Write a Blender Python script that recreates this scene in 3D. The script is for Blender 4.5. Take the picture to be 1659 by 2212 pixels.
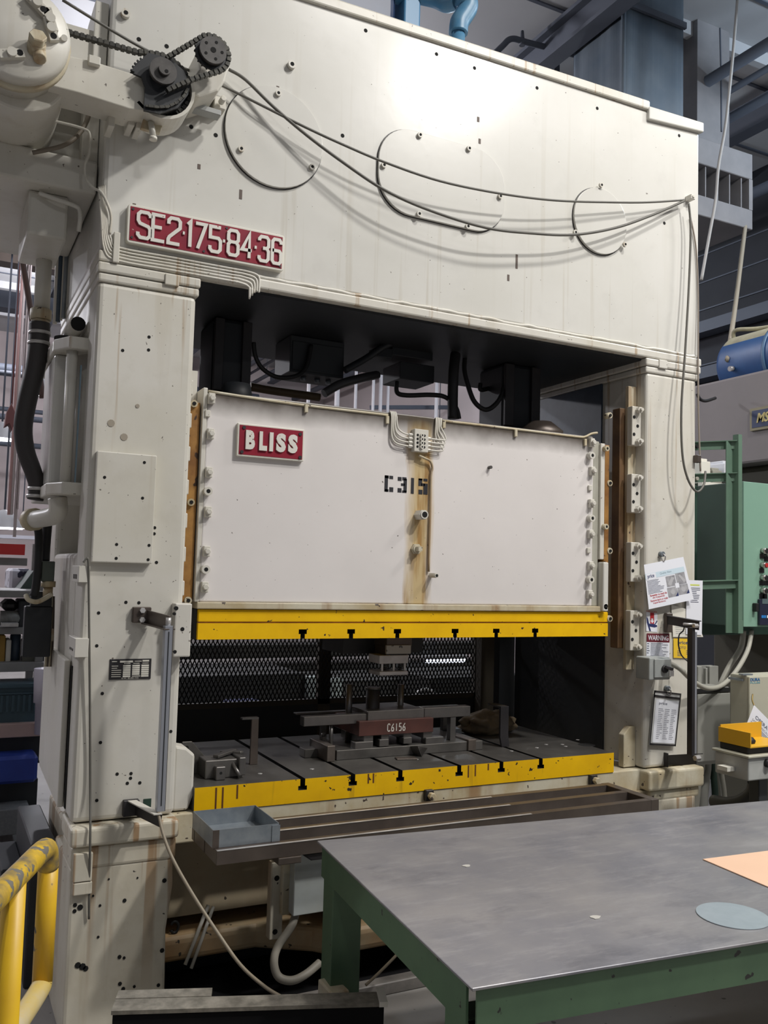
import bpy, bmesh, math, random
from mathutils import Vector, Matrix
random.seed(7)
for o in list(bpy.data.objects): bpy.data.objects.remove(o)
SC = bpy.context.scene; COL = SC.collection
# ---------------------------------------------------------------- camera
W, H, F = 1659.0, 2212.0, 1920.0
CH = 1.73
yaw, pitch, roll = math.radians(26.781), math.radians(3.970), math.radians(1.608)
cy, sy, cp, sp, cr, sr = (math.cos(yaw), math.sin(yaw), math.cos(pitch), math.sin(pitch), math.cos(roll), math.sin(roll))
M3 = (Matrix(((cr, -sr, 0), (sr, cr, 0), (0, 0, 1))) @ Matrix(((1, 0, 0), (0, cp, sp), (0, -sp, cp))) @ Matrix(((cy, -sy, 0), (0, 0, -1), (sy, cy, 0))))
CAM = Vector((0, 0, CH))
cd = bpy.data.cameras.new('camera'); cam = bpy.data.objects.new('camera', cd); COL.objects.link(cam)
cd.sensor_fit = 'VERTICAL'; cd.sensor_height = 24.0; cd.lens = F / H * 24.0; cd.clip_start = .05; cd.clip_end = 200
r0, r1, r2 = M3[0], M3[1], M3[2]
cam.matrix_world = Matrix(((r0[0], -r1[0], -r2[0], 0), (r0[1], -r1[1], -r2[1], 0), (r0[2], -r1[2], -r2[2], CH), (0, 0, 0, 1)))
SC.camera = cam
def P(u, v, X=None, Y=None, Z=None):
    """survey helper: where the sight line through a photo pixel meets a world plane"""
    d = M3.transposed() @ Vector(((u - W / 2) / F, (v - H / 2) / F, 1))
    if X is not None: t = X / d.x
    elif Y is not None: t = Y / d.y
    else: t = (Z - CH) / d.z
    return CAM + d * t
# ---------------------------------------------------------------- world, lights, exposure
wd = bpy.data.worlds.new('world'); SC.world = wd; wd.use_nodes = True
wd.node_tree.nodes['Background'].inputs[0].default_value = (.80, .86, 1.0, 1)
wd.node_tree.nodes['Background'].inputs[1].default_value = .13
SC.view_settings.view_transform = 'Standard'; SC.view_settings.look = 'None'
SC.view_settings.exposure = -0.24; SC.view_settings.gamma = 1.0; SC.view_settings.use_curve_mapping = False
def lamp(name, loc, power, size=.45, color=(1, .97, .93), target=None):
    d = bpy.data.lights.new(name, 'AREA'); d.shape = 'DISK'; d.size = size; d.energy = power; d.color = color
    o = bpy.data.objects.new(name, d); COL.objects.link(o); o.location = loc
    t = Vector(target) if target else Vector((loc[0], loc[1], 0))
    o.rotation_euler = (t - Vector(loc)).to_track_quat('-Z', 'Y').to_euler()
    return o
KEY = (4.75, -.9, 7.2)
lamp('bay_and_fill_light', KEY, 450, .45)
lamp('bay_and_fill_light', (3.1, .5, 7.2), 210, .45)
lamp('bay_and_fill_light', (6.6, -.9, 7.2), 35, .45)
lamp('bay_and_fill_light', (6.6, 1.5, 6.6), 180, .8)  # unseen lamp added to brighten the right column
lamp('bay_and_fill_light', (-1.2, -1.8, 7.2), 40, .5)  # unseen fill lamp added over the left front
def hung(loc, power, color=(.95, .94, 1)):  # unseen point lamps added to brighten the ceiling and far bays
    d = bpy.data.lights.new('hung_fill_light', 'POINT'); d.energy = power; d.color = color; d.shadow_soft_size = .2
    o = bpy.data.objects.new('hung_fill_light', d); COL.objects.link(o); o.location = loc
hung((-4.5, 4.6, 6.0), 100)
hung((2.4, 9.5, 6.3), 420)
hung((-5.0, 10.5, 6.3), 800)
hung((2.0, 16.5, 6.3), 700)
hung((-5.0, 18.0, 6.3), 800)
hung((7.6, 12.0, 6.3), 260, (.8, .9, 1))
hung((7.6, 3.6, 6.5), 300, (.72, .86, 1))
lamp('bay_and_fill_light', (1.6, -5.5, 7.2), 60, .5)
# ---------------------------------------------------------------- materials
MATS = {}
def mat(name, base, rough=.55, metal=0.0, var=None, vscale=2.0, vamt=.5, chip=None, cscale=45, cthr=.70, streak=None, sscale=9, sthr=.58, samt=.8, bump=0.0, bscale=60, emit=None, estr=1.0, spec=.5, extra=None):
    if name in MATS: return MATS[name]
    m = bpy.data.materials.new(name); m.use_nodes = True; MATS[name] = m
    nt = m.node_tree; N = nt.nodes; L = nt.links; b = N['Principled BSDF']
    b.inputs['Roughness'].default_value = rough; b.inputs['Metallic'].default_value = metal
    b.inputs['Specular IOR Level'].default_value = spec
    tc = N.new('ShaderNodeTexCoord')
    c = N.new('ShaderNodeRGB'); c.outputs[0].default_value = (*base, 1); out = c.outputs[0]
    def noise(scale, detail=4, stretch=None, rgh=.6):
        n = N.new('ShaderNodeTexNoise'); n.inputs['Scale'].default_value = scale; n.inputs['Detail'].default_value = detail; n.inputs['Roughness'].default_value = rgh
        if stretch:
            mp = N.new('ShaderNodeMapping'); mp.inputs['Scale'].default_value = stretch
            L.new(tc.outputs['Object'], mp.inputs[0]); L.new(mp.outputs[0], n.inputs['Vector'])
        else: L.new(tc.outputs['Object'], n.inputs['Vector'])
        return n
    def ramp(src, a, b_, va=0.0, vb=1.0):
        r = N.new('ShaderNodeMapRange'); r.inputs['From Min'].default_value = a; r.inputs['From Max'].default_value = b_
        r.inputs['To Min'].default_value = va; r.inputs['To Max'].default_value = vb
        L.new(src, r.inputs['Value']); return r.outputs[0]
    def mix(fac, a, col):
        x = N.new('ShaderNodeMix'); x.data_type = 'RGBA'; L.new(fac, x.inputs[0]); L.new(a, x.inputs[6])
        if isinstance(col, tuple): x.inputs[7].default_value = (*col, 1)
        else: L.new(col, x.inputs[7])
        return x.outputs[2]
    if var:
        out = mix(ramp(noise(vscale, 5).outputs[0], .35, .68, 0, vamt), out, var)
    if streak:
        out = mix(ramp(noise(sscale, 4, (1, 1, .07)).outputs[0], sthr, sthr + .16, 0, samt), out, streak)
    if extra: out = extra(N, L, tc, out, noise, ramp, mix)
    if chip:
        out = mix(ramp(noise(cscale, 2, None, .5).outputs[0], cthr, cthr + .02, 0, 1), out, chip)
    L.new(out, b.inputs['Base Color'])
    if bump:
        bp = N.new('ShaderNodeBump'); bp.inputs['Strength'].default_value = bump; bp.inputs['Distance'].default_value = .004
        L.new(noise(bscale, 3).outputs[0], bp.inputs['Height']); L.new(bp.outputs[0], b.inputs['Normal'])
    if emit:
        b.inputs['Emission Color'].default_value = (*emit, 1); b.inputs['Emission Strength'].default_value = estr
    return m
def drips(zlo, zhi, col, amt, scale=22, thr=.62, blotch=(.50, .47, .40), bamt=.35):
    def ex(N, L, tc, out, noise, ramp, mix):
        out = mix(ramp(noise(5.5, 5).outputs[0], .56, .72, 0, bamt), out, blotch)
        s = N.new('ShaderNodeSeparateXYZ'); L.new(tc.outputs['Object'], s.inputs[0])
        n = noise(scale, 3, (1, 1, .03)); mm = N.new('ShaderNodeMath'); mm.operation = 'MULTIPLY'
        L.new(ramp(n.outputs[0], thr, thr + .07, 0, amt), mm.inputs[0]); L.new(ramp(s.outputs[2], zlo, zhi, 0, 1), mm.inputs[1])
        return mix(mm.outputs[0], out, col)
    return ex
CREAM = (.655, .635, .58)
cream = mat('cream_machine_paint', CREAM, .40, var=(.585, .56, .48), vscale=2.2, vamt=.9, chip=(.16, .14, .12), cscale=70, cthr=.735, streak=(.47, .42, .32), sscale=7, sthr=.57, samt=.45, bump=.15, bscale=14, extra=drips(1.9, 2.85, (.36, .25, .14), .75, 26, .60))
white = mat('white_machine_paint', (.675, .665, .625), .26, spec=.4, var=(.60, .59, .54), vscale=1.6, vamt=.75, chip=(.20, .18, .16), cscale=64, cthr=.75, streak=(.56, .54, .47), sscale=7, sthr=.62, samt=.3, bump=.10, bscale=8, extra=drips(4.3, 2.9, (.48, .44, .36), .42, 16, .60, (.58, .57, .53), .4))
dirty = mat('stained_cream_paint', (.59, .55, .43), .5, var=(.42, .33, .18), vscale=5, vamt=.9, chip=(.07, .05, .04), cscale=30, cthr=.69, streak=(.28, .15, .06), sscale=10, sthr=.55, samt=.75, bump=.25, bscale=25)
lowpaint = mat('worn_base_paint', (.62, .585, .49), .5, var=(.52, .46, .34), vscale=3.5, vamt=.6, chip=(.05, .045, .04), cscale=26, cthr=.735, streak=(.36, .28, .16), sscale=9, sthr=.57, samt=.5, bump=.2, bscale=20, extra=drips(.1, .70, (.30, .17, .07), .85, 17, .55, (.44, .39, .29), .6))
oilyshade = mat('shaded_oily_base_paint', (.42, .36, .25), .5, var=(.33, .25, .16), vscale=3, vamt=.7, chip=(.05, .04, .03), cscale=30, cthr=.72, streak=(.24, .14, .07), sscale=6, sthr=.6, samt=.6)  # recess shadow put into the colour, along with oil stains
greasyshade = mat('black_grease_and_shade', (.012, .015, .020), .55, var=(.022, .024, .026), vscale=3, vamt=.8)  # black grease; also stands in for shade in deep hollows
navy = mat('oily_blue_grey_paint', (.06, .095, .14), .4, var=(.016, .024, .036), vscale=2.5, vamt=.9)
yellow = mat('yellow_safety_paint', (.88, .53, .004), .45, spec=.25, var=(.74, .41, .005), vscale=6, vamt=.7, chip=(.06, .04, .025), cscale=34, cthr=.705, bump=.08)
yellowdirty = mat('yellow_paint_with_oil_runs', (.84, .50, .005), .45, spec=.25, var=(.70, .39, .006), vscale=5, vamt=.8, chip=(.04, .03, .02), cscale=34, cthr=.69, streak=(.16, .08, .02), sscale=14, sthr=.63, samt=.8)
steel = mat('oily_dark_steel', (.17, .162, .15), .36, .55, var=(.085, .08, .075), vscale=5, vamt=.9, bump=.1, bscale=80)
bright = mat('ground_steel', (.62, .61, .60), .32, .35, var=(.28, .26, .25), vscale=8, vamt=.7)
brownsteel = mat('brown_oiled_steel', (.12, .097, .082), .40, .4, var=(.075, .06, .052), vscale=6, vamt=.8)
browngib = mat('dark_rusty_gib', (.20, .115, .05), .5, .1, var=(.085, .05, .032), vscale=6, vamt=.95, streak=(.36, .24, .11), sscale=18, sthr=.6, samt=.7)
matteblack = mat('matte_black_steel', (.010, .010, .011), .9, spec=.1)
rustbronze = mat('rusty_bronze_strip', (.42, .22, .055), .5, .1, var=(.20, .085, .022), vscale=9, vamt=.95, chip=(.05, .025, .012), cscale=18, cthr=.66)
black = mat('black_rubber', (.012, .012, .013), .55)
blackpaint = mat('black_paint', (.018, .017, .02), .5, var=(.035, .03, .03), vscale=8, vamt=.6)
hole = mat('dark_hole', (.006, .006, .006), .9)
red = mat('red_sign_paint', (.27, .011, .028), .5, spec=.3, var=(.20, .010, .032), vscale=9, vamt=.7, chip=(.50, .30, .28), cscale=40, cthr=.75)
letterwhite = mat('raised_letter_paint', (.72, .70, .64), .45, chip=(.35, .05, .05), cscale=55, cthr=.72)
signedge = mat('sign_edge_paint', (.70, .68, .60), .45, chip=(.10, .06, .05), cscale=50, cthr=.72)
stencil = mat('black_stencil_ink', (.016, .016, .022), .6)
chainmat = mat('oily_chain', (.045, .045, .042), .4, .6, var=(.10, .095, .08), vscale=60, vamt=.7)
sprocket = mat('greasy_sprocket', (.085, .080, .076), .45, .4, var=(.04, .038, .038), vscale=18, vamt=.8)
cablegrey = mat('grey_cable', (.12, .115, .10), .5)
galv = mat('galvanised_sheet', (.22, .25, .28), .42, .45, var=(.33, .36, .38), vscale=22, vamt=.6)
alum = mat('anodised_aluminium', (.40, .42, .47), .35, .6)
tablegreen = mat('dark_green_bench_paint', (.085, .155, .085), .5, var=(.06, .115, .065), vscale=7, vamt=.7, chip=(.02, .02, .018), cscale=30, cthr=.70)
tabletop = mat('scuffed_steel_table_top', (.205, .205, .228), .38, .25, var=(.33, .315, .31), vscale=3.2, vamt=.7, bump=.05, bscale=30, extra=lambda N, L, tc, out, noise, ramp, mix: mix(ramp(noise(9, 6, (.5, 2.2, 1), .75).outputs[0], .50, .68, 0, .55), mix(ramp(noise(2.2, 5, (1, 1.6, 1), .7).outputs[0], .54, .70, 0, .7), out, (.135, .135, .155)), (.36, .35, .36)))
mint = mat('mint_green_cabinet', (.22, .38, .29), .45, var=(.19, .33, .26), vscale=2, vamt=.6)
dgreen = mat('dark_green_cabinet', (.030, .066, .048), .5, var=(.020, .042, .030), vscale=3, vamt=.6)
postgreen = mat('green_angle_iron', (.12, .20, .145), .5, var=(.08, .14, .10), vscale=6, vamt=.6)
paper = mat('white_paper', (.78, .80, .86), .6)
paperwarm = mat('ivory_paper', (.74, .72, .64), .6)
clear = mat('dull_grey_plastic', (.34, .35, .34), .45)
# ---------------------------------------------------------------- mesh helpers
class MB:
    def __init__(s): s.v = []; s.f = []; s.m = []; s.sm = []
    def add(s, vs, fs, mi=0, smooth=False):
        n = len(s.v); s.v += [Vector(p) for p in vs]
        for f in fs: s.f.append([n + i for i in f]); s.m.append(mi); s.sm.append(smooth)
        return s
    def box(s, x0, x1, y0, y1, z0, z1, mi=0, mtx=None):
        vs = [Vector((x, y, z)) for z in (z0, z1) for y in (y0, y1) for x in (x0, x1)]
        if mtx is not None: vs = [mtx @ p for p in vs]
        return s.add(vs, [(0, 2, 3, 1), (4, 5, 7, 6), (0, 1, 5, 4), (2, 6, 7, 3), (0, 4, 6, 2), (1, 3, 7, 5)], mi)
    def bar(s, a, b, w, h, up=(0, 0, 1), mi=0):
        a, b = Vector(a), Vector(b); d = b - a; L = d.length; d = d / L; up = Vector(up)
        if abs(d.dot(up)) > .98: up = Vector((0, 1, 0))
        sx = d.cross(up).normalized(); uz = sx.cross(d)
        mtx = Matrix(((sx.x, d.x, uz.x, a.x), (sx.y, d.y, uz.y, a.y), (sx.z, d.z, uz.z, a.z), (0, 0, 0, 1)))
        return s.box(-w / 2, w / 2, 0, L, -h / 2, h / 2, mi, mtx)
    def cyl(s, a, b, r, n=16, r2=None, mi=0, caps=True, smooth=True, phase=0.0):
        a, b = Vector(a), Vector(b); d = (b - a).normalized(); r2 = r if r2 is None else r2
        t = Vector((0, 0, 1)) if abs(d.z) < .9 else Vector((0, 1, 0))
        u = d.cross(t).normalized(); w = d.cross(u)
        vs = []
        for q, rr in ((a, r), (b, r2)):
            for i in range(n):
                an = 2 * math.pi * i / n + phase; vs.append(q + (u * math.cos(an) + w * math.sin(an)) * rr)
        k = len(s.v); s.add(vs, [(i, (i + 1) % n, n + (i + 1) % n, n + i) for i in range(n)], mi, smooth)
        if caps: s.f.append([k + i for i in range(n)][::-1]); s.m.append(mi); s.sm.append(False); s.f.append([k + n + i for i in range(n)]); s.m.append(mi); s.sm.append(False)
        return s
    def hexn(s, a, b, r, mi=0): return s.cyl(a, b, r, 6, None, mi, True, False)
    def tube(s, pts, r, n=8, mi=0, closed=False, step=6):
        pts = [Vector(p) for p in pts]
        if step > 1 and len(pts) > 2:
            out = []
            for i in range(len(pts) - 1):
                p0 = pts[max(i - 1, 0)]; p1 = pts[i]; p2 = pts[i + 1]; p3 = pts[min(i + 2, len(pts) - 1)]
                for k in range(step):
                    t = k / step
                    out.append(.5 * ((2 * p1) + (p2 - p0) * t + (2 * p0 - 5 * p1 + 4 * p2 - p3) * t * t + (3 * p1 - p0 - 3 * p2 + p3) * t ** 3))
            out.append(pts[-1]); pts = out
        vs = []; prev = None
        for i, p in enumerate(pts):
            d = (pts[min(i + 1, len(pts) - 1)] - pts[max(i - 1, 0)])
            if d.length < 1e-9: d = Vector((0, 0, 1))
            d.normalize()
            if prev is None:
                t = Vector((0, 0, 1)) if abs(d.z) < .9 else Vector((1, 0, 0)); u = d.cross(t).normalized()
            else:
                u = prev - d * prev.dot(d); u = u.normalized() if u.length > 1e-6 else d.orthogonal().normalized()
            prev = u; w = d.cross(u)
            rr = r(i / (len(pts) - 1)) if callable(r) else r
            for k in range(n):
                an = 2 * math.pi * k / n; vs.append(p + (u * math.cos(an) + w * math.sin(an)) * rr)
        fs = [(i * n + k, i * n + (k + 1) % n, (i + 1) * n + (k + 1) % n, (i + 1) * n + k) for i in range(len(pts) - 1) for k in range(n)]
        j = len(s.v); s.add(vs, fs, mi, True)
        for base, rev in ((0, True), ((len(pts) - 1) * n, False)):
            f = [j + base + k for k in range(n)]; s.f.append(f[::-1] if rev else f); s.m.append(mi); s.sm.append(False)
        return s
    def prism(s, outline, a0, a1, axis='Y', mi=0, smooth=False):
        """2-D outline extruded along one world axis; the outline gives the other two axes in XYZ order"""
        def q(p, a):
            if axis == 'Y': return Vector((p[0], a, p[1]))
            if axis == 'X': return Vector((a, p[0], p[1]))
            return Vector((p[0], p[1], a))
        n = len(outline); vs = [q(p, a0) for p in outline] + [q(p, a1) for p in outline]
        k = len(s.v); s.add(vs, [(i, (i + 1) % n, n + (i + 1) % n, n + i) for i in range(n)], mi, smooth)
        s.f.append([k + i for i in range(n)][::-1]); s.m.append(mi); s.sm.append(False)
        s.f.append([k + n + i for i in range(n)]); s.m.append(mi); s.sm.append(False)
        return s
    def lathe(s, prof, a, d, n=24, mi=0):
        """profile of (distance along d, radius)"""
        a = Vector(a); d = Vector(d).normalized(); t = Vector((0, 0, 1)) if abs(d.z) < .9 else Vector((0, 1, 0)); u = d.cross(t).normalized(); w = d.cross(u)
        vs = [a + d * h + (u * math.cos(2 * math.pi * i / n) + w * math.sin(2 * math.pi * i / n)) * max(r, 1e-4) for h, r in prof for i in range(n)]
        return s.add(vs, [(j * n + i, j * n + (i + 1) % n, (j + 1) * n + (i + 1) % n, (j + 1) * n + i) for j in range(len(prof) - 1) for i in range(n)], mi, True)
    def xform(s, mtx, start=0):
        for i in range(start, len(s.v)): s.v[i] = mtx @ s.v[i]
        return s
def wloc(o):
    v = Vector((0, 0, 0))
    while o is not None: v = v + o.location; o = o.parent
    return v
def tag(o, label=None, cat=None, group=None, kind=None):
    if label: o['label'] = label
    if cat: o['category'] = cat
    if group: o['group'] = group
    if kind: o['kind'] = kind
    return o
def build(name, mb, m, parent=None, bevel=0.0, seg=2, label=None, cat=None, group=None, kind=None, origin=None):
    ms = m if isinstance(m, (list, tuple)) else [m]
    me = bpy.data.meshes.new(name)
    if parent is not None: off = wloc(parent); loc = Vector((0, 0, 0))
    else:
        xs = [v.x for v in mb.v]; ys = [v.y for v in mb.v]; zs = [v.z for v in mb.v]
        loc = Vector(origin) if origin else Vector(((min(xs) + max(xs)) / 2, (min(ys) + max(ys)) / 2, min(zs))); off = loc
    me.from_pydata([tuple(v - off) for v in mb.v], [], mb.f)
    for mm in ms: me.materials.append(mm)
    for p, i, sm in zip(me.polygons, mb.m, mb.sm): p.material_index = i; p.use_smooth = sm
    bm = bmesh.new(); bm.from_mesh(me); bmesh.ops.recalc_face_normals(bm, faces=bm.faces[:]); bm.to_mesh(me); bm.free()
    me.update()
    o = bpy.data.objects.new(name, me); COL.objects.link(o); o.location = loc
    if parent is not None: o.parent = parent
    if bevel:
        b = o.modifiers.new('bevel', 'BEVEL'); b.width = bevel; b.segments = seg; b.limit_method = 'ANGLE'; b.angle_limit = math.radians(40)
        b.harden_normals = False
    return tag(o, label, cat, group, kind)
def thing(name, label, cat, loc, group=None):
    o = bpy.data.objects.new(name, None); COL.objects.link(o); o.location = loc; o.empty_display_size = .05
    return tag(o, label, cat, group)
def copy_tree(o, parent=None, dx=None):
    c = o.copy(); COL.objects.link(c)
    if parent is not None: c.parent = parent
    if dx is not None: c.location = o.location + Vector(dx)
    for ch in o.children: copy_tree(ch, c)
    return c
def rrect(x0, x1, z0, z1, r, n=5):
    pts = []
    for cx_, cz_, a0 in ((x1 - r, z1 - r, 0), (x0 + r, z1 - r, 90), (x0 + r, z0 + r, 180), (x1 - r, z0 + r, 270)):
        for k in range(n + 1):
            a = math.radians(a0 + 90 * k / n); pts.append((cx_ + r * math.cos(a), cz_ + r * math.sin(a)))
    return pts
def disc(cx_, cz_, r, n=32): return [(cx_ + r * math.cos(2 * math.pi * i / n), cz_ + r * math.sin(2 * math.pi * i / n)) for i in range(n)]
def textmesh(s, size, depth, name='t', bold=0.0, align='LEFT'):
    """returns (verts, faces) of flat text in the XY plane, extruded"""
    c = bpy.data.curves.new(name, 'FONT'); c.body = s; c.size = size; c.extrude = depth / 2; c.offset = bold; c.align_x = align; c.resolution_u = 3
    o = bpy.data.objects.new(name, c); COL.objects.link(o)
    dg = bpy.context.evaluated_depsgraph_get(); me = bpy.data.meshes.new_from_object(o.evaluated_get(dg))
    vs = [v.co.copy() for v in me.vertices]; fs = [tuple(p.vertices) for p in me.polygons]
    bpy.data.objects.remove(o); bpy.data.curves.remove(c); bpy.data.meshes.remove(me)
    return vs, fs
def text_on(mb, s, size, depth, x, y, z, bold=0.0, width=None, height=None, rot=0.0, mi=0, yaw_=0.0):
    """text standing on a plane that faces -Y (front); x,z = lower left corner"""
    vs, fs = textmesh(s, size, depth, bold=bold)
    if not vs: return mb
    x0 = min(v.x for v in vs); x1 = max(v.x for v in vs); y0 = min(v.y for v in vs); y1 = max(v.y for v in vs)
    kx = (width / (x1 - x0)) if width else 1; ky = (height / (y1 - y0)) if height else 1
    cr_, sr_ = math.cos(rot), math.sin(rot); cw, sw = math.cos(yaw_), math.sin(yaw_)
    out = []
    for v in vs:
        a = (v.x - x0) * kx; b = (v.y - y0) * ky
        a, b = a * cr_ - b * sr_, a * sr_ + b * cr_
        out.append(Vector((x + a * cw + v.z * sw, y + a * sw - v.z * cw, z + b)))
    return mb.add(out, fs, mi)
def stroke(mb, pts, w, y0, y1, mi=0):
    """thick poly-line in the XZ plane with mitred joints, extruded in Y"""
    pts = [Vector((p[0], p[1])) for p in pts]; n = len(pts); L_ = []; R_ = []
    closed = (pts[0] - pts[-1]).length < 1e-6
    for i, p in enumerate(pts):
        if closed: a = pts[i - 1] if i else pts[-2]; b = pts[i + 1] if i < n - 1 else pts[1]
        else: a = pts[i - 1] if i else None; b = pts[i + 1] if i < n - 1 else None
        if a is None: t = (b - p).normalized(); nn = Vector((-t.y, t.x)); k = 1
        elif b is None: t = (p - a).normalized(); nn = Vector((-t.y, t.x)); k = 1
        else:
            t1 = (p - a).normalized(); t2 = (b - p).normalized(); n1 = Vector((-t1.y, t1.x)); n2 = Vector((-t2.y, t2.x)); nn = (n1 + n2)
            nn = nn.normalized() if nn.length > 1e-6 else n1; k = 1 / max(.35, nn.dot(n1))
        L_.append(p + nn * w / 2 * k); R_.append(p - nn * w / 2 * k)
    for i in range(n - 1):
        q = [L_[i], L_[i + 1], R_[i + 1], R_[i]]
        mb.add([(c.x, yy, c.y) for yy in (y0, y1) for c in q], [(0, 1, 2, 3), (7, 6, 5, 4), (0, 4, 5, 1), (2, 6, 7, 3), (1, 5, 6, 2), (3, 7, 4, 0)], mi)
    return mb
# ================================================================ THE SETTING
concrete = mat('worn_concrete', (.30, .285, .27), .6, var=(.20, .19, .18), vscale=1.5, vamt=.8, chip=(.10, .095, .09), cscale=14, cthr=.70)
ceilm = mat('painted_roof_deck', (.46, .465, .48), .8, var=(.40, .405, .42), vscale=.6, vamt=.7)
joistm = mat('dusty_roof_steel', (.075, .085, .11), .7)
pinkwall = mat('dusty_pink_wall', (.44, .38, .375), .8, var=(.38, .33, .33), vscale=.5, vamt=.6)
darkwall = mat('sooty_block_wall', (.022, .023, .029), .85, var=(.015, .016, .021), vscale=2.2, vamt=.8)
fl = MB(); fl.box(-14, 16, -9, 24, -.15, 0); build('floor', fl, concrete, kind='structure')
cl = MB(); cl.box(-14, 16, -1.5, 24, 7.3, 7.45); ceiling = build('ceiling', cl, ceilm, kind='structure')
b = MB(); b.box(-14, 16, 23, 23.3, 0, 7.3); build('wall_back', b, pinkwall, kind='structure')
b = MB(); b.box(9.6, 9.9, 12.5, 23, 0, 7.3); build('wall_right', b, pinkwall, kind='structure')
b = MB(); b.box(9.6, 9.9, -1.5, 12.5, 0, 7.3); wall_right = build('wall_right', b, darkwall, kind='structure')
b = MB(); b.box(-14, -13.7, -1.5, 23, 0, 7.3); build('wall_left', b, pinkwall, kind='structure')
for k in range(9):                                                   # roof joists across the bay
    y = 4.2 + k * 2.1
    m = MB(); m.box(-13.5, 9.6, y - .04, y + .04, 7.16, 7.3); build('joist', m, ceilm, ceiling)
for k in range(17):                                                  # seams between the deck boards
    m = MB(); m.box(-13.5, 9.6, 3.6 + k * 1.05 - .02, 3.6 + k * 1.05 + .02, 7.285, 7.301); build('deck_seam', m, joistm, ceiling)
for x in (-9.5, -5.5, -1.9, 1.9, 5.2, 8.0):                                # deep girders along the bay
    m = MB(); m.box(x - .09, x + .09, 2.2, 23, 6.84, 6.88); m.box(x - .012, x + .012, 2.2, 23, 6.88, 7.12); m.box(x - .09, x + .09, 2.2, 23, 7.12, 7.16); build('girder', m, joistm, ceiling)
for i, (x, z, r) in enumerate(((6.6, 6.7, .06), (6.95, 6.72, .035), (7.2, 6.6, .05), (8.7, 6.5, .07), (-3.2, 6.5, .06), (-2.6, 6.3, .05), (-7.0, 6.2, .08), (.4, 6.4, .05), (-.6, 6.0, .04))):
    m = MB(); m.cyl((x, 3.0, z), (x, 23, z), r, 10)
    for y in (5, 9, 13, 17, 21): m.cyl((x, y, z), (x, y, 7.3), .008, 6)
    build('pipe_run', m, joistm, ceiling)
for i, (y, z, r) in enumerate(((12.0, 5.9, .07), (14.5, 5.6, .06), (16.5, 5.0, .05), (18.0, 5.4, .08), (19.5, 4.7, .06), (21.0, 5.1, .05), (21.5, 4.4, .06))):
    m = MB(); m.cyl((-13, y, z), (6, y, z), r, 8)
    for x in (-9, -6, -3, 0, 3): m.cyl((x, y, z), (x, y, 7.3), .012, 6)
    build('pipe_run', m, joistm, ceiling)
for y, z in ((4.0, 5.2), (4.0, 4.55), (4.0, 3.9), (4.0, 3.3)):         # ducts and rails fixed along the right wall
    m = MB(); m.box(9.35, 9.6, 3.0, 12.4, z, z + .16); build('wall_rail', m, joistm, wall_right)
# row of courses on the block wall: recessed bed joints
for k in range(12):
    m = MB(); m.box(9.585, 9.60, 5, 12.4, 2.0 + k * .4, 2.018 + k * .4); build('course_joint', m, joistm, wall_right)

# ================================================================ THE PRESS
YC = 3.50
def XZ(u, v, Y=YC):
    p = P(u, v, Y=Y); return p.x, p.z
XL, XLI, XRI, XRO = .506, .892, 3.289, 3.648
YB = 4.62                                                             # rear of the press
ZB = XZ(1388, 771)[1]                                                 # underside of the crown
ZT = 4.235
ZS = .775                                                             # top of the base
press = thing('stamping_press', 'huge cream painted two-column stamping press with red model plate', 'press', (2.07, 4.05, 0))
m = MB()
m.prism([(XL, ZB + .045), (3.664, ZB + .045), (3.664, 4.25), (XL, 4.25)], YC, YB, 'Y')
crown = build('crown', m, white, press, .018)
m = MB(); m.box(XL - .004, 3.672, YC - .012, YB, ZB, ZB + .043); build('crown_bottom_plate', m, cream, press, .008)
m = MB(); m.box(XLI + .0, XRI - .0, YC + .03, YB - .02, ZB - .012, ZB); build('crown_soffit', m, greasyshade, press)
x0, z0 = XZ(690, 8); x1, z1 = XZ(1400, 240)
m = MB(); m.prism([(XL, 4.195), (x1, z1 + .0), (x1, z1 + .05), (XL, 4.245)], YC - .016, YC + .1, 'Y'); build('crown_flange', m, cream, press, .008)
m = MB(); m.prism([(x1 - .01, 4.19), (3.675, XZ(1512, 288)[1]), (3.675, XZ(1514, 268)[1]), (x1 - .01, 4.262)], YC - .02, YB, 'Y'); build('crown_flange', m, white, press, .006)
# weld bead between crown face and bottom plate
random.seed(3)
m = MB(); m.tube([(XL + .02 + k * .05, YC - .002, ZB + .05 + random.uniform(-.004, .004)) for k in range(63)], .009, 6, step=2); build('weld_bead', m, cream, press, kind='stuff')
def bolt_at(parent, u, v, Y, r=.013, h=.012, name='bolt', m_=cream):
    x, z = XZ(u, v, Y); q = MB(); q.cyl((x, Y, z), (x, Y - h, z), r, 10); q.cyl((x, Y - h, z), (x, Y - h - .001, z), r * .5, 8, mi=1); return build(name, q, [m_, hole], parent)
# cover plates on the crown
def cover(outline, bolts, part='cover_plate'):
    q = MB(); q.prism(outline, YC - .015, YC, 'Y'); c = build(part, q, white, press, .002)
    mx = sum(p[0] for p in outline) / len(outline); mz = sum(p[1] for p in outline) / len(outline)
    q = MB(); q.prism([(p[0] + .0035 * (1 if p[0] > mx else -1) * min(1, abs(p[0] - mx) * 9), p[1] + .0035 * (1 if p[1] > mz else -1) * min(1, abs(p[1] - mz) * 9)) for p in outline], YC - .0025, YC, 'Y'); build('gasket_and_shade_line', q, blackpaint, c)  # black rim stands in for the shadow line around the cover
    for u, v in bolts: bolt_at(c, u, v, YC - .015)
cx1, cz1 = XZ(592, 298); cover(disc(cx1, cz1, .218, 48), ((600, 203), (520, 323), (673, 362)))
cx3, cz3 = XZ(1294, 479); cover(disc(cx3, cz3, .172, 48), ((1297, 401), (1241, 503), (1348, 529)))
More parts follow.
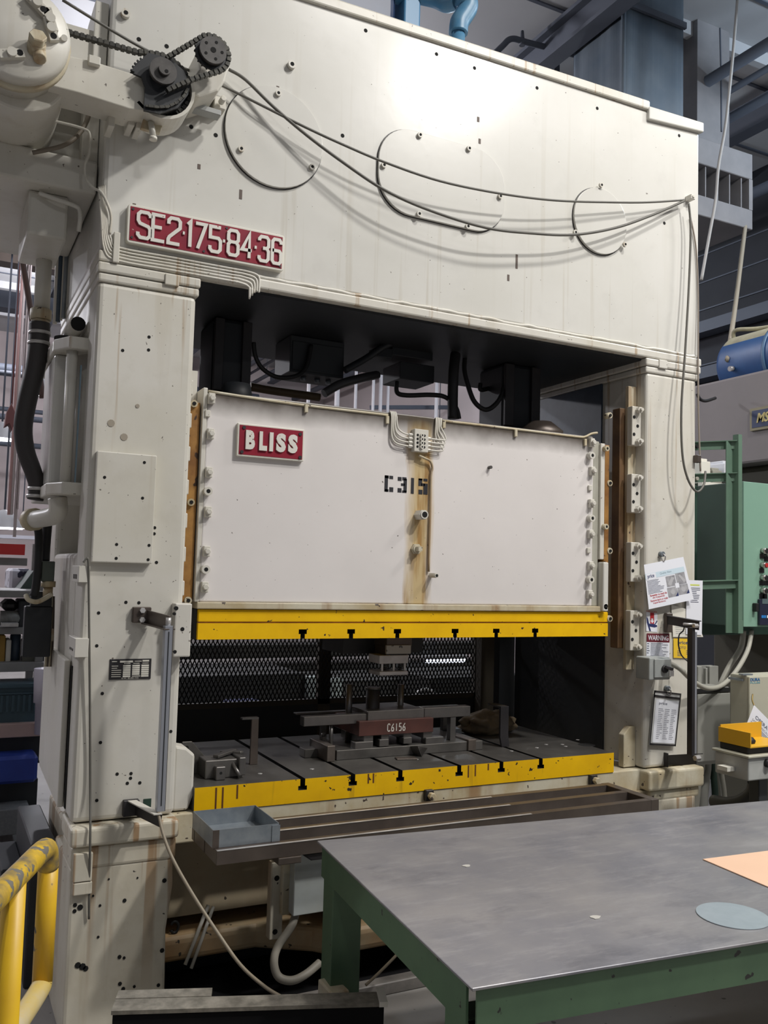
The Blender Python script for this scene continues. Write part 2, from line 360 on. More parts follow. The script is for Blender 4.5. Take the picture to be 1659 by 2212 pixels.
xa, za = XZ(815, 360); xb, zb = XZ(1087, 425); cz_ = XZ(950, 392)[1]
cover(rrect(xa, xb, cz_ - .20, cz_ + .20, .17, 10), ((906, 293), (1012, 322), (828, 358), (1079, 425), (904, 463), (1009, 490)))
m = MB()
for u, v in ((270, 33), (790, 66), (943, 117), (1025, 147), (1160, 190), (1290, 234), (1467, 293), (740, 293), (413, 274), (466, 292), (1435, 482), (300, 85), (360, 100)):
    x, z = XZ(u, v); m.cyl((x, YC - .001, z), (x, YC + .004, z), .009, 10)
build('tapped_holes', m, hole, press, kind='stuff')
for u, v in ((270, 33), (628, 143)): bolt_at(press, u, v, YC, .018, .02, 'plug')
m = MB()
for u, v, l in ((1116, 565, .035), (1098, 600, .015), (1033, 258, .012), (1036, 305, .012), (600, 190, .008), (520, 420, .02), (430, 360, .01), (385, 468, .01), (290, 445, .01)):
    x, z = XZ(u, v); m.box(x - .006, x + .006, YC - .0015, YC, z - l, z + l)
build('paint_chips', m, mat('bare_brown_metal', (.10, .07, .055), .6), press, kind='stuff')
# ------------------------------------------------ columns
z1130 = XZ(150, 1130)[1]; z735 = XZ(150, 735)[1]
m = MB()
m.box(XL, XLI, YC, 3.69, ZS, ZB - .075)
m.box(XL, XLI, 4.42, YB, ZS, ZB - .075)
m.box(XL, XLI, 3.69, 4.42, ZS, 1.78); m.box(XL, XLI, 3.69, 4.42, 2.66, ZB - .075)
m.box(XL + .2, XLI, 3.69, 4.42, 1.78, 2.66)
lc = build('column', m, cream, press, .022, 3)
m = MB(); m.box(XRI, XRO, YC, YB, ZS, ZB - .075); rc = build('column', m, cream, press, .018, 3)
for xa_, xb_, par in ((XL - .004, XLI + .012, lc), (XRI - .012, 3.668, rc)):
    m = MB(); m.box(xa_, xb_, YC - .012, YB, ZB - .042, ZB - .002); m.box(xa_ + .004, xb_ - .004, YC - .006, YB, ZB - .078, ZB - .044)
    build('column_cap', m, cream, press, .008)
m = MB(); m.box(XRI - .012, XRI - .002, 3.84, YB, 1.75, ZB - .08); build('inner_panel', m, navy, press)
m = MB(); m.box(XRI - .012, XRI - .002, 3.80, YB, ZS, 1.75); build('inner_panel', m, greasyshade, press)  # grime colour, blackened further for the shade deep inside the frame
m = MB(); m.box(XLI + .002, XLI + .012, 3.70, YB, ZS, ZB - .08); build('inner_panel', m, greasyshade, press)
# key blocks at the column tops
for u, v in ((370, 607), (1428, 788)):
    x, z = XZ(u, v); m = MB(); m.box(x - .028, x + .028, YC - .018, YC, z - .022, z + .022); build('key_block', m, cream, press, .003)
# raised panel, small plates and holes on the left column
xa, za = XZ(207, 975); xb, zb = XZ(325, 1218)
m = MB(); m.box(xa, xb, YC - .03, YC, zb, za); pan = build('raised_panel', m, cream, lc, .004)
m = MB()
for u, v in ((312, 999), (226, 1031), (308, 1076), (252, 1176), (322, 1178), (251, 1206), (320, 1209)):
    x, z = XZ(u, v, YC - .03); m.cyl((x, YC - .031, z), (x, YC - .025, z), .006, 8)
build('screw_holes', m, hole, lc, kind='stuff')
m = MB()
for u, v in ((334, 1140), (333, 1153), (272, 1301), (300, 1302), (213, 1324), (209, 1395), (322, 728), (321, 756), (265, 757), (221, 1498), (217, 1604), (253, 1672), (283, 1671), (282, 1681), (275, 1692), (302, 1691), (209, 1729), (369, 1580), (338, 1215)):
    x, z = XZ(u, v); m.cyl((x, YC - .001, z), (x, YC + .004, z), .0065, 8)
build('screw_holes', m, hole, lc, kind='stuff')
m = MB()
for u, v, w, h in ((297, 877, .008, .012), (240, 914, .014, .009), (268, 944, .014, .009)):
    x, z = XZ(u, v); m.cyl((x, YC - .002, z), (x, YC + .002, z), w, 10)
build('paint_chips', m, mat('worn_putty', (.33, .29, .23), .6), lc, kind='stuff')
xa, za = XZ(371, 1302); xb, zb = XZ(400, 1416)
m = MB(); m.box(xa, xb + .004, YC - .06, YC, zb, za)
lk = build('gib_cover_box', m, cream, lc, .005)
m = MB()
for u, v, r in ((381, 1314, .008), (377, 1326, .006), (394, 1359, .008), (378, 1408, .007)):
    x, z = XZ(u, v, YC - .06); m.cyl((x, YC - .061, z), (x, YC - .05, z), r, 10)
build('screw_holes', m, hole, lk, kind='stuff')
# black data plate
xa, za = XZ(237, 1424); xb, zb = XZ(325, 1466)
dp = MB(); dp.box(xa, xb, YC - .004, YC, zb, za); dpo = build('data_plate', dp, blackpaint, lc, .001, 1)
m = MB(); w_, h_ = xb - xa, za - zb
def dcell(a0, a1, b0, b1): m.box(xa + w_ * a0, xa + w_ * a1, YC - .0055, YC - .004, za - h_ * b1, za - h_ * b0)
dcell(.24, .55, .08, .17); dcell(.78, .94, .06, .14)
for c0 in (.32, .54, .76):
    for r_ in range(6):
        if c0 == .54 and r_ == 5: continue
        dcell(c0, c0 + .18, .29 + r_ * .103, .29 + r_ * .103 + .08)
    dcell(c0 + .02, c0 + .17, .20, .23)
for r_, l in enumerate((.15, .13, .23, .23, .22, .22)): dcell(.05, .05 + l, .32 + r_ * .103, .35 + r_ * .103)
dcell(.05, .17, .10, .13); dcell(.59, .76, .10, .13); dcell(.54, .74, .83, .86)
build('print', m, paperwarm, dpo)
m = MB(); text_on(m, 'E.W. BLISS CO', .01, .001, xa + w_ * .30, YC - .005, zb + h_ * .03, .0, w_ * .40, h_ * .065); build('lettering', m, paperwarm, dpo)
# cable clips and terminal blocks at the left corner of the column
for (u, v, u2, v2) in ((163, 1222, 190, 1258), (150, 1378, 187, 1418)):
    xa, za = XZ(u, v); xb, zb = XZ(u2, v2)
    q = MB(); q.box(XL - .02, xb, YC - .035, YC + .14, zb, za)
    for k in range(3): q.box(XL - .0225, XL - .02, YC + .01 + k * .035, YC + .016 + k * .035, zb + .03, za - .05, 1)
    build('corner_clip', q, [cream, hole], lc, .003, 1)
# side door of the left column, standing a little open, with its dark slot
m = MB(); m.box(XL - .004, XL, 3.63, 3.66, .80, 1.34); build('door_slot', m, hole, lc)
mt = Matrix.Translation((XL - .004, 3.66, 0)) @ Matrix.Rotation(math.radians(-1.0), 4, 'Z')
m = MB(); m.box(-.024, -.002, 0, .78, .80, 1.36, 0, mt); build('side_door', m, cream, lc, .004)
# counterbalance cylinder in the side of the left column
zt = XZ(182, 735, 3.69)[1]; zb = XZ(165, 1068, 3.69)[1]
for zz in (zt - .045, zb - .005):
    q = MB(); q.prism([(.52, 3.66), (.435, 3.66), (.385, 3.76), (.385, 4.35), (.60, 4.35), (.60, 3.69), (.52, 3.69)], zz, zz + .05, 'Z'); build('end_plate', q, cream, press, .006)
m = MB(); m.box(.395, .452, 3.80, 4.15, zb + .045, zt - .045); build('counterbalance_housing', m, white, press, .012)
m = MB(); m.cyl((.565, 3.80, zb + .045), (.565, 3.80, zt - .045), .085, 24); build('counterbalance_cylinder', m, cream, press)
m = MB(); m.cyl((.452, 3.71, zb + .045), (.452, 3.71, zt - .045), .022, 14); build('tie_rod', m, cream, press)
m = MB(); m.box(.485, .49, 3.70, 3.72, zb + .045, zt - .1); build('galvanised_strip', m, mat('blue_glint_galv', (.30, .42, .50), .3, .6), press)
m = MB(); m.cyl((.45, 3.9, zt), (.45, 3.9, zt + .05), .05, 16); build('gland', m, black, press)
m = MB(); m.cyl((.47, 3.72, ZB - .20), (.47, 4.3, ZB - .20), .03, 16); m.cyl((.47, 3.718, ZB - .20), (.47, 3.72, ZB - .20), .029, 16, mi=1); build('side_pipe', m, [cream, hole], press)
# elbow under the cylinder
m = MB(); pe = [P(124, 1076, Y=3.78), P(126, 1100, Y=3.78), P(118, 1113, Y=3.80), P(96, 1119, Y=3.86), P(74, 1122, Y=3.95)]
m.tube(pe, .037, 14); build('pipe_elbow', m, cream, press)
m = MB(); a, c = pe[-1], pe[-2]; d = (a - c).normalized(); m.cyl(a - d * .01, a + d * .035, .047, 16); build('pipe_union', m, dirty, press)
# ------------------------------------------------ base
m = MB(); m.box(XL - .004, XLI + .008, YC - .055, 3.70, ZS - .075, ZS - .004); m.box(XL + .004, XLI + .004, YC - .035, 3.70, ZS - .16, ZS - .075); build('base_flange', m, lowpaint, press, .014, 3)
m = MB(); m.box(XRI - .008, 3.665, YC - .05, 3.70, ZS - .105, ZS - .004); m.box(XRI + .02, 3.65, YC - .03, 3.7, ZS - .16, ZS - .105); build('base_flange', m, dirty, press, .014, 3)
m = MB(); m.prism([(XL + .005, 0), (XLI - .01, 0), (XLI - .02, .35), (XLI + .0, .52), (XLI - .005, ZS - .15), (XL + .005, ZS - .15)], YC - .03, 3.92, 'Y'); m.box(XL + .06, XLI, 3.92, YB, 0, ZS - .15); build('base_pillar', m, lowpaint, press, .012, 2)
m = MB(); m.box(XRI, 3.62, YC - .03, YB, 0, ZS - .15); build('base_pillar', m, lowpaint, press, .012, 2)
m = MB(); m.box(XLI - .02, XRI + .02, YC + .02, YB, ZS - .12, ZS - .005); build('bed_strip', m, dirty, press, .006)
# recessed apron between the pillars, curving forward on the right
ap = [(XLI - .02, 3.72)]
for k in range(9):
    a = math.radians(90 * k / 8); ap.append((1.34 + .22 * math.sin(a), 3.50 + .22 * math.cos(a)))
ap += [(XRI + .02, 3.50), (XRI + .02, 4.5), (XLI - .02, 4.5)]
m = MB(); m.prism(ap, .30, ZS - .11, 'Z'); build('base_apron', m, oilyshade, press)
m = MB(); m.prism([(XLI - .02, 3.66), (1.30, 3.66), (1.50, 3.53), (1.56, 3.46), (XRI, 3.46), (XRI, 4.4), (XLI - .02, 4.4)], .14, .245, 'Z'); build('base_ledge', m, mat('rusty_ledge_paint', (.46, .36, .22), .55, var=(.40, .22, .09), vscale=4, vamt=.9, chip=(.05, .04, .03), cscale=24, cthr=.70), press, .03, 3)
m = MB(); m.box(XLI, XRI, 3.9, 4.5, 0, .14); build('pit_shadow_wall', m, greasyshade, press)
xa, za = XZ(585, 1862, 3.47); xb, zb = XZ(606, 2024, 3.47)
m = MB(); m.box(xa, xb, 3.455, 3.50, zb, za); sb = build('mounting_bar', m, lowpaint, press, .004)
for u, v in ((598, 1897), (594, 2013)): 
    x, z = XZ(u, v, 3.455); m = MB(); m.cyl((x, 3.4545, z), (x, 3.47, z), .011, 12); build('bolt_hole', m, hole, sb)
xa, za = XZ(608, 1826, 3.46); xb, zb = XZ(632, 1968, 3.46)
m = MB(); m.box(xa, xb, 3.43, 3.50, zb, za); build('mounting_bar', m, dirty, press, .004)
x, z = XZ(373, 1997, 3.72)
m = MB(); m.tube([(x + .016 * math.cos(a), 3.69, z + .022 * math.sin(a)) for a in [math.radians(d) for d in range(-150, 151, 20)]], .006, 8, step=2); build('lifting_eye', m, black, press)
for i, (u0, v0, u1, v1) in enumerate(((450, 1955, 400, 2084), (461, 1958, 413, 2092))):
    m = MB(); m.cyl(P(u0, v0, Y=3.68), P(u1, v1, Y=3.64), .0075, 8); build('drain_pipe', m, cream, press)
m = MB()
for u, v, r in ((178, 1858, .018), (173, 1960, .017), (162, 1955, .012), (161, 1968, .012), (168, 2085, .018), (178, 2088, .02), (185, 2092, .016), (201, 1935, .007), (216, 1956, .008), (212, 2024, .008), (269, 1945, .012), (235, 1899, .006), (297, 1896, .006), (258, 2067, .012), (268, 2069, .009), (259, 2125, .012), (266, 2136, .012), (290, 2131, .009), (342, 2128, .011), (212, 1831, .009), (355, 1902, .014), (350, 2053, .014)):
    x, z = XZ(u, v, YC - .03); m.cyl((x, YC - .032, z), (x, YC - .02, z), r * .62, 8)
build('chips_and_holes', m, hole, press, kind='stuff')
# bracket plates at the lower left pillar
for (u, v, u2, v2) in ((158, 1842, 196, 1898), (156, 1905, 196, 1926)):
    xa, za = XZ(u, v, YC - .03); xb, zb = XZ(u2, v2, YC - .03)
    m = MB(); m.box(xa, xb, YC - .055, YC - .03, zb, za); build('pillar_lug', m, lowpaint, press, .003)
# right column: clamps, gib and rail on the inner wall
def RX(u, v, X=XRI - .002): return P(u, v, X=X)
ga, gb = RX(1312, 860), RX(1324, 860)
m = MB(); m.box(3.20, XRI, 3.60, 3.66, XZ(1320, 1400, 3.62)[1], XZ(1320, 880, 3.62)[1]); build('gib_rail', m, browngib, press, .004)
m = MB(); m.box(3.235, XRI, 3.575, 3.60, XZ(1340, 1446, 3.6)[1], XZ(1330, 832, 3.6)[1]); build('gib_backing', m, dirty, press, .003)
for v0, v1 in ((875, 960), (1022, 1106), (1170, 1256), (1318, 1405)):
    za = P(1337, v0, Y=3.56).z; zb = P(1337, v1, Y=3.56).z
    q = MB(); q.box(3.225, XRI, 3.535, 3.575, zb, za); ck = build('gib_clamp', q, cream, press, .004)
    for f_ in (.1, .9):
        zz = zb + (za - zb) * f_; q = MB(); q.hexn((3.262, 3.535, zz), (3.262, 3.512, zz), .017); q.cyl((3.262, 3.512, zz), (3.262, 3.497, zz), .009, 8); build('clamp_bolt', q, cream, ck)
    q = MB()
    for f_ in (.28, .72): q.cyl((3.238, 3.5335, zb + (za - zb) * f_), (3.238, 3.54, zb + (za - zb) * f_), .009, 10)
    q.cyl((3.262, 3.5335, (za + zb) / 2), (3.262, 3.54, (za + zb) / 2), .009, 10)
    build('bolt_holes', q, hole, ck)
for v in (898, 1044, 1190, 1336):
    p = P(1314, v, Y=3.58); q = MB(); q.cyl((p.x, 3.60, p.z), (p.x, 3.565, p.z), .016, 12); q.cyl((p.x, 3.565, p.z), (p.x, 3.56, p.z), .008, 8, mi=1); build('gib_bolt', q, [dirty, hole], press)
# corner lugs beside the bed
m = MB(); xa, za = XZ(1322, 1612, 3.60); m.prism([(3.21, .775), (3.289, .775), (3.289, .98), (3.25, .98), (3.21, .94)], 3.56, 3.60, 'Y'); build('corner_lug', m, dirty, press, .004)
m = MB(); m.prism([(XLI, .775), (.955, .775), (.975, .83), (.975, .99), (.94, 1.02), (XLI, 1.03)], 3.54, 3.64, 'Y'); build('corner_lug', m, cream, press, .01)
# left guide strips
m = MB(); m.box(.900, .948, 3.585, 3.66, XZ(415, 1300, 3.62)[1], XZ(420, 872, 3.62)[1]); build('gib_rail', m, rustbronze, press, .003)
m = MB(); m.box(.900, .952, 3.665, 3.70, 1.50, 2.56); build('gib_backing', m, cream, press)
for k in range(7):
    m = MB(); m.box(.890, .901, 3.53, 3.57, 1.62 + k * .135, 1.68 + k * .135); build('gib_shim', m, cream, press, .004)
for v in (872, 1085, 1297):
    p = P(419 - (v - 872) * .03, v, Y=3.575); q = MB(); q.cyl((p.x, 3.585, p.z), (p.x, 3.57, p.z), .015, 12); q.cyl((p.x, 3.57, p.z), (p.x, 3.567, p.z), .008, 8, mi=1); build('gib_bolt', q, [dirty, hole], press)

# model plate on the crown
xa, za = XZ(274, 436, YC - .02); xb, zb = XZ(614, 589, YC - .02); x_, z_ = XZ(616, 511, YC - .02)
zt1 = XZ(277, 436, YC - .03)[1]; zb1 = XZ(275, 519, YC - .03)[1]; zt2 = XZ(617, 512, YC - .03)[1]; zb2 = XZ(612, 590, YC - .03)[1]
px0, px1 = XZ(275, 480, YC - .03)[0], XZ(614, 550, YC - .03)[0]
pz1, pz0 = (zt1 + zt2) / 2, (zb1 + zb2) / 2
plate = MB(); plate.prism(rrect(px0, px1, pz0, pz1, .012, 4), YC - .03, YC, 'Y'); pl = build('model_plate', plate, signedge, press, .003)
m = MB(); e = .010; m.box(px0 + e, px1 - e, YC - .0315, YC - .03, pz0 + e, pz1 - e); build('red_field', m, red, pl)
m = MB()
GL = {
 'S': [[(1, .82), (1, .9), (.8, 1), (.2, 1), (0, .9), (0, .66), (.15, .55), (.85, .46), (1, .36), (1, .1), (.8, 0), (.2, 0), (0, .1), (0, .2)]],
 'E': [[(1, 1), (0, 1), (0, 0), (1, 0)], [(0, .52), (.75, .52)]],
 '2': [[(0, .75), (0, .9), (.2, 1), (.8, 1), (1, .9), (1, .65), (.1, .25), (0, .15), (0, 0), (1, 0)]],
 '1': [[(0, .88), (.6, 1), (.6, 0)]], '7': [[(0, 1), (1, 1), (.25, 0)]],
 '5': [[(1, 1), (0, 1), (0, .56), (.8, .56), (1, .46), (1, .1), (.8, 0), (.2, 0), (0, .1), (0, .22)]],
 '8': [[(.2, 1), (.8, 1), (1, .9), (1, .62), (.8, .53), (.2, .53), (0, .62), (0, .9), (.2, 1)], [(.2, .53), (.8, .53), (1, .42), (1, .1), (.8, 0), (.2, 0), (0, .1), (0, .42), (.2, .53)]],
 '4': [[(.75, 0), (.75, 1), (0, .32), (1, .32)]],
 '3': [[(0, .82), (0, .9), (.2, 1), (.8, 1), (1, .9), (1, .62), (.8, .53), (.4, .53)], [(.8, .53), (1, .42), (1, .1), (.8, 0), (.2, 0), (0, .1), (0, .2)]],
 '6': [[(1, .82), (1, .9), (.8, 1), (.2, 1), (0, .9), (0, .1), (.2, 0), (.8, 0), (1, .1), (1, .44), (.8, .53), (0, .53)]],
 '-': [[(0, .5), (1, .5)]]}
pw, ph = px1 - px0, pz1 - pz0
lets = (('S', .062, .072), ('E', .150, .072), ('2', .245, .070), ('-', .333, .012), ('1', .362, .028), ('7', .412, .064), ('5', .505, .066), ('-', .587, .014), ('8', .622, .064), ('4', .712, .064), ('-', .795, .014), ('3', .826, .062), ('6', .915, .058))
for ch, fx, fw in lets:
    q = MB()
    for i_, st in enumerate(GL[ch]): stroke(q, [(px0 + pw * (fx + fw * a), pz0 + ph * (.17 + .66 * b_)) for a, b_ in st], .0135 if ch != '-' else .012, YC - .038 - .0004 * i_, YC - .0315)
    build('letter', q, letterwhite, pl)
for fx, fz in ((.03, .87), (.61, .87), (.972, .85), (.03, .14), (.47, .13), (.972, .12)):
    q = MB(); q.cyl((px0 + pw * fx, YC - .034, pz0 + ph * fz), (px0 + pw * fx, YC - .031, pz0 + ph * fz), .005, 8); build('rivet', q, blackpaint, pl)
# grease lines under the model plate
for k in range(5):
    dz = k * .013; zz = pz0 - .022 - dz
    pts = [P(226 - k * 3, 400 + k, Y=YC - .012), P(231 - k * 3, 470, Y=YC - .012), (P(238 - k * 3, 515, Y=YC).x, YC - .012, zz + .03), (px0 - .02, YC - .012, zz), (px0 + .30 * pw, YC - .012, zz), (px0 + .66 * pw, YC - .012, zz)]
    ex = XZ(556 - k * 5, 600)[0]; pts += [(ex - .05, YC - .012, zz), (ex, YC - .013, zz - .012), (ex + .004, YC - .016, zz - .06), (ex + .003, YC - .016, ZB - .02 + .004 * k)]
    m = MB(); m.tube(pts, .0048, 6, step=4); build('grease_line', m, cream, press)
xq, zq = XZ(250, 532, YC); m = MB(); m.box(xq - .012, xq + .012, YC - .022, YC, zq - .07, zq + .05); build('line_clamp', m, cream, press, .003)
# ================================================================ SLIDE
YS = 3.57; YBED = 3.516
def sx(u, v, Y=YS): return P(u, v, Y=Y)
def streakband(x0_, w_):
    def ex(N, L, tc, out, noise, ramp, mix):
        s = N.new('ShaderNodeSeparateXYZ'); L.new(tc.outputs['Object'], s.inputs[0])
        a = N.new('ShaderNodeMath'); a.operation = 'SUBTRACT'; L.new(s.outputs[0], a.inputs[0]); a.inputs[1].default_value = x0_
        ab = N.new('ShaderNodeMath'); ab.operation = 'ABSOLUTE'; L.new(a.outputs[0], ab.inputs[0])
        n = noise(16, 4, (1, 1, .12)); md = N.new('ShaderNodeMath'); md.operation = 'MULTIPLY_ADD'; L.new(n.outputs[0], md.inputs[0]); md.inputs[1].default_value = .10; L.new(ab.outputs[0], md.inputs[2])
        f1 = ramp(md.outputs[0], w_ + .080, w_ + .030, 0, .9)
        out = mix(f1, out, (.54, .40, .18))
        n2 = noise(22, 4, (1, 1, .09)); mm = N.new('ShaderNodeMath'); mm.operation = 'MULTIPLY'; L.new(ramp(n2.outputs[0], .47, .62, 0, 1), mm.inputs[0]); L.new(f1, mm.inputs[1])
        out = mix(mm.outputs[0], out, (.34, .19, .06))
        # oil soot along the top edge and scuffs along the bottom edge
        n3 = noise(7, 3); top = N.new('ShaderNodeMath'); top.operation = 'MULTIPLY_ADD'; L.new(n3.outputs[0], top.inputs[0]); top.inputs[1].default_value = .05; L.new(s.outputs[2], top.inputs[2])
        out = mix(ramp(top.outputs[0], .935, 1.025, 0, .97), out, (.07, .055, .04))
        return out
    return ex
zsb = sx(870, 1378).z; zmid = sx(870, 1345).z; zyt = 1.565; zst = 2.464
xs0, xs1 = .972, 3.0
slide = thing('press_slide', 'cream press slide with red name plate and yellow bolster edge below', 'press slide', (2.04, 3.9, zsb))
SBX = sx(905, 1100).x
facem = mat('slide_face_paint', (.76, .725, .705), .36, var=(.65, .62, .60), vscale=1.3, vamt=.6, chip=(.10, .085, .07), cscale=58, cthr=.738, bump=.12, bscale=10, extra=streakband(SBX - 2.04, .045))
m = MB(); m.box(xs0, xs1, YS, YS + .95, zyt + .03, zst); build('slide_body', m, facem, slide, .006)
m = MB(); m.box(xs0 - .01, 3.05, YS - .012, YS + .95, zyt + .002, zyt + .03); build('slide_foot_flange', m, dirty, slide, .004)
yp0, yp1 = .973, 3.106
m = MB(); m.box(yp0, yp1, YS, YS + .92, zmid + .003, zyt); build('adapter_plate', m, yellow, slide, .003)
def tslots(us, v, Y): return [P(u, v, Y=Y).x for u in us]
ss = tslots((654, 758.5, 858.5, 983, 1072, 1156), 1366, YS)
o = [(yp0, zmid - .003)]; o += [(yp0, zsb)]
for x in ss:
    o += [(x - .010, zsb), (x - .010, zsb + .020), (x - .0185, zsb + .020), (x - .0185, zsb + .040), (x + .0185, zsb + .040), (x + .0185, zsb + .020), (x + .010, zsb + .020), (x + .010, zsb)]
o += [(yp1, zsb), (yp1, zmid - .003)]
m = MB(); m.prism(o, YS, YS + .92, 'Y'); dpl = build('die_plate', m, [yellow, hole], slide)
for p in dpl.data.polygons:  # slot insides coloured black in place of their shade
    if abs(p.normal.y) < .1 and abs(p.center.x + wloc(dpl).x - 2.04) < 1.04 and zsb + .002 < p.center.z + wloc(dpl).z < zmid - .006: p.material_index = 1
m = MB(); m.box(yp0, yp1, YS + .006, YS + .9, zmid - .003, zmid + .003); build('joint_line', m, rustbronze, slide)
# grease-dark left flank
m = MB(); m.box(yp0 - .012, yp0 - .001, YS + .02, YS + .9, zsb, zyt); build('plate_flank', m, greasyshade, slide)
# jaw lugs down both edges of the slide
lf = [(455, 862, 1), (448, 895, 0), (453, 938, 1), (449, 1021, 1), (446, 1062, 2), (447, 1106, 1), (444, 1191, 1), (441, 1230, 2), (440, 1268, 1)]
rt = [(1275, 957, 1), (1272, 985, 2), (1276, 1018, 1), (1273, 1055, 0), (1274, 1088, 1), (1272, 1120, 2), (1272, 1154, 1), (1270, 1190, 0), (1272, 1222, 1), (1270, 1252, 2), (1270, 1284, 1)]
m = MB(); m.box(3.0, 3.045, YS + .01, YS + .2, zyt + .03, zst - .02); build('gib_step', m, mat('grey_green_machine_paint', (.42, .41, .35), .5, var=(.33, .32, .26), vscale=6, vamt=.7), slide, .004)
m = MB(); m.box(3.045, 3.072, YS - .004, YS + .1, zyt + .27, zst - .03); build('guide_strip', m, cream, slide, .003)
m = MB(); m.box(3.075, 3.105, YS, YS + .1, zyt + .03, zst - .035); build('wear_strip', m, rustbronze, slide, .003)
m = MB(); m.box(3.048, 3.082, YS - .03, YS + .02, zyt + .005, sx(1294, 1214).z); build('guard_block', m, white, slide, .006)
m = MB(); m.box(.9535, .9715, YS - .004, YS + .1, zyt + .03, zst + .01); build('guide_strip', m, cream, slide, .003)
for side, lst in ((0, lf), (1, rt)):
    for u, v, kd in lst:
        x, z = sx(u, v).x, sx(u, v).z; q = MB()
        if kd == 1:
            q.box(x - .014, x + .014, YS - .022, YS, z - .022, z + .022); q.hexn((x, YS - .022, z), (x, YS - .038, z), .013)
        elif kd == 2: q.cyl((x, YS, z), (x, YS - .03, z), .018, 14); q.cyl((x, YS - .03, z), (x, YS - .0305, z), .009, 8, mi=1)
        else: q.box(x - .012, x + .010, YS - .012, YS, z - .012, z + .016)
        build('jaw_bolt', q, [cream, hole], slide, .0025, 1)
for v in (970, 1138, 1310):
    p = sx(1304 - (v - 970) * .01, v); q = MB(); q.cyl((p.x, YS, p.z), (p.x, YS - .03, p.z), .014, 12); q.cyl((p.x, YS - .03, p.z), (p.x, YS - .0305, p.z), .007, 8, mi=1); build('wear_strip_bolt', q, [dirty, hole], slide)
# red name plate
xa, za = XZ(514, 915, YS - .02); xb, zb = XZ(656, 995, YS - .02); zt1 = XZ(516, 913, YS - .02)[1]; zt2 = XZ(657, 928, YS - .02)[1]; zb1 = XZ(514, 985, YS - .02)[1]; zb2 = XZ(655, 997, YS - .02)[1]
pz1, pz0 = (zt1 + zt2) / 2, (zb1 + zb2) / 2
m = MB(); m.box(xa, xb, YS - .02, YS, pz0, pz1); np_ = build('name_plate', m, signedge, slide, .003)
m = MB(); m.box(xa + .008, xb - .008, YS - .0215, YS - .02, pz0 + .008, pz1 - .008); build('red_field', m, red, np_)
w_, h_ = xb - xa, pz1 - pz0
for ch, fx, fw in (('B', .115, .135), ('L', .315, .115), ('I', .465, .055), ('S', .565, .145), ('S', .745, .145)):
    q = MB(); text_on(q, ch, .1, .007, xa + w_ * fx, YS - .025, pz0 + h_ * .22, .006, w_ * fw, h_ * .58); build('letter', q, letterwhite, np_)
for fx, fz in ((.09, .87), (.93, .84), (.07, .13), (.94, .12)):
    q = MB(); q.cyl((xa + w_ * fx, YS - .025, pz0 + h_ * fz), (xa + w_ * fx, YS - .021, pz0 + h_ * fz), .0075, 8); build('rivet', q, blackpaint, np_)
# stencilled number, cut from bars
def sten(u0, v0, u1, v1):
    a = sx(u0, v0); c = sx(u1, v1); q.box(min(a.x, c.x), max(a.x, c.x), YS - .0012, YS - .0002, min(a.z, c.z), max(a.z, c.z))
def zp(u, v, ox, oy): return (820 + (u + ox) * 160 / 1659, 880 + (v + oy) * 200 / 2074)
q = MB()
def S(a, b_, c, d): sten(*zp(a, b_, 0, 0), *zp(c, d, 0, 0))
S(116, 1520, 178, 1890); S(116, 1520, 205, 1590); S(222, 1530, 300, 1608); S(116, 1830, 198, 1890); S(218, 1786, 302, 1896)
build('stencil_figure', q, stencil, slide); q = MB()
S(408, 1556, 490, 1648); S(510, 1562, 600, 1640); S(540, 1600, 604, 1900); S(480, 1700, 560, 1762); S(404, 1806, 488, 1908); S(505, 1860, 600, 1918)
build('stencil_figure', q, stencil, slide); q = MB()
S(706, 1578, 762, 1938)
build('stencil_figure', q, stencil, slide); q = MB()
S(872, 1590, 950, 1762); S(872, 1590, 958, 1640); S(982, 1596, 1070, 1660); S(930, 1700, 1010, 1766); S(982, 1706, 1070, 1956); S(872, 1842, 958, 1950)
build('stencil_figure', q, stencil, slide)
# lubrication manifold and its tubes
xa, za = XZ(895, 926, YS - .03); xb, zb = XZ(924, 978, YS - .03)
m = MB(); m.box(xa, xb, YS - .035, YS, zb, za); mf = build('lube_manifold', m, cream, slide, .002, 1)
for r_ in range(4):
    zz = za - (za - zb) * (.27 + .17 * r_)
    for f_, s_ in ((.22, .006), (.50, .0095), (.70, .006)):
        q = MB(); q.cyl((xa + (xb - xa) * f_, YS - .035, zz), (xa + (xb - xa) * f_, YS - (.036 if f_ != .5 else .043), zz), s_, 10, mi=0 if f_ == .5 else 1)
        if f_ == .5: q.cyl((xa + (xb - xa) * f_, YS - .043, zz), (xa + (xb - xa) * f_, YS - .0435, zz), s_ * .45, 8, mi=1)
        build('port', q, [cream, hole], mf)
    q = MB(); q.hexn((xa, YS - .018, zz), (xa - .022, YS - .018, zz), .009); q.hexn((xb, YS - .018, zz - .008), (xb + .018, YS - .018, zz - .008), .008); build('fitting', q, cream, mf)
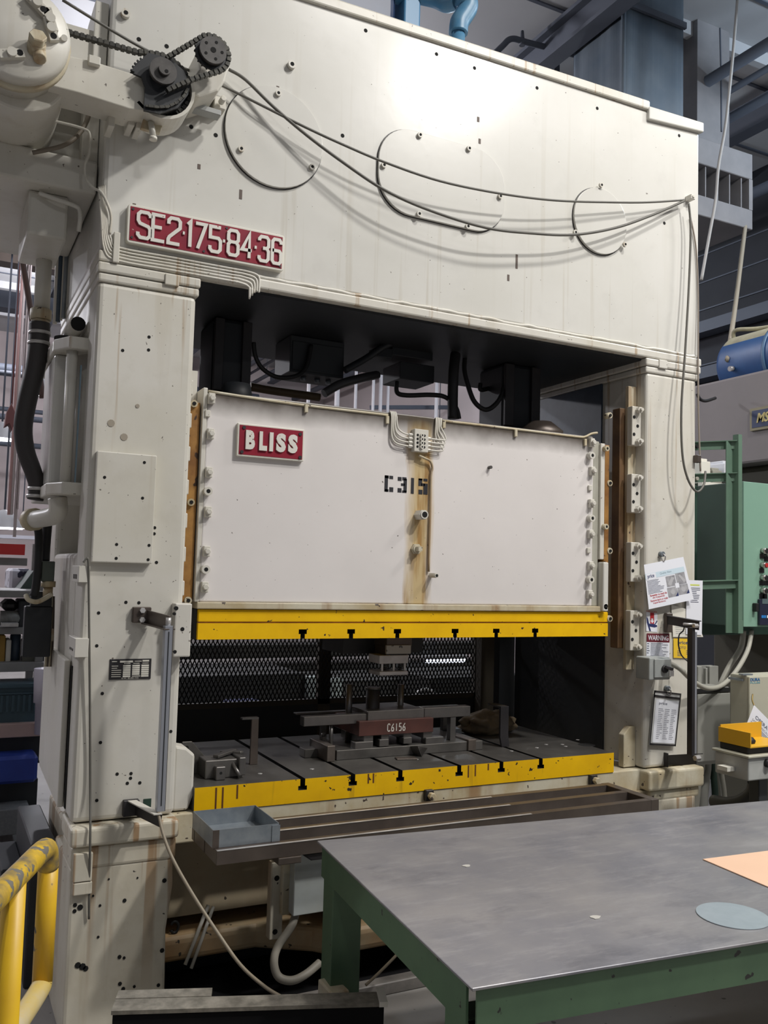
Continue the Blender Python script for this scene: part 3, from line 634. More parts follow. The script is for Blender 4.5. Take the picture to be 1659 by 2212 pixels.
for r_ in range(4):
    zz = za - (za - zb) * (.27 + .17 * r_); xt = XZ(846 + (3 - r_) * 3.6, 900, YS - .01)[0]
    m = MB(); m.tube([(xa - .02, YS - .018, zz), (xt + .03, YS - .018, zz + .006), (xt + .006, YS - .015, zz + .025), (xt, YS - .012, zz + .06), (xt, YS - .01, zst - .02), (xt - .005, YS - .004, zst + .004)], .0042, 6, step=4); build('lube_tube', m, cream, slide)
    xt = XZ(942 + (3 - r_) * 3.6, 905, YS - .01)[0]; xt2 = xt + .004 * r_
    m = MB(); m.tube([(xb + .016, YS - .018, zz - .008), (xt2 + .012, YS - .02, zz - .008), (xt2 + .02, YS - .02, zz + .006), (xt, YS - .012, zz + .05), (xt, YS - .01, zst - .03), (xt + .004, YS - .004, zst)], .0042, 6, step=4); build('lube_tube', m, cream, slide)
pt = [sx(905, 984, YS - .02), sx(918, 990, YS - .02), sx(930, 997, YS - .015), sx(934, 1012, YS - .01), sx(931, 1030, YS - .008), sx(929, 1120, YS - .008), sx(926, 1235, YS - .008)]
m = MB(); m.tube(pt, .0055, 8, step=4); build('lube_tube', m, dirty, slide)
for u, v, r_, h_, dk in ((903, 1113, .024, .055, 1), (897, 1186, .026, .015, 0), (930, 1243, .012, .05, 1)):
    p = sx(u, v); q = MB(); q.hexn((p.x, YS, p.z), (p.x, YS - h_, p.z), r_); q.cyl((p.x, YS - h_, p.z), (p.x, YS - h_ - .008, p.z), r_ * .8, 14)
    if dk: q.cyl((p.x, YS - h_ - .008, p.z), (p.x, YS - h_ - .0085, p.z), r_ * .58, 12, mi=1)
    else: q.box(p.x - .010, p.x + .010, YS - .05, YS - .02, p.z - .010, p.z + .010)
    build('pipe_plug', q, [dirty if not dk else cream, hole], slide)
p = sx(1056, 1010); q = MB(); q.cyl((p.x, YS, p.z), (p.x, YS - .02, p.z), .008, 10); build('grease_nipple', q, steel, slide)
# tube clipped along the top edge
m = MB(); m.tube([sx(450, 845), sx(560, 862), sx(660, 876), sx(760, 888), sx(838, 897)], .006, 8, step=3); build('top_tube', m, dirty, slide)
m = MB(); m.tube([sx(955, 909), sx(1060, 921), sx(1160, 933), sx(1240, 943), sx(1262, 944), sx(1277, 937), sx(1290, 935)], .006, 8, step=3); build('top_tube', m, dirty, slide)
for u, v in ((660, 878), (835, 903), (957, 913), (1112, 932), (1262, 952)):
    p = sx(u, v); q = MB(); q.box(p.x - .008, p.x + .008, YS - .014, YS, p.z - .028, p.z + .008); build('tube_clip', q, dirty, slide, .002, 1)

# ================================================================ BOLSTER
bz1 = CH - .8645; bz0 = ZS - .006
x0, x1 = .9724, 3.1064
bs = tslots((655, 763, 865, 992, 1083, 1168), 1660, YBED)
bol = thing('bolster_plate', 'thick steel press bolster with yellow front edge and T slots', 'bolster', (2.04, 3.97, bz0))
o = [(x1, bz1), (x1, bz0), (x0, bz0), (x0, bz1)]
for x in bs:
    o += [(x - .011, bz1), (x - .011, bz1 - .028), (x - .0195, bz1 - .028), (x - .0195, bz1 - .046), (x + .0195, bz1 - .046), (x + .0195, bz1 - .028), (x + .011, bz1 - .028), (x + .011, bz1)]
m = MB(); m.prism(o, YBED, YBED + .914, 'Y')
bo = build('slotted_plate', m, [steel, yellowdirty, hole], bol)
for p in bo.data.polygons:
    if p.normal.y < -.9: p.material_index = 1
    elif abs(p.normal.y) < .1 and p.normal.z < .5 and p.center.z + wloc(bo).z > bz0 + .01 and abs(p.center.x + wloc(bo).x - 2.04) < 1.05: p.material_index = 2
    elif p.normal.z > .9 and p.center.z + wloc(bo).z < bz1 - .01: p.material_index = 2
m = MB(); p = P(1267, 1609, Z=bz1); m.cyl((p.x, p.y, bz1 - .001), (p.x, p.y, bz1 + .0008), .045, 24); build('pin_hole', m, hole, bol)
for u, v in ((1248, 1598), (1215, 1608), (1222, 1612), (1160, 1615), (1180, 1608), (674, 1661), (562, 1671), (900, 1640), (1105, 1622)):
    p = P(u, v, Z=bz1); m = MB(); m.cyl((p.x, p.y, bz1 - .001), (p.x, p.y, bz1 + .0006), .010, 10); build('dowel', m, bright, bol)
m = MB()
for u, v, l in ((466, 1740, .07), (481, 1728, .05), (513, 1706, .035), (796, 1678, .028), (807, 1677, .028), (1012, 1665, .03), (1027, 1662, .03), (1055, 1655, .018)):
    p = P(u, v, Y=YBED); m.box(p.x - .004, p.x + .003, YBED - .0008, YBED, p.z - l, min(p.z + l, bz1 - .002))
build('oil_runs', m, mat('dried_oil', (.12, .045, .015), .5), bol, kind='stuff')
# bolts in the bed strip below
for u, v in ((924, 1716), (1278, 1683)):
    p = P(u, v, Y=YC + .02); q = MB(); q.box(p.x - .022, p.x + .018, YC - .004, YC + .02, p.z - .024, p.z + .024, 1); q.hexn((p.x, YC - .004, p.z), (p.x, YC - .03, p.z), .017); build('strip_bolt', q, [dirty, blackpaint], press, .002, 1)

# ================================================================ FEED RAIL FRAME
rz = CH - .988
rail = thing('feed_rail_frame', 'long brown steel feed rail frame bolted under the bolster', 'rail frame', (1.98, 3.27, rz - .05))
RY = [3.10, 3.255, 3.40]; RX0, RX1 = .947, 3.005
for y in RY:
    q = MB(); q.box(RX0, RX1, y, y + .006, rz - .048, rz); q.box(RX0, RX1, y + .006, y + .036, rz - .006, rz); build('rail', q, brownsteel, rail)
    q = MB(); q.box(RX0 + .25 if y > 3.2 else RX0, 2.3, y - .0012, y + .012, rz, rz + .0012); build('bright_edge', q, bright, rail)  # brighter strip along the top of the rail lip
q = MB(); q.box(RX1 - .045, RX1 + .001, 3.099, 3.44, rz - .05, rz + .001); build('end_rail', q, brownsteel, rail, .002)
q = MB(); q.box(RX0, RX0 + .03, 3.107, 3.44, rz - .05, rz - .004); build('end_rail', q, brownsteel, rail, .002)
for x in (1.22, 1.74, 2.28, 2.78):
    q = MB(); q.box(x - .045, x + .045, 3.095, 3.50, rz - .075, rz - .050); cb = build('cross_bearer', q, brownsteel, rail, .003)
    for y in (3.20, 3.345):
        q = MB(); q.box(x + .03, x + .05, y - .012, y + .012, rz - .05, rz - .030); build('spacer', q, clear, cb, .003)
m = MB(); m.prism([(1.27, rz - .05), (1.31, rz - .078), (1.38, rz - .078), (1.42, rz - .05)], 3.11, 3.16, 'Y'); build('support_foot', m, blackpaint, rail, .004)
m = MB(); m.box(RX0 + .2, RX1 - .2, 3.285, 3.39, rz - .060, rz - .052); build('drip_sheet', m, mat('dusty_drip_sheet', (.20, .185, .165), .6, var=(.13, .12, .11), vscale=5, vamt=.8), rail)

# ================================================================ GALVANISED TRAY
tx0, tx1, ty0, ty1, tz0, tz1 = .940, 1.190, 3.135, 3.41, rz + .001, CH - .925
tray = thing('parts_tray', 'small open galvanised sheet metal tray on the left end of the rails', 'tray', (1.065, 3.27, tz0))
t = .003
m = MB(); m.box(tx0, tx1, ty0, ty1, tz0, tz0 + t); build('tray_floor', m, galv, tray)
for (a, b_, c, d) in ((tx0, tx1, ty0, ty0 + t), (tx0, tx1, ty1 - t, ty1), (tx0, tx0 + t, ty0, ty1), (tx1 - t, tx1, ty0, ty1)):
    m = MB(); m.box(a, b_, c, d, tz0 + t, tz1); build('tray_wall', m, galv, tray)
m = MB(); m.box(tx0 - .001, tx0 + .022, ty0 - .003, ty0, tz0, tz1); build('corner_tab', m, brownsteel, tray)
m = MB(); m.box(tx1 - .030, tx1 + .001, ty0 - .003, ty0, tz0, tz1 - .004); build('corner_tab', m, galv, tray)

# ================================================================ WORK TABLE
tzt = CH - .95; ang = math.radians(-5.0)
TB = P(684, 1816, Z=tzt); TF = P(1020, 2135, Z=tzt)
depth = (Vector((TB.x, TB.y, 0)) - Vector((TF.x, TF.y, 0))).length
TM = Matrix.Translation((TF.x, TF.y, 0)) @ Matrix.Rotation(ang, 4, 'Z')
TL_ = 2.44
tab = thing('work_table', 'heavy green steel bench with scuffed dark steel plate top', 'table', tuple(TM @ Vector((TL_ / 2, depth / 2, 0))))
def tb(mb, *a, mi=0): return mb.box(*a, mi, TM)
m = MB(); tb(m, 0, TL_, 0, depth, tzt - .008, tzt); build('table_top', m, tabletop, tab, .0015, 1)
def channel(x0, x1, y0, y1, kind):
    q = MB(); z1, z0_ = tzt - .009, tzt - .112
    if kind == 'front': tb(q, x0, x1, y0, y0 + .007, z0_, z1); tb(q, x0, x1, y0 + .007, y0 + .05, z1 - .007, z1); tb(q, x0, x1, y0 + .007, y0 + .05, z0_, z0_ + .007)
    if kind == 'back': tb(q, x0, x1, y1 - .007, y1, z0_, z1); tb(q, x0, x1, y1 - .05, y1 - .007, z1 - .007, z1); tb(q, x0, x1, y1 - .05, y1 - .007, z0_, z0_ + .007)
    if kind == 'left': tb(q, x0, x0 + .007, y0, y1, z0_, z1); tb(q, x0 + .007, x0 + .05, y0, y1, z1 - .007, z1); tb(q, x0 + .007, x0 + .05, y0, y1, z0_, z0_ + .007)
    if kind == 'right': tb(q, x1 - .007, x1, y0, y1, z0_, z1); tb(q, x1 - .05, x1 - .007, y0, y1, z1 - .007, z1); tb(q, x1 - .05, x1 - .007, y0, y1, z0_, z0_ + .007)
    return build('apron_channel', q, tablegreen, tab)
channel(.020, TL_ - .02, .012, .07, 'front'); channel(.06, TL_ - .06, depth - .07, depth - .012, 'back')
channel(.008, .06, .045, depth - .035, 'left'); channel(TL_ - .06, TL_ - .008, .045, depth - .035, 'right')
for lx in (.012, TL_ - .115):
    for ly in (.06, depth - .155):
        q = MB(); tb(q, lx, lx + .105, ly, ly + .105, .012, tzt - .112); build('leg', q, tablegreen, tab, .004)
        q = MB(); tb(q, lx - .02, lx + .125, ly - .02, ly + .125, 0, .012); build('foot_plate', q, tablegreen, tab)
# laid on the table
p1, p2, p3 = P(1518, 1856, Z=tzt + .003), P(1659, 1838, Z=tzt + .003), P(1659, 1915, Z=tzt + .003)
e1 = (p2 - p1).normalized(); e2 = Vector((e1.y, -e1.x, 0)); 
orange = mat('pale_orange_sheet', (.78, .52, .36), .5, var=(.74, .48, .33), vscale=4, vamt=.6)
mt = Matrix(((e1.x, e2.x, 0, p1.x), (e1.y, e2.y, 0, p1.y), (0, 0, 1, tzt), (0, 0, 0, 1)))
q = MB(); q.box(0, .75, 0, .62, .0005, .004, 0, mt); build('protective_sheet', q, orange, None, .0005, 1, 'pale orange rectangular sheet lying flat on the steel table', 'sheet')
pc = P(1583, 1979, Z=tzt); pe_ = P(1506, 1975, Z=tzt); rd = (pc - pe_).length
q = MB(); q.cyl((pc.x, pc.y, tzt + .0004), (pc.x, pc.y, tzt + .003), rd, 48); build('metal_disc', q, mat('zinc_disc', (.36, .42, .46), .35, .3, var=(.42, .48, .52), vscale=20, vamt=.7), None, 0, 2, 'round zinc grey sheet metal disc lying on the steel table', 'disc')
for i, (u, v, r_) in enumerate(((1008, 1871, .014), (1286, 1982, .016), (1230, 1880, .005))):
    c = P(u, v, Z=tzt); q = MB(); o = [(c.x + r_ * (1 + .3 * math.sin(k * 2.1 + i)) * math.cos(k * .7), c.y + r_ * .8 * math.sin(k * .7)) for k in range(9)]; q.prism(o, tzt + .0003, tzt + .0018, 'Z')
    if i < 2: build('paint_scrap', q, mat('pale_scrap', (.48, .46, .42), .6), None, 0, 2, ('small pale scrap on the table top, nearer the rails', 'small pale scrap on the table top, nearer the front edge')[i], 'scrap')
# ================================================================ DIE TOOLING ON THE BOLSTER
zb_ = bz1
def onb(u, v): return P(u, v, Z=zb_)
die = thing('lower_die', 'dark steel lower die set marked C6156 on the bolster', 'die', tuple(onb(860, 1640)))
YD = onb(860, 1632).y
def dbox(u0, v0, u1, v1, Y, dep, m_, par, name, bev=.002):
    a, c = P(u0, v0, Y=Y), P(u1, v1, Y=Y); q = MB(); q.box(min(a.x, c.x), max(a.x, c.x), Y, Y + dep, min(a.z, c.z), max(a.z, c.z)); return build(name, q, m_, par, bev, 1)
a = onb(712, 1640); c = onb(1050, 1608)
q = MB(); q.box(P(725, 1640, Y=YD).x, P(1040, 1625, Y=YD).x, YD - .01, YD + .32, zb_ + .0005, zb_ + .045); build('die_shoe', q, steel, die, .002, 1)
dbox(776, 1559, 936, 1581, YD, .30, mat('red_brown_die_plate', (.13, .055, .045), .45, .3, var=(.08, .04, .035), vscale=8, vamt=.8), die, 'marked_plate')
mp = [o for o in die.children if o.name.startswith('marked_plate')][0]
cx_ = P(836, 1572, Y=YD); q = MB(); 
wd_ = (P(877, 1568, Y=YD).x - cx_.x) / 5
GL['C'] = [[(1, .8), (.8, 1), (.3, 1), (0, .8), (0, .2), (.3, 0), (.8, 0), (1, .15)]]; GL["6h"] = [[(.9, 1), (.2, .6), (0, .3), (.2, 0), (.8, 0), (1, .25), (.8, .48), (.1, .4)]]; GL["5h"] = [[(1, 1), (.2, 1), (.1, .55), (.8, .55), (1, .3), (.8, 0), (0, 0)]]; GL["1h"] = [[(.5, 1), (.5, 0)]]
pz = (P(850, 1571, Y=YD).z)
for i, g in enumerate(('C', '6h', '1h', '5h', '6h')):
    q = MB()
    for st in GL[g]: stroke(q, [(cx_.x + wd_ * (i + .15 + .62 * a_), pz - .017 + .034 * b_) for a_, b_ in st], .0042, YD - .001, YD)
    build('chalk_letter', q, letterwhite, mp)
dbox(795, 1537, 916, 1556, YD + .02, .24, bright if False else mat('grey_die_steel', (.20, .19, .18), .35, .7, var=(.12, .115, .11), vscale=7, vamt=.8), die, 'die_block')
gd = MATS['grey_die_steel']
for u0, u1, v0, v1 in ((786, 806, 1581, 1612), (824, 840, 1574, 1600), (872, 888, 1572, 1597), (915, 934, 1568, 1594)):
    dbox(u0, v0, u1, v1, YD + .01, .26, gd, die, 'parallel')
for u0, u1, v0, v1 in ((767, 806, 1604, 1620), (920, 958, 1594, 1608), (820, 840, 1598, 1612), (872, 890, 1594, 1606)):
    dbox(u0, v0, u1, v1, YD - .005, .05, gd, die, 'toe_clamp')
b1 = thing('feed_bar', 'long dark steel stock bar left of the marked die', 'steel bar', tuple(P(726, 1560, Y=YD + .03)))
dbox(657, 1549, 796, 1562, YD + .03, .05, gd, b1, 'bar')
q = MB(); p = P(717, 1560, Y=YD + .05); q.cyl((p.x, YD + .055, zb_ + .002), (p.x, YD + .055, p.z), .010, 10); build('support_spring', q, gd, b1)
b1 = thing('feed_bar', 'long dark steel stock bar right of the marked die', 'steel bar', tuple(P(966, 1548, Y=YD + .03)))
dbox(917, 1530, 1016, 1547, YD + .03, .05, gd, b1, 'bar')
q = MB(); p = P(985, 1548, Y=YD + .05); q.box(p.x - .04, p.x - .01, YD + .035, YD + .07, zb_ + .046, p.z + .001); build('support_block', q, gd, b1)
b1 = thing('feed_bar', 'long thin stock rail behind the die block', 'steel bar', tuple(P(850, 1540, Y=YD + .27)))
dbox(640, 1541, 995, 1527, YD + .285, .04, steel, b1, 'bar')
for q_ in (700, 960):
    q = MB(); p = P(q_, 1540, Y=YD + .30); q.box(p.x - .012, p.x + .012, YD + .29, YD + .32, zb_ + .001 if q_ < 720 else zb_ + .046, P(q_, 1545, Y=YD + .3).z); build('support_block', q, steel, b1)
for i, (u, v) in enumerate(((755, 1478), (866, 1478))):
    p = P(u, v, Y=YD + .17); q = MB(); q.cyl((p.x, YD + .17, zb_ + .045), (p.x, YD + .17, p.z), .016, 14); build('guide_pin', q, gd, die)
p = P(806, 1488, Y=YD + .12); q = MB(); q.cyl((p.x, YD + .12, zb_ + .046), (p.x, YD + .12, p.z), .034, 20); build('bushing', q, blackpaint, die)
q = MB(); q.cyl((p.x, YD + .12, p.z), (p.x, YD + .12, p.z + .008), .036, 20); build('bushing_rim', q, gd, die)
# upper die on the slide
ud = thing('upper_die', 'upper die set hanging below the yellow slide edge', 'die', tuple(P(852, 1460, Y=YD + .05)))
dbox(836, 1377, 890, 1396, YD + .05, .14, brownsteel, ud, 'top_block'); 
a, c = P(760, 1397, Y=YD + .09), P(935, 1377, Y=YD + .09)
q = MB(); q.box(a.x, c.x, YD + .19, YD + .45, P(850, 1415, Y=YD + .09).z, zsb - .001); build('upper_shoe', q, greasyshade, ud)
q = MB(); a, c = P(835, 1412, Y=YD + .04), P(888, 1398, Y=YD + .04); q.box(a.x, c.x, YD + .04, YD + .055, a.z - .002, c.z + .01); lp = build('pale_label_plate', q, mat('scratched_label', (.42, .41, .38), .5, chip=(.1, .1, .1), cscale=40, cthr=.66), ud, .001, 1)
dbox(820, 1416, 882, 1433, YD + .04, .12, bright, ud, 'pressure_plate')
for u in (826, 851, 875):
    dbox(u - 2, 1432, u + 2, 1452, YD + .05, .006, bright, ud, 'stripper_bolt')
for u in (834, 866):
    q = MB(); p = P(u, 1433, Y=YD + .09); z1_ = P(u, 1452, Y=YD + .09).z
    q.tube([(p.x + .014 * math.cos(k * .9), YD + .09 + .014 * math.sin(k * .9), p.z + (z1_ - p.z) * k / 34) for k in range(35)], .003, 5, step=1); build('spring', q, steel, ud)
dbox(820, 1451, 881, 1458, YD + .04, .12, bright, ud, 'stripper_plate')
q = MB(); q.box(P(836, 1396, Y=YD + .05).x, P(884, 1396, Y=YD + .05).x, YD + .056, YD + .18, P(850, 1416, Y=YD + .05).z, P(850, 1396, Y=YD + .05).z); build('holder', q, brownsteel, ud)
# loose tooling
def blk(name, label, cat, u, v, w, d, h, m_, rz=0.0, group=None, z=0.0, bev=.002):
    p = onb(u, v); q = MB(); q.box(-w / 2, w / 2, 0, d, zb_ + .0006 + z, zb_ + h + z, 0, Matrix.Translation((p.x, p.y, 0)) @ Matrix.Rotation(rz, 4, 'Z')); return build(name, q, m_, None, bev, 1, label, cat, group)
p = onb(548, 1652)
up = thing('stock_guide', 'tall dark upright bar standing on the left of the bolster', 'upright', tuple(p))
q = MB(); q.prism([(p.x - .018, zb_ + .0006), (p.x + .018, zb_ + .0006), (p.x + .016, zb_ + .20), (p.x - .016, zb_ + .20)], p.y, p.y + .012, 'Y'); build('upright_bar', q, brownsteel, up, .001, 1)
q = MB(); q.box(p.x - .06, p.x + .016, p.y, p.y + .03, zb_ + .20, zb_ + .208); build('top_foot', q, steel, up)
p = onb(1088, 1614)
up = thing('stock_guide', 'tall dark upright plate beside the cloth heap on the bolster', 'upright', tuple(p))
q = MB(); q.prism([(p.x - .01, zb_ + .0006), (p.x + .035, zb_ + .0006), (p.x + .028, zb_ + .06), (p.x + .028, zb_ + .205), (p.x - .022, zb_ + .205), (p.x - .022, zb_ + .05)], p.y, p.y + .014, 'Y'); build('upright_bar', q, blackpaint, up, .001, 1)
q = MB(); q.box(p.x - .022, p.x + .028, p.y + .0142, p.y + .12, zb_ + .197, zb_ + .205); build('top_foot', q, steel, up)
blk('clamp_block', 'tall square steel clamp block left of the die shoe', 'clamp', 715, 1646, .040, .19, .072, mat('scuffed_clamp_steel', (.16, .135, .115), .45, .5, var=(.09, .075, .065), vscale=9, vamt=.8))
sc = MATS['scuffed_clamp_steel']
q = MB(); p = onb(715, 1640); q.hexn((p.x, p.y + .10, zb_ + .0725), (p.x, p.y + .10, zb_ + .088), .018); q.cyl((p.x, p.y + .10, zb_ + .088), (p.x, p.y + .10, zb_ + .102), .010, 10); build('clamp_bolt', q, steel, None, 0, 2, 'hexagon bolt on top of the tall left clamp block', 'bolt')
blk('step_block', 'small pale-edged step block left of the tall clamp block', 'block', 672, 1637, .065, .07, .04, steel)
blk('clamp_block', 'brown square steel clamp block right of the die shoe', 'clamp', 1020, 1622, .045, .16, .055, sc)
blk('step_block', 'small brown block touching the right clamp block', 'block', 1038, 1618, .022, .05, .035, sc)
blk('step_block', 'low flat bright block behind the right clamp block', 'block', 985, 1598, .07, .07, .055, galv)
blk('flat_strap', 'thin dark flat strap lying in front of the die shoe', 'strap', 880, 1642, .10, .05, .006, brownsteel, -.25)
p = onb(912, 1634)
q = MB(); q.add([(p.x - .05, p.y + .12, zb_ + .028), (p.x - .028, p.y - .01, zb_ + .05), (p.x - .008, p.y - .01, zb_ + .001), (p.x - .03, p.y + .12, zb_ + .001), (p.x + .022, p.y - .01, zb_ + .04), (p.x + .0, p.y + .12, zb_ + .03),
                 (p.x - .054, p.y + .12, zb_ + .028), (p.x - .032, p.y - .01, zb_ + .052), (p.x - .008, p.y - .01, zb_ + .0006), (p.x - .03, p.y + .12, zb_ + .0006), (p.x + .026, p.y - .01, zb_ + .04), (p.x + .004, p.y + .12, zb_ + .03)],
                [(0, 1, 2, 3), (3, 2, 4, 5), (6, 9, 8, 7), (9, 11, 10, 8), (0, 6, 7, 1), (1, 7, 8, 2), (2, 8, 10, 4), (4, 10, 11, 5), (5, 11, 9, 3), (3, 9, 6, 0)])
build('scrap_chute', q, gd, None, 0, 2, 'folded V shaped sheet metal chute in front of the die', 'chute')
# cluttered clamp on the left end of the bolster
p = onb(450, 1690); pr = onb(522, 1676)
cl_ = thing('quick_clamp', 'cluttered dark steel clamp fixture on the left end of the bolster', 'clamp', tuple((p + pr) / 2))
q = MB(); w_ = (pr.x - p.x); q.box(p.x, pr.x, p.y + .05, p.y + .16, zb_ + .0006, zb_ + .075); build('clamp_body', q, steel, cl_, .003, 1)
q = MB(); q.box(p.x + .035, p.x + .075, p.y + .012, p.y + .05, zb_ + .0006, zb_ + .055); build('jaw', q, gd, cl_, .003, 1)
q = MB(); q.cyl((p.x + .055, p.y + .0115, zb_ + .03), (p.x + .055, p.y + .013, zb_ + .03), .006, 10); build('jaw_hole', q, hole, cl_)
q = MB(); q.box(pr.x - .026, pr.x + .002, p.y + .02, p.y + .15, zb_ + .012, zb_ + .085); build('jaw', q, gd, cl_, .003, 1)
q = MB(); q.cyl((p.x + .115, p.y + .06, zb_ + .06), (p.x + .135, p.y + .005, zb_ + .012), .009, 10); build('screw', q, gd, cl_)
q = MB(); q.bar((p.x + .05, p.y + .08, zb_ + .084), (pr.x - .01, p.y + .15, zb_ + .092), .03, .012); build('strap', q, gd, cl_, .002, 1)
q = MB(); q.bar((p.x + .10, p.y + .17, zb_ + .084), (pr.x + .01, p.y + .10, zb_ + .090), .025, .010); build('strap', q, steel, cl_, .002, 1)
p2 = P(388, 1660, Y=p.y + .17); q = MB(); q.prism([(p.x - .07, zb_ + .0006), (p.x + .03, zb_ + .0006), (p.x + .03, zb_ + .07), (p.x - .028, zb_ + .135), (p.x - .07, zb_ + .135)], p.y + .17, p.y + .178, 'Y'); build('gusset', q, steel, cl_, .002, 1)
q = MB(); q.cyl((p.x - .05, p.y + .168, zb_ + .11), (p.x - .05, p.y + .17, zb_ + .11), .009, 10); build('gusset_hole', q, hole, cl_)
# bundle of brown cloth
p = onb(1085, 1592); random.seed(11); bm = bmesh.new(); bmesh.ops.create_icosphere(bm, subdivisions=4, radius=1)
q = MB()
from mathutils import noise as mnoise
vs = []
for v in bm.verts:
    n = mnoise.noise(v.co * 2.2) * .30 + mnoise.noise(v.co * 5.5 + Vector((3, 1, 0))) * .14
    c = v.co * (1 + n); vs.append(Vector((p.x + c.x * .17, p.y + .14 + c.y * .09, max(zb_ + .001, zb_ + .045 + c.z * .075))))
q.add(vs, [tuple(v.index for v in f.verts) for f in bm.faces], 0, True); bm.free()
build('cloth_bundle', q, mat('oily_brown_cloth', (.16, .12, .07), .8, var=(.09, .07, .045), vscale=18, vamt=.8), None, 0, 2, 'crumpled brown oily cloth behind the right upright on the bolster', 'cloth')

# ================================================================ REAR MESH GUARD
YM = 4.78
mg = thing('mesh_guard', 'dark expanded metal guard panel behind the press opening', 'guard', (2.05, YM, 0))
pu = .0245; pv = .052; mx0, mx1, mz0, mz1 = .9, 3.10, 1.0, 2.05
q = MB(); nx, nz = int((mx1 - mx0) / pu), int((mz1 - mz0) / pv)
hw, hd = .0032, .0025
for i in range(nx):
    for j in range(nz):
        x = mx0 + i * pu; z = mz0 + j * pv
        for (ax, az, bx, bz) in ((x, z + pv / 2, x + pu / 2, z + pv), (x + pu / 2, z + pv, x + pu, z + pv / 2), (x, z + pv / 2, x + pu / 2, z), (x + pu / 2, z, x + pu, z + pv / 2)):
            q.add([(ax - hw, YM - hd, az), (ax + hw, YM + hd, az), (bx + hw, YM + hd, bz), (bx - hw, YM - hd, bz)], [(0, 1, 2, 3)])
            q.add([(ax - hw, YM + hd, az), (ax + hw, YM - hd, az), (bx + hw, YM - hd, bz), (bx - hw, YM + hd, bz)], [(0, 1, 2, 3)])
build('expanded_mesh', q, greasyshade, mg, kind='stuff')
for x0_, x1_ in ((P(690, 1450, Y=YM).x, P(716, 1450, Y=YM).x), (3.09, 3.16), (.86, .90)):
    q = MB(); q.box(x0_, x1_, YM + .01, YM + .05, 0, 2.1); build('post', q, mat('dark_brown_post', (.05, .042, .03), .6), mg)
for z_ in (.97, 1.42, 2.06):
    q = MB(); q.box(.88, 3.12, YM + .01, YM + .035, z_, z_ + .03); build('cross_rail', q, MATS['dark_brown_post'], mg)
q = MB(); q.box(3.08, 3.18, 4.70, 4.76, 0, 2.6); build('rear_shield', q, MATS['dark_brown_post'], mg)
q = MB(); q.box(3.175, 3.288, 4.64, 4.70, 0, 2.6); build('rear_shield', q, greasyshade, mg)
q = MB(); q.box(.88, 3.12, YM + .012, YM + .016, .2, .97); build('kick_sheet', q, greasyshade, mg)

# ================================================================ UNDER THE CROWN
for i, (u0, u1) in enumerate(((462, 542), (1090, 1165))):
    YR = 3.95; a = P(u0, 730, Y=YR); c = P(u1, 730, Y=YR); xm = (a.x + c.x) / 2; w_ = c.x - a.x
    cr_ = thing('connecting_rod', ('left', 'right')[i] + ' black connecting rod from crown down to the slide top', 'connecting rod', (xm, YR + .1, zst))
    q = MB(); q.box(xm - w_ / 2, xm + w_ / 2, YR, YR + .25, zst + .001, ZB - .013); build('rod', q, greasyshade, cr_, .02)
    q = MB(); q.box(xm - w_ / 2 + .0, xm - w_ / 4, YR - .02, YR, zst + .08, ZB - .02); build('rib', q, blackpaint, cr_, .004); q = MB(); q.box(xm + w_ / 4, xm + w_ / 2, YR - .02, YR, zst + .08, ZB - .02); build('rib', q, blackpaint, cr_, .004)
    q = MB(); q.lathe([(0, .0), (0, .12 if i else .07), (.05, .12 if i else .07), (.10, .06), (.10, 0)], (xm + (.06 if i else 0), YR - .10, zst + .001), (0, 0, 1), 24); build('screw_cap', q, brownsteel if i else greasyshade, cr_)
YJ = 4.05
jb = thing('junction_box', 'black sheet metal junction box hanging under the crown', 'box', tuple(P(690, 800, Y=YJ)))
a = P(628, 735, Y=YJ); c = P(742, 818, Y=YJ)
q = MB(); q.box(a.x, c.x, YJ, YJ + .22, c.z, ZB - .014); build('box_body', q, mat('dark_box', (.030, .034, .038), .5), jb, .004)
q = MB(); q.box(a.x + .01, c.x - .01, YJ - .006, YJ, c.z + .012, a.z); build('box_lid', q, MATS['dark_box'], jb, .003)
for u in (660, 690, 714):
    p = P(u, 820, Y=YJ + .05); q = MB(); q.cyl((p.x, YJ + .08, c.z), (p.x, YJ + .08, c.z - .02), .014, 12); build('gland', q, galv, jb)
YV = 4.0
vb = thing('valve_block', 'black hydraulic valve cluster under the middle of the crown', 'valve', tuple(P(890, 780, Y=YV)))
for u0, v0, u1, v1, d_, m_ in ((848, 745, 935, 780, .16, greasyshade), (868, 725, 925, 748, .10, blackpaint), (865, 780, 938, 828, .2, greasyshade), (815, 748, 848, 775, .10, greasyshade), (890, 736, 920, 752, -.03, MATS['dark_box'])):
    a, c = P(u0, v0, Y=YV), P(u1, v1, Y=YV); q = MB(); q.box(a.x, c.x, min(YV, YV + d_), max(YV, YV + d_), c.z, a.z); build('valve_body', q, m_, vb, .004)
a = P(890, 745, Y=YV); q = MB(); q.box(a.x - .05, a.x + .1, YV + .02, YV + .1, a.z, ZB - .013); build('hanger', q, greasyshade, vb)
for u, v in ((898, 745), (915, 747)):
    p = P(u, v, Y=YV - .03); q = MB(); q.cyl((p.x, YV - .03, p.z), (p.x, YV - .036, p.z), .012, 12); build('valve_plug', q, galv, vb)
def hose(name, label, pts, r, m_, n=8, cat='hose', group=None):
    q = MB(); q.tube(pts, r, n); return build(name, q, m_, None, 0, 2, label, cat, group)
hose('hydraulic_hose', 'curved black hose between left connecting rod and junction box', [P(548, 740, Y=3.94), P(552, 770, Y=3.94), P(568, 797, Y=3.95), P(600, 815, Y=3.98), P(640, 812, Y=4.0), P(662, 790, Y=4.02), P(672, 745, Y=4.03)], .011, black)
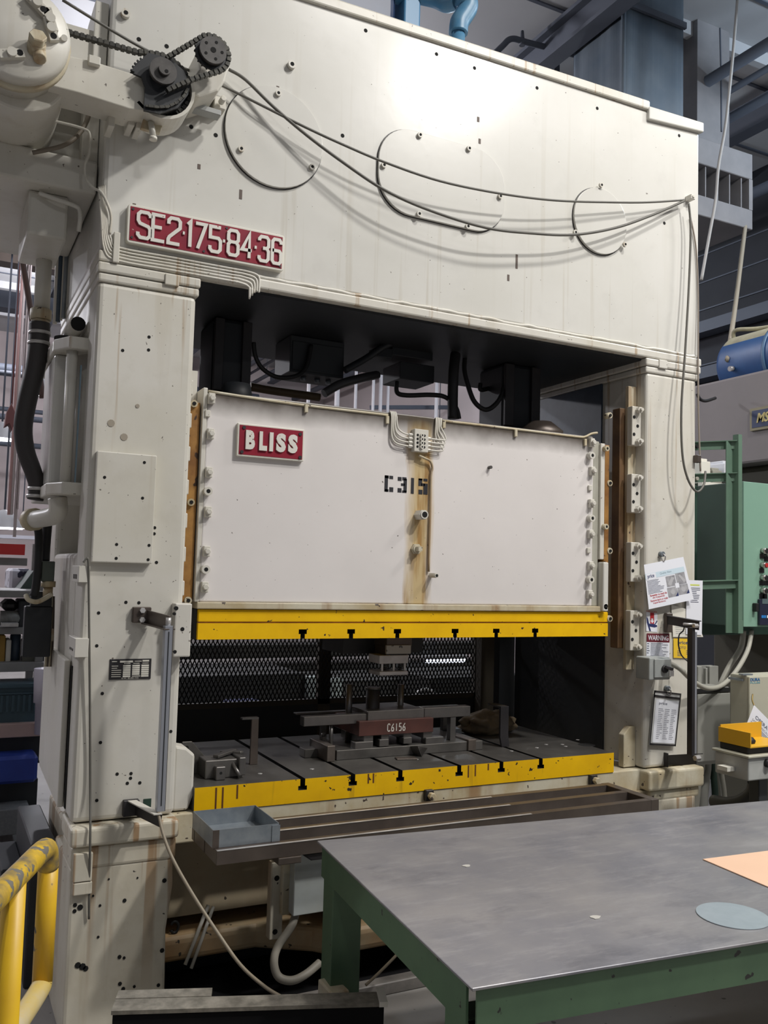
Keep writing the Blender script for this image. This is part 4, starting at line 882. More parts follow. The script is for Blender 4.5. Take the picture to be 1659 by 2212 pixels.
hose('hydraulic_hose', 'thick black hose rising right from junction box to valve cluster', [P(745, 800, Y=4.0), P(790, 775, Y=4.0), P(830, 748, Y=3.98), P(860, 736, Y=3.98)], .018, greasyshade)
hose('flexible_conduit', 'grey ribbed conduit sloping below the junction box to the slide top', [P(700, 850, Y=3.97), P(735, 830, Y=3.98), P(780, 817, Y=4.0), P(815, 810, Y=4.05)], .022, mat('dark_conduit', (.06, .06, .062), .4, .3))
hose('hydraulic_hose', 'black hose hanging in a loop beside the right connecting rod', [P(1004, 775, Y=4.0), P(1003, 800, Y=3.98), P(1010, 830, Y=3.96), P(1025, 868, Y=3.95), P(1050, 885, Y=3.95), P(1075, 868, Y=3.95), P(1088, 835, Y=3.96), P(1092, 790, Y=3.97)], .013, black)
hose('hydraulic_hose', 'thick vertical black hose standing on the slide top', [P(978, 905, Y=3.9), P(978, 850, Y=3.9), P(980, 800, Y=3.9), P(984, 765, Y=3.92)], .027, black, 12)
hose('hydraulic_hose', 'black hose running level from valve cluster to the vertical hose', [P(857, 825, Y=3.97), P(858, 848, Y=3.95), P(880, 854, Y=3.93), P(930, 853, Y=3.92), P(962, 858, Y=3.92), P(985, 880, Y=3.92), P(992, 905, Y=3.92)], .012, black)
hose('hydraulic_pipe', 'angled black pipe with elbows left of the right connecting rod', [P(1038, 828, Y=4.1), P(1038, 842, Y=4.1), P(1060, 838, Y=4.1), P(1082, 832, Y=4.1)], .012, black)
hose('slide_conduit', 'brown conduit lying over the rear of the slide top', [P(540, 835, Y=4.3), P(590, 844, Y=4.3), P(690, 858, Y=4.3)], .022, mat('brown_conduit', (.17, .12, .065), .5))
q = MB(); a = P(1000, 780, Y=4.05); q.box(a.x - .05, a.x + .06, 4.05, 4.12, a.z - .0, ZB - .013); build('pipe_bracket', q, greasyshade, None, .004, 1, 'black pipe bracket on the crown underside above the looped hose', 'bracket')
# grey-green corner block at the left of the slide top
q = MB(); a = P(446, 830, Y=4.1); q.box(.91, 1.04, 4.1, 4.25, zst + .001, P(440, 770, Y=4.1).z); build('slide_lock_block', q, MATS['grey_green_machine_paint'], None, .006, 2, 'grey block beside the left gib on the slide top', 'block')

# ================================================================ LIGHT CURTAINS
def arm(par, pts2, Y0, Y1, m_): pass
lc1 = thing('light_curtain', 'slim aluminium light curtain bar held by brackets on left column', 'light curtain', (.775, 3.28, .8))
pt_, pb_ = P(361, 1352, Y=3.28), P(345, 1752, Y=3.28)
q = MB(); q.box(pb_.x - .012, pb_.x + .016, 3.27, 3.305, pb_.z, pt_.z); q.box(pb_.x - .0, pb_.x + .004, 3.268, 3.27, pb_.z + .02, pt_.z - .02, 1); build('sensor_bar', q, [alum, MATS['dark_box']], lc1, .002, 1)
q = MB(); q.box(pb_.x + .0165, pb_.x + .018, 3.272, 3.30, pb_.z, pt_.z); build('black_window', q, blackpaint, lc1)
xa = P(305, 1330, Y=3.49).x; z_ = P(305, 1328, Y=3.49).z
q = MB(); q.box(xa - .035, xa + .035, 3.475, 3.499, z_ - .03, z_ + .03); build('bracket_plate', q, brownsteel, lc1, .003, 1)
q = MB(); q.bar((xa + .02, 3.48, z_ - .006), (pb_.x + .004, 3.28, pt_.z + .012), .006, .05); q.bar((xa + .02, 3.48, z_ - .032), (pb_.x + .004, 3.27, pt_.z - .012), .045, .005); build('bracket_arm', q, brownsteel, lc1, .001, 1)
for dx, dz in ((.0, .018), (.0, -.018)):
    q = MB(); q.hexn((xa + dx, 3.475, z_ + dz), (xa + dx, 3.462, z_ + dz), .011); build('bolt', q, bright, lc1)
q = MB(); q.cyl((pb_.x + .002, 3.285, pt_.z), (pb_.x + .002, 3.285, pt_.z + .03), .010, 10); build('pivot', q, bright, lc1)
xa = P(285, 1742, Y=3.49).x; z_ = P(285, 1744, Y=3.49).z
q = MB(); q.box(xa - .035, xa + .025, 3.475, 3.499, z_ - .03, z_ + .03); build('bracket_plate', q, blackpaint, lc1, .003, 1)
q = MB(); q.add([(xa - .02, 3.476, z_ + .03), (xa + .012, 3.476, z_ + .03), (pb_.x + .005, 3.26, pb_.z - .004), (pb_.x - .025, 3.26, pb_.z - .004), (xa - .02, 3.476, z_ + .026), (xa + .012, 3.476, z_ + .026), (pb_.x + .005, 3.26, pb_.z - .008), (pb_.x - .025, 3.26, pb_.z - .008)], [(0, 1, 2, 3), (4, 7, 6, 5), (0, 4, 5, 1), (1, 5, 6, 2), (2, 6, 7, 3), (3, 7, 4, 0)]); build('bracket_arm', q, cream, lc1)
q = MB(); q.add([(xa + .012, 3.476, z_ + .026), (pb_.x + .005, 3.26, pb_.z - .008), (pb_.x + .003, 3.27, pb_.z - .055), (xa + .012, 3.476, z_ - .026), (xa + .009, 3.476, z_ + .026), (pb_.x + .002, 3.26, pb_.z - .008), (pb_.x + .0, 3.27, pb_.z - .055), (xa + .009, 3.476, z_ - .026)], [(0, 1, 2, 3), (4, 7, 6, 5), (0, 4, 5, 1), (1, 5, 6, 2), (2, 6, 7, 3), (3, 7, 4, 0)]); build('arm_web', q, blackpaint, lc1)
a = P(310, 1726, Y=YC); c = P(326, 1743, Y=YC); q = MB(); q.box(a.x, c.x, YC - .002, YC, c.z, a.z); build('green_paint_patch', q, dgreen, press)
hose('beige_cord', 'thin beige cord drooping from the left light curtain to the floor beam', [P(342, 1755, Y=3.275), P(352, 1800, Y=3.23), P(372, 1853, Y=3.17), P(415, 1930, Y=3.08), P(470, 2015, Y=2.98), P(520, 2085, Y=2.90), P(570, 2130, Y=2.82), P(605, 2152, Y=2.76), P(628, 2163, Y=2.71)], .006, mat('beige_cord', (.25, .21, .15), .55), 8, 'cord')
lc2 = thing('light_curtain', 'slim black light curtain bar held by arms on right column', 'light curtain', (3.40, 3.28, .85))
pt_, pb_ = P(1497, 1356, Y=3.26), P(1497, 1632, Y=3.26)
xp = pt_.x
q = MB(); q.box(xp - .014, xp + .006, 3.25, 3.285, pb_.z, pt_.z); build('sensor_bar', q, blackpaint, lc2, .002, 1)
q = MB(); q.box(xp + .0062, xp + .020, 3.252, 3.285, pb_.z + .01, pt_.z - .02); build('aluminium_side', q, alum, lc2, .001, 1)
z_ = P(1440, 1345, Y=3.49).z; xa = P(1440, 1345, Y=3.49).x
q = MB(); q.box(xa - .012, xa + .03, 3.475, 3.499, z_ - .05, z_ + .05); build('bracket_plate', q, brownsteel, lc2, .003, 1)
q = MB(); q.bar((xa - .005, 3.476, z_ + .015), (xp + .03, 3.25, z_ + .0), .005, .045); q.bar((xa - .005, 3.476, z_ + .036), (xp + .03, 3.25, z_ + .022), .03, .004); build('bracket_arm', q, blackpaint, lc2)
q = MB(); q.cyl((xp - .045, 3.28, z_ + .006), (xp + .01, 3.255, z_ + .006), .006, 8); q.cyl((xp, 3.268, pt_.z), (xp, 3.268, z_ - .01), .010, 10); q.hexn((xp - .012, 3.245, z_), (xp + .014, 3.245, z_), .011); build('pivot', q, bright, lc2)
z_ = P(1440, 1643, Y=3.49).z; xa = P(1438, 1643, Y=3.49).x
q = MB(); q.box(xa - .004, xa + .004, 3.475, 3.50, z_ - .03, z_ + .04); q.bar((xa, 3.476, z_ + .005), (xp + .01, 3.25, pb_.z - .015), .005, .05); q.bar((xa + .02, 3.476, z_ + .028), (xp + .03, 3.25, pb_.z + .008), .05, .004); build('bracket_arm', q, blackpaint, lc2)
q = MB(); q.hexn((xp, 3.245, pb_.z - .01), (xp + .03, 3.245, pb_.z - .01), .014); build('pivot', q, bright, lc2)
hose('black_cable', 'thin black cable tied below the right upper arm', [P(1480, 1345, Y=3.30), P(1476, 1362, Y=3.32), P(1467, 1372, Y=3.35), P(1466, 1395, Y=3.40), P(1472, 1415, Y=3.42), P(1485, 1428, Y=3.40), P(1498, 1437, Y=3.32)], .0035, black, 6, 'cable')

# ================================================================ CABLES ON THE CROWN
def yoff(u): return YC - .035 - .075 * max(0, math.sin(math.pi * min(1, max(0, (u - 480) / 1000))))
def cab(lst): return [P(u, v, Y=yoff(u)) for u, v in lst]
hose('draped_cable', 'lower grey cable sagging across the crown from drive to right corner', cab(((494, 150), (530, 172), (590, 230), (660, 290), (740, 350), (830, 410), (930, 455), (1050, 492), (1150, 504), (1240, 507), (1330, 492), (1410, 464), (1478, 434))), .0068, cablegrey, 8, 'cable')
hose('draped_cable', 'upper thin grey cable drawn over the crown cover plates', [P(135, 0, Y=3.36), P(310, 105, Y=3.42)] + cab(((480, 185), (560, 225), (660, 275), (740, 312), (830, 350), (950, 391), (1080, 418), (1200, 433), (1320, 437), (1400, 437), (1478, 432))), .0056, cablegrey, 8, 'cable')
q = MB(); p = P(1484, 431, Y=YC); q.box(p.x - .014, p.x + .016, YC - .045, YC, p.z - .014, p.z + .014); q.cyl((p.x - .0, YC - .05, p.z), (p.x, YC - .045, p.z), .009, 8); build('cable_clamp', q, cream, press, .003, 1)
hose('hanging_cable', 'grey cable hanging from the corner clamp down the right column', [P(1488, 440, Y=3.45), P(1492, 500, Y=3.45), P(1488, 620, Y=3.45), P(1480, 760, Y=3.44), P(1472, 880, Y=3.43), P(1474, 980, Y=3.42), P(1486, 1035, Y=3.41), P(1505, 1062, Y=3.40), P(1520, 1048, Y=3.40), P(1524, 1018, Y=3.42)], .006, cablegrey, 8, 'cable')
hose('wall_conduit', 'thin conduit running down the right edge of the press', [P(1492, 470, Y=3.49), P(1504, 540, Y=3.49), P(1508, 640, Y=3.49), P(1508, 790, Y=3.48), P(1509, 900, Y=3.48), P(1513, 1018, Y=3.48)], .0045, mat('tan_conduit', (.28, .24, .20), .5), 8, 'conduit')
hose('wall_conduit', 'thin dark cord clipped down the front of the left column', [P(180, 1215, Y=3.46), P(186, 1207, Y=3.46), P(191, 1215, Y=3.46), P(192, 1300, Y=3.47), P(194, 1500, Y=3.48), P(195, 1700, Y=3.48), P(195, 1800, Y=3.43), P(193, 1900, Y=3.45), P(192, 1985, Y=3.46)], .0042, cablegrey, 8, 'cord')
q = MB(); p = P(1500, 992, Y=YC); q.box(p.x - .01, p.x + .02, YC - .03, YC, p.z - .02, p.z + .02); build('hook_plate', q, brownsteel, press, .002, 1)
# ================================================================ DRIVE ON THE UPPER LEFT
YG = 3.28
drv = thing('roll_feed_drive', 'cream chain drive with gearbox cover and black sprockets beside the crown', 'chain drive', tuple(P(230, 230, Y=3.4)))
def pl2(lst, Y): return [(P(u, v, Y=Y).x, P(u, v, Y=Y).z) for u, v in lst]
q = MB(); q.prism(pl2(((-60, 75), (115, 112), (205, 133), (290, 160), (318, 172), (322, 240), (280, 235), (170, 200), (60, 172), (-60, 150)), YG), YG, YG + .15, 'Y'); build('chain_guard', q, cream, drv, .004)
cen = P(350, 185, Y=YG)
q = MB(); rr = .126
arc = [(cen.x + rr * math.cos(math.radians(a)), cen.z + rr * math.sin(math.radians(a))) for a in range(-135, 31, 11)]
inn = [(cen.x + (rr - .012) * math.cos(math.radians(a)), cen.z + (rr - .012) * math.sin(math.radians(a))) for a in range(30, -136, -11)]
q.prism(arc + inn, YG, YG + .15, 'Y'); build('guard_rim', q, cream, drv)
q = MB(); q.prism(pl2(((283, 152), (305, 165), (312, 185), (310, 238), (345, 245), (385, 232), (406, 205), (410, 185), (395, 150), (360, 125), (320, 115)), YG), YG - .004, YG + .03, 'Y'); build('chain_cavity', q, greasyshade, drv)
def sprock(c, r, y0, y1, n, m_, name):
    o = []
    for k in range(n):
        a = 2 * math.pi * k / n
        for da, rr_ in ((0, r * .93), (.18, r), (.32, r), (.5, r * .93)): o.append((c.x + rr_ * math.cos(a + da * 2 * math.pi / n), c.z + rr_ * math.sin(a + da * 2 * math.pi / n)))
    qq = MB(); qq.prism(o, y0, y1, 'Y'); return build(name, qq, m_, drv)
q = MB(); q.cyl((cen.x, YG + .06, cen.z), (cen.x, YG + .07, cen.z), .112, 32); build('cavity_back', q, greasyshade, drv)
cb = P(346, 181, Y=YG + .03); sprock(cb, .114, YG + .034, YG + .044, 44, greasyshade, 'large_sprocket')
q = MB(); q.prism(pl2(((288, 158), (306, 166), (313, 186), (311, 238), (345, 245), (385, 232), (406, 205), (411, 185), (397, 152), (372, 130), (345, 122), (318, 138)), YG - .03), YG - .03, YG - .019, 'Y'); build('cavity_shade_plate', q, greasyshade, drv)  # black plate stands in for the dark hollow inside the guard
ch_ = P(352, 155, Y=YG - .06); q = MB(); q.cyl((ch_.x, YG - .07, ch_.z), (ch_.x, YG - .052, ch_.z), .050, 24); build('sprocket_hub', q, sprocket, drv)
q = MB(); q.cyl((ch_.x + .002, YG - .085, ch_.z), (ch_.x + .002, YG - .07, ch_.z), .022, 18); q.cyl((ch_.x + .008, YG - .086, ch_.z - .008), (ch_.x + .008, YG - .085, ch_.z - .008), .007, 10, mi=1); build('shaft_end', q, [sprocket, hole], drv)
cs = P(457, 115, Y=YG - .06); sprock(cs, .066, YG - .062, YG - .050, 20, greasyshade, 'small_sprocket')
q = MB(); q.cyl((cs.x, YG - .085, cs.z), (cs.x, YG - .062, cs.z), .052, 28); so = build('sprocket_plate', q, sprocket, drv)
for a in (0, 72, 144, 216, 288, None):
    r_ = .034 if a is not None else 0; a = math.radians(a or 0); q = MB(); q.cyl((cs.x + r_ * math.cos(a), YG - .086, cs.z + r_ * math.sin(a)), (cs.x + r_ * math.cos(a), YG - .085, cs.z + r_ * math.sin(a)), .006 if r_ else .011, 10); build('bolt_hole', q, hole, so)
def chain(name, pts, pitch, w, d, label=None):
    pts = [Vector(p) for p in pts]; qq = MB(); acc = 0.0; k = 0
    for i in range(len(pts) - 1):
        a, c = pts[i], pts[i + 1]; L_ = (c - a).length; t = (c - a) / L_; pos = acc
        while pos < L_:
            p = a + t * pos; up = Vector((-t.z, 0, t.x))
            wd2 = d if k % 2 else d * .72
            mt = Matrix(((t.x, 0, up.x, p.x), (t.y, 1, up.y, p.y), (t.z, 0, up.z, p.z), (0, 0, 0, 1)))
            qq.box(-pitch * .62, pitch * .62, -wd2 / 2, wd2 / 2, -w * (.5 if k % 2 else .40), w * (.5 if k % 2 else .40), 0, mt); k += 1; pos += pitch
        acc = pos - L_
    return build(name, qq, chainmat, drv, kind='stuff')
y_ = YG + .039
chain('roller_chain', [P(118, 62, Y=y_), P(295, 113, Y=y_)] + [Vector((cb.x + .117 * math.cos(math.radians(a)), y_, cb.z + .117 * math.sin(math.radians(a)))) for a in range(100, -60, -12)], .0105, .016, .024)
y_ = YG - .056
ring = [Vector((cs.x + .068 * math.cos(math.radians(a)), y_, cs.z + .068 * math.sin(math.radians(a)))) for a in range(120, -62, -12)]
chain('roller_chain', [P(362, 124, Y=y_)] + ring + [P(420, 170, Y=y_), P(362, 196, Y=y_)], .0105, .016, .022)
y_ = YG - .036
chain('roller_chain', [P(u, v, Y=y_) for u, v in ((318, 229), (340, 232), (362, 231), (382, 222), (397, 208), (405, 192))], .0105, .010, .010)
# motor mount below the small sprocket
q = MB(); q.prism(pl2(((421, 118), (437, 112), (488, 118), (486, 160), (476, 192), (462, 212), (420, 226), (400, 212), (408, 185), (421, 165)), 3.36), 3.30, 3.495, 'Y'); build('motor_mount', q, cream, drv, .008)
a = P(400, 228, Y=3.42); c = P(474, 250, Y=3.42); q = MB(); q.bar((a.x, 3.42, a.z), (c.x, 3.42, c.z), .05, .022); build('slide_bar', q, clear, drv, .002, 1)
a = P(462, 208, Y=3.45); c = P(486, 240, Y=3.45); q = MB(); q.box(a.x, c.x, 3.44, 3.498, c.z, a.z); q.cyl(((a.x + c.x) / 2, 3.43, c.z + .02), ((a.x + c.x) / 2, 3.39, c.z + .02), .012, 10); build('stop_bracket', q, cream, drv, .003, 1)
# lever plate under the guard
a = P(306, 252, Y=3.34); c = P(352, 288, Y=3.34); q = MB(); q.prism(pl2(((312, 250), (355, 258), (346, 288), (304, 276)), 3.34), 3.34, 3.36, 'Y'); build('lever_plate', q, dirty, drv, .002, 1)
p = P(326, 265, Y=3.33); p2 = P(331, 296, Y=3.32); q = MB(); q.cyl(p, p2, .012, 10); q.cyl(p2, p2 + Vector((0, 0, -.012)), .015, 12); build('lever', q, cream, drv)
for u, v in ((240, 250), (283, 248), (300, 255)):
    p = P(u, v, Y=3.40); q = MB(); q.box(p.x - .012, p.x + .012, 3.38, 3.48, p.z - .05, p.z + .04); build('hanger_tab', q, cream, drv, .002, 1)
a = P(190, 122, Y=YG); c = P(215, 148, Y=YG); q = MB(); q.box(a.x, c.x, YG - .02, YG + .02, c.z, a.z); build('latch_block', q, cream, drv, .003, 1)
# gearbox
cg = P(38, 62, Y=3.16); R_ = .172
q = MB(); q.lathe([(0, 0), (0, R_ * .94), (.012, R_), (.05, R_), (.055, R_ * .93), (.40, R_ * .93), (.40, 0)], (cg.x, 3.16, cg.z), (0, 1, 0), 48); gb = build('gearbox_cover', q, cream, drv)
q = MB(); q.lathe([(0, R_ * .96), (0, R_ * 1.04), (.03, R_ * 1.04), (.03, R_ * .96)], (cg.x, 3.215, cg.z), (0, 1, 0), 48); build('gearbox_rim', q, dirty, drv)
for u, v, rot in ((80, 10, -38), (110, 65, -70), (25, 118, 18), (108, 45, -70)):
    p = P(u, v, Y=3.15); q = MB(); t_ = Vector((math.cos(math.radians(rot)), 0, math.sin(math.radians(rot))))
    q.bar(p - t_ * .04, p + t_ * .04, .024, .030, (0, 0, 1)); q.cyl(p + Vector((0, -.012, 0)), p + Vector((0, -.024, 0)), .016, 14); q.cyl(p + t_ * .026 + Vector((0, -.0125, 0)), p + t_ * .026 + Vector((0, -.013, 0)), .011, 10, mi=1); build('slotted_lug', q, [cream, hole], gb, .004, 1)
p = P(80, 92, Y=3.14); q = MB(); q.cyl(p + Vector((0, .03, -.02)), p + Vector((.0, .0, .0)), .030, 16); q.hexn(p, p + Vector((0, -.03, .012)), .030); q.cyl(p + Vector((.01, .02, -.02)), p + Vector((.012, .0, -.055)), .022, 14); build('drain_plug', q, dirty, gb, .003, 1)
p = P(136, 92, Y=3.19); q = MB(); q.cyl(p, p + Vector((0, -.04, -.004)), .011, 12); build('stud', q, cream, gb)
# platform that carries the drive
a, c = P(0, 320, Y=3.62), P(205, 408, Y=3.62)
q = MB(); q.box(-.9, .50, 3.62, 4.55, P(100, 398, Y=3.62).z, P(100, 325, Y=3.62).z); build('platform', q, cream, drv, .01)
q = MB(); q.box(-.9, .50, 3.78, 3.82, P(100, 325, Y=3.62).z, 3.82); build('back_plate', q, cream, drv)
q = MB(); a = P(30, 200, Y=3.55); q.cyl((a.x, 3.33, a.z), (a.x, 3.85, a.z), .17, 36); build('motor_drum', q, cream, drv, .01)
q = MB(); q.box(P(62, 412, Y=3.70).x, P(150, 412, Y=3.70).x, 3.70, 4.1, P(100, 512, Y=3.70).z, P(100, 398, Y=3.62).z); build('under_box', q, cream, drv, .012)
q = MB(); q.box(P(200, 60, Y=3.6).x, .503, 3.55, 3.75, P(220, 160, Y=3.6).z, P(220, 20, Y=3.6).z); build('side_web', q, cream, drv, .004)
q = MB(); q.box(-.35, P(215, 100, Y=3.55).x, 3.57, 3.59, P(150, 190, Y=3.56).z, P(150, 48, Y=3.56).z); build('web_plate', q, cream, drv, .003)
q = MB(); q.box(.44, .504, 3.66, 3.74, P(205, 385, Y=3.68).z, P(205, 180, Y=3.68).z); build('mount_post', q, cream, drv, .004)
hose('drive_cable', 'bent grey cable curving below the chain guard on the platform', [P(196, 220, Y=3.60), P(190, 255, Y=3.60), P(170, 290, Y=3.59), P(135, 315, Y=3.58), (P(70, 330, Y=3.60))], .009, mat('brown_grey_cable', (.20, .17, .13), .5), 8, 'cable')
hose('grease_pipe', 'thin cream grease pipe across the drive platform and down to the crown', [P(20, 212, Y=3.56), P(10, 235, Y=3.56), P(30, 243, Y=3.56), P(120, 262, Y=3.56), P(180, 278, Y=3.56), P(194, 292, Y=3.56), P(193, 330, Y=3.56), P(184, 355, Y=3.56), P(186, 385, Y=3.56), P(200, 405, Y=3.52), P(218, 415, Y=3.48), P(232, 440, Y=3.47), P(240, 470, Y=3.48), P(237, 505, Y=3.485)], .0055, cream, 8, 'pipe')
hose('grease_pipe', 'thin cream pipes bent under the hanging box left of crown', [P(85, 417, Y=3.68), P(120, 430, Y=3.66), P(162, 445, Y=3.66), P(172, 455, Y=3.66), P(173, 475, Y=3.66), P(170, 500, Y=3.68)], .009, cream, 8, 'pipe')

# ================================================================ LEFT SIDE PIPING
q = MB(); q.cyl(P(98, 505, Y=4.0), P(90, 672, Y=4.0), .033, 16); build('air_riser', q, cream, None, 0, 2, 'vertical cream air pipe below the hanging box left of the crown', 'pipe')
q = MB(); p = P(88, 684, Y=4.0); q.cyl(p + Vector((0, 0, .03)), p - Vector((0, 0, .015)), .044, 16); q.hexn(p - Vector((0, 0, .015)), p - Vector((0, 0, .04)), .038); build('pipe_coupling', q, dirty, None, .002, 1, 'dirty cream coupling at the top of the big black hose', 'coupling')
hz = [(86, 698), (84, 740), (75, 800), (58, 870), (50, 925), (56, 975), (72, 1020), (80, 1050), (76, 1080), (74, 1100)]
bh = thing('air_hose', 'thick black bent rubber air hose beside the counterbalance cylinder', 'hose', tuple(P(60, 930, Y=4.0)))
q = MB(); q.tube([P(u, v, Y=4.0) for u, v in hz[:9]], lambda t: .043 - .010 * t, 14); build('hose_body', q, mat('dusty_black_hose', (.040, .036, .036), .6), bh)
for u, v, r_ in ((86, 720, .046), (84, 742, .046), (79, 1056, .036), (76, 1072, .036)):
    p = P(u, v, Y=4.0); q = MB(); q.cyl(p - Vector((0, 0, .007)), p + Vector((0, 0, .007)), r_, 16); build('hose_band', q, bright, bh)
hose('cylinder_hose', 'black hose dropping from the pipe elbow to the lower junction', [P(80, 1135, Y=4.0), P(84, 1160, Y=4.0), P(82, 1220, Y=4.0), P(77, 1270, Y=4.0), P(72, 1288, Y=4.0)], .017, black, 10)
hose('cylinder_hose', 'short straight black hose above the small green box', [P(103, 1128, Y=4.05), P(99, 1175, Y=4.05), P(97, 1212, Y=4.05)], .020, black, 10)
hose('cylinder_hose', 'cream flexible hose looping under the small green box', [P(112, 1283, Y=4.0), P(100, 1291, Y=4.0), P(80, 1300, Y=3.98), P(62, 1296, Y=3.98), (P(56, 1286, Y=4.0))], .010, dirty, 8)
q = MB(); a, c = P(91, 1212, Y=4.0), P(117, 1256, Y=4.0); q.box(a.x, c.x, 4.0, 4.12, c.z, a.z); gx = build('switch_box', q, mat('grey_green_box', (.07, .085, .07), .5), None, .003, 1, 'small grey green switch box on the left side of press', 'box')
q = MB(); p = P(104, 1268, Y=4.03); q.cyl(p + Vector((0, 0, .025)), p, .030, 14); q.cyl(p, p - Vector((0, 0, .04)), .020, 12); build('box_fitting', q, dirty, gx)
q = MB(); p = P(84, 1278, Y=4.05); q.box(p.x - .03, p.x + .055, 4.05, 4.1, P(84, 1310, Y=4.05).z, p.z); q.box(p.x - .05, p.x + .06, 4.06, 4.12, P(84, 1420, Y=4.05).z, P(84, 1310, Y=4.05).z); build('pipe_support', q, greasyshade, None, .004, 1, 'black bracket behind the looping hose on the left', 'bracket')
for k in range(4):
    u = 104 + k * 4; q = MB(); q.tube([P(u, 1270 + k * 6, Y=4.12), P(u - 1, 1340, Y=4.12), P(u - 3, 1400, Y=4.13), P(u - 6, 1440, Y=4.13)], .006, 6, step=3)
    build('grease_line', q, [dirty, brownsteel][k % 2], None, 0, 2, ('leftmost stained', 'second from left, brown', 'third from left, stained', 'rightmost brown')[3 - k] + ' grease line under the green switch box', 'pipe', 'grease lines on the left rear')
q = MB(); a, c = P(90, 1358, Y=4.1), P(115, 1385, Y=4.1); q.box(a.x, c.x, 4.08, 4.14, c.z, a.z); build('line_clamp', q, mat('rusty_clamp', (.30, .20, .12), .6, var=(.5, .45, .35), vscale=20, vamt=.8), None, .004, 1, 'rusty clamp holding the grease lines on left rear', 'clamp')
for k in range(5):
    u = 118 + k * 6; q = MB(); q.cyl(P(u + 12, 440 + k * 12, Y=4.45), P(u, 700 - k * 4, Y=4.45), .010 + .003 * (k % 2), 8)
    build('riser_conduit', q, [cream, navy, cream, galv, cream][k], None, 0, 2, ('leftmost cream riser conduit beside the cream air pipe', 'dark blue riser conduit beside the cream air pipe', 'middle cream riser conduit left of the crown', 'galvanised riser conduit left of the crown', 'rightmost cream riser conduit against the crown side')[k], 'conduit', 'riser conduits left of the crown')
# dark stepped side skirt behind the rail
q = MB(); q.box(XL - .08, XL + .02, 3.98, 4.62, 0, .58); q.box(XL - .17, XL - .08, 4.2, 4.62, 0, .42); build('oil_sump', q, greasyshade, None, .006, 1, 'black stepped oil sump at the left foot of the press', 'sump')

# ================================================================ YELLOW GUARD RAIL
YR = 2.5; E0 = P(107, 1822, Y=YR); gz = E0.z
P0 = P(-4, 1935, Z=gz); dr = (Vector((P0.x, P0.y, gz)) - E0).normalized()
grail = thing('guard_rail', 'chipped yellow tubular guard rail in the left foreground', 'guard rail', (E0.x, E0.y - .4, 0))
rust_y = mat('chipped_yellow_rail', (.72, .45, .02), .4, var=(.62, .36, .02), vscale=9, vamt=.7, chip=(.045, .04, .035), cscale=16, cthr=.69)
worn_y = mat('worn_top_rail', (.66, .42, .02), .45, var=(.10, .095, .085), vscale=15, vamt=.98, chip=(.16, .15, .13), cscale=24, cthr=.60)
r_ = .0255
q = MB(); q.tube([E0 + dr * 1.6, E0 + dr * .8, E0 + dr * .25, E0 + dr * .07, E0 + dr * .02 + Vector((0, 0, -.012)), E0 + Vector((0, 0, -.06))], r_ * 1.06, 16); build('top_rail', q, worn_y, grail)
zmr = P(108, 2118, Y=YR).z
q = MB(); q.cyl(E0 + Vector((0, 0, -.04)), Vector((E0.x, E0.y, zmr)), r_, 16); build('end_post', q, rust_y, grail)
P1 = P(47, 1960, Y=YR - .22); s_ = (P1.x - E0.x) ; k_ = .27
Q1 = E0 + dr * k_
q = MB(); q.cyl(Vector((Q1.x, Q1.y, gz - .01)), Vector((Q1.x, Q1.y, 0)), r_ * 1.04, 16); build('post', q, rust_y, grail)
Q2 = E0 + dr * 1.5; q = MB(); q.cyl(Vector((Q2.x, Q2.y, gz - .01)), Vector((Q2.x, Q2.y, 0)), r_ * 1.04, 16); build('post', q, rust_y, grail)
q = MB(); q.tube([Vector((E0.x, E0.y, zmr)) + Vector((0, 0, -.0)), Vector((E0.x, E0.y, zmr - .012)) + dr * .05, Vector((E0.x, E0.y, zmr - .012)) + dr * .4, Vector((E0.x, E0.y, zmr - .012)) + dr * 1.5], r_, 16); build('mid_rail', q, mat('worn_cream_yellow', (.55, .47, .30), .5, var=(.60, .42, .06), vscale=9, vamt=.8), grail)
q = MB(); q.cyl((Q1.x, Q1.y, 0), (Q1.x, Q1.y, .01), .07, 20); build('foot_plate', q, rust_y, grail)

# ================================================================ BLACK FLOOR BEAM
zk = .385; A = P(240, 2184, Z=zk); B = P(833, 2166, Z=zk); d_ = (B - A); L_ = d_.length; an = math.atan2(d_.y, d_.x)
MT = Matrix.Translation((A.x, A.y, 0)) @ Matrix.Rotation(an, 4, 'Z')
sk = thing('scrap_chute_box', 'low long black steel box in front of the press foot with dusty lip', 'box', tuple(MT @ Vector((L_ / 2, .05, 0))))
q = MB(); q.box(.004, L_ - .004, .006, .10, 0, zk - .012, 0, MT); build('box_body', q, matteblack, sk)
dust = mat('dusty_black_lip', (.12, .11, .09), .7, var=(.26, .24, .20), vscale=22, vamt=.9)
q = MB(); q.box(0, L_, 0, .075, zk - .012, zk, 0, MT); q.box(0, L_ * .35, .075, .13, zk - .012, zk + .002, 0, MT); build('top_lip', q, dust, sk)
q = MB(); q.box(L_ - .02, L_ + .006, -.004, .10, zk - .0115, zk + .004, 0, MT); build('end_lip', q, paperwarm, sk)
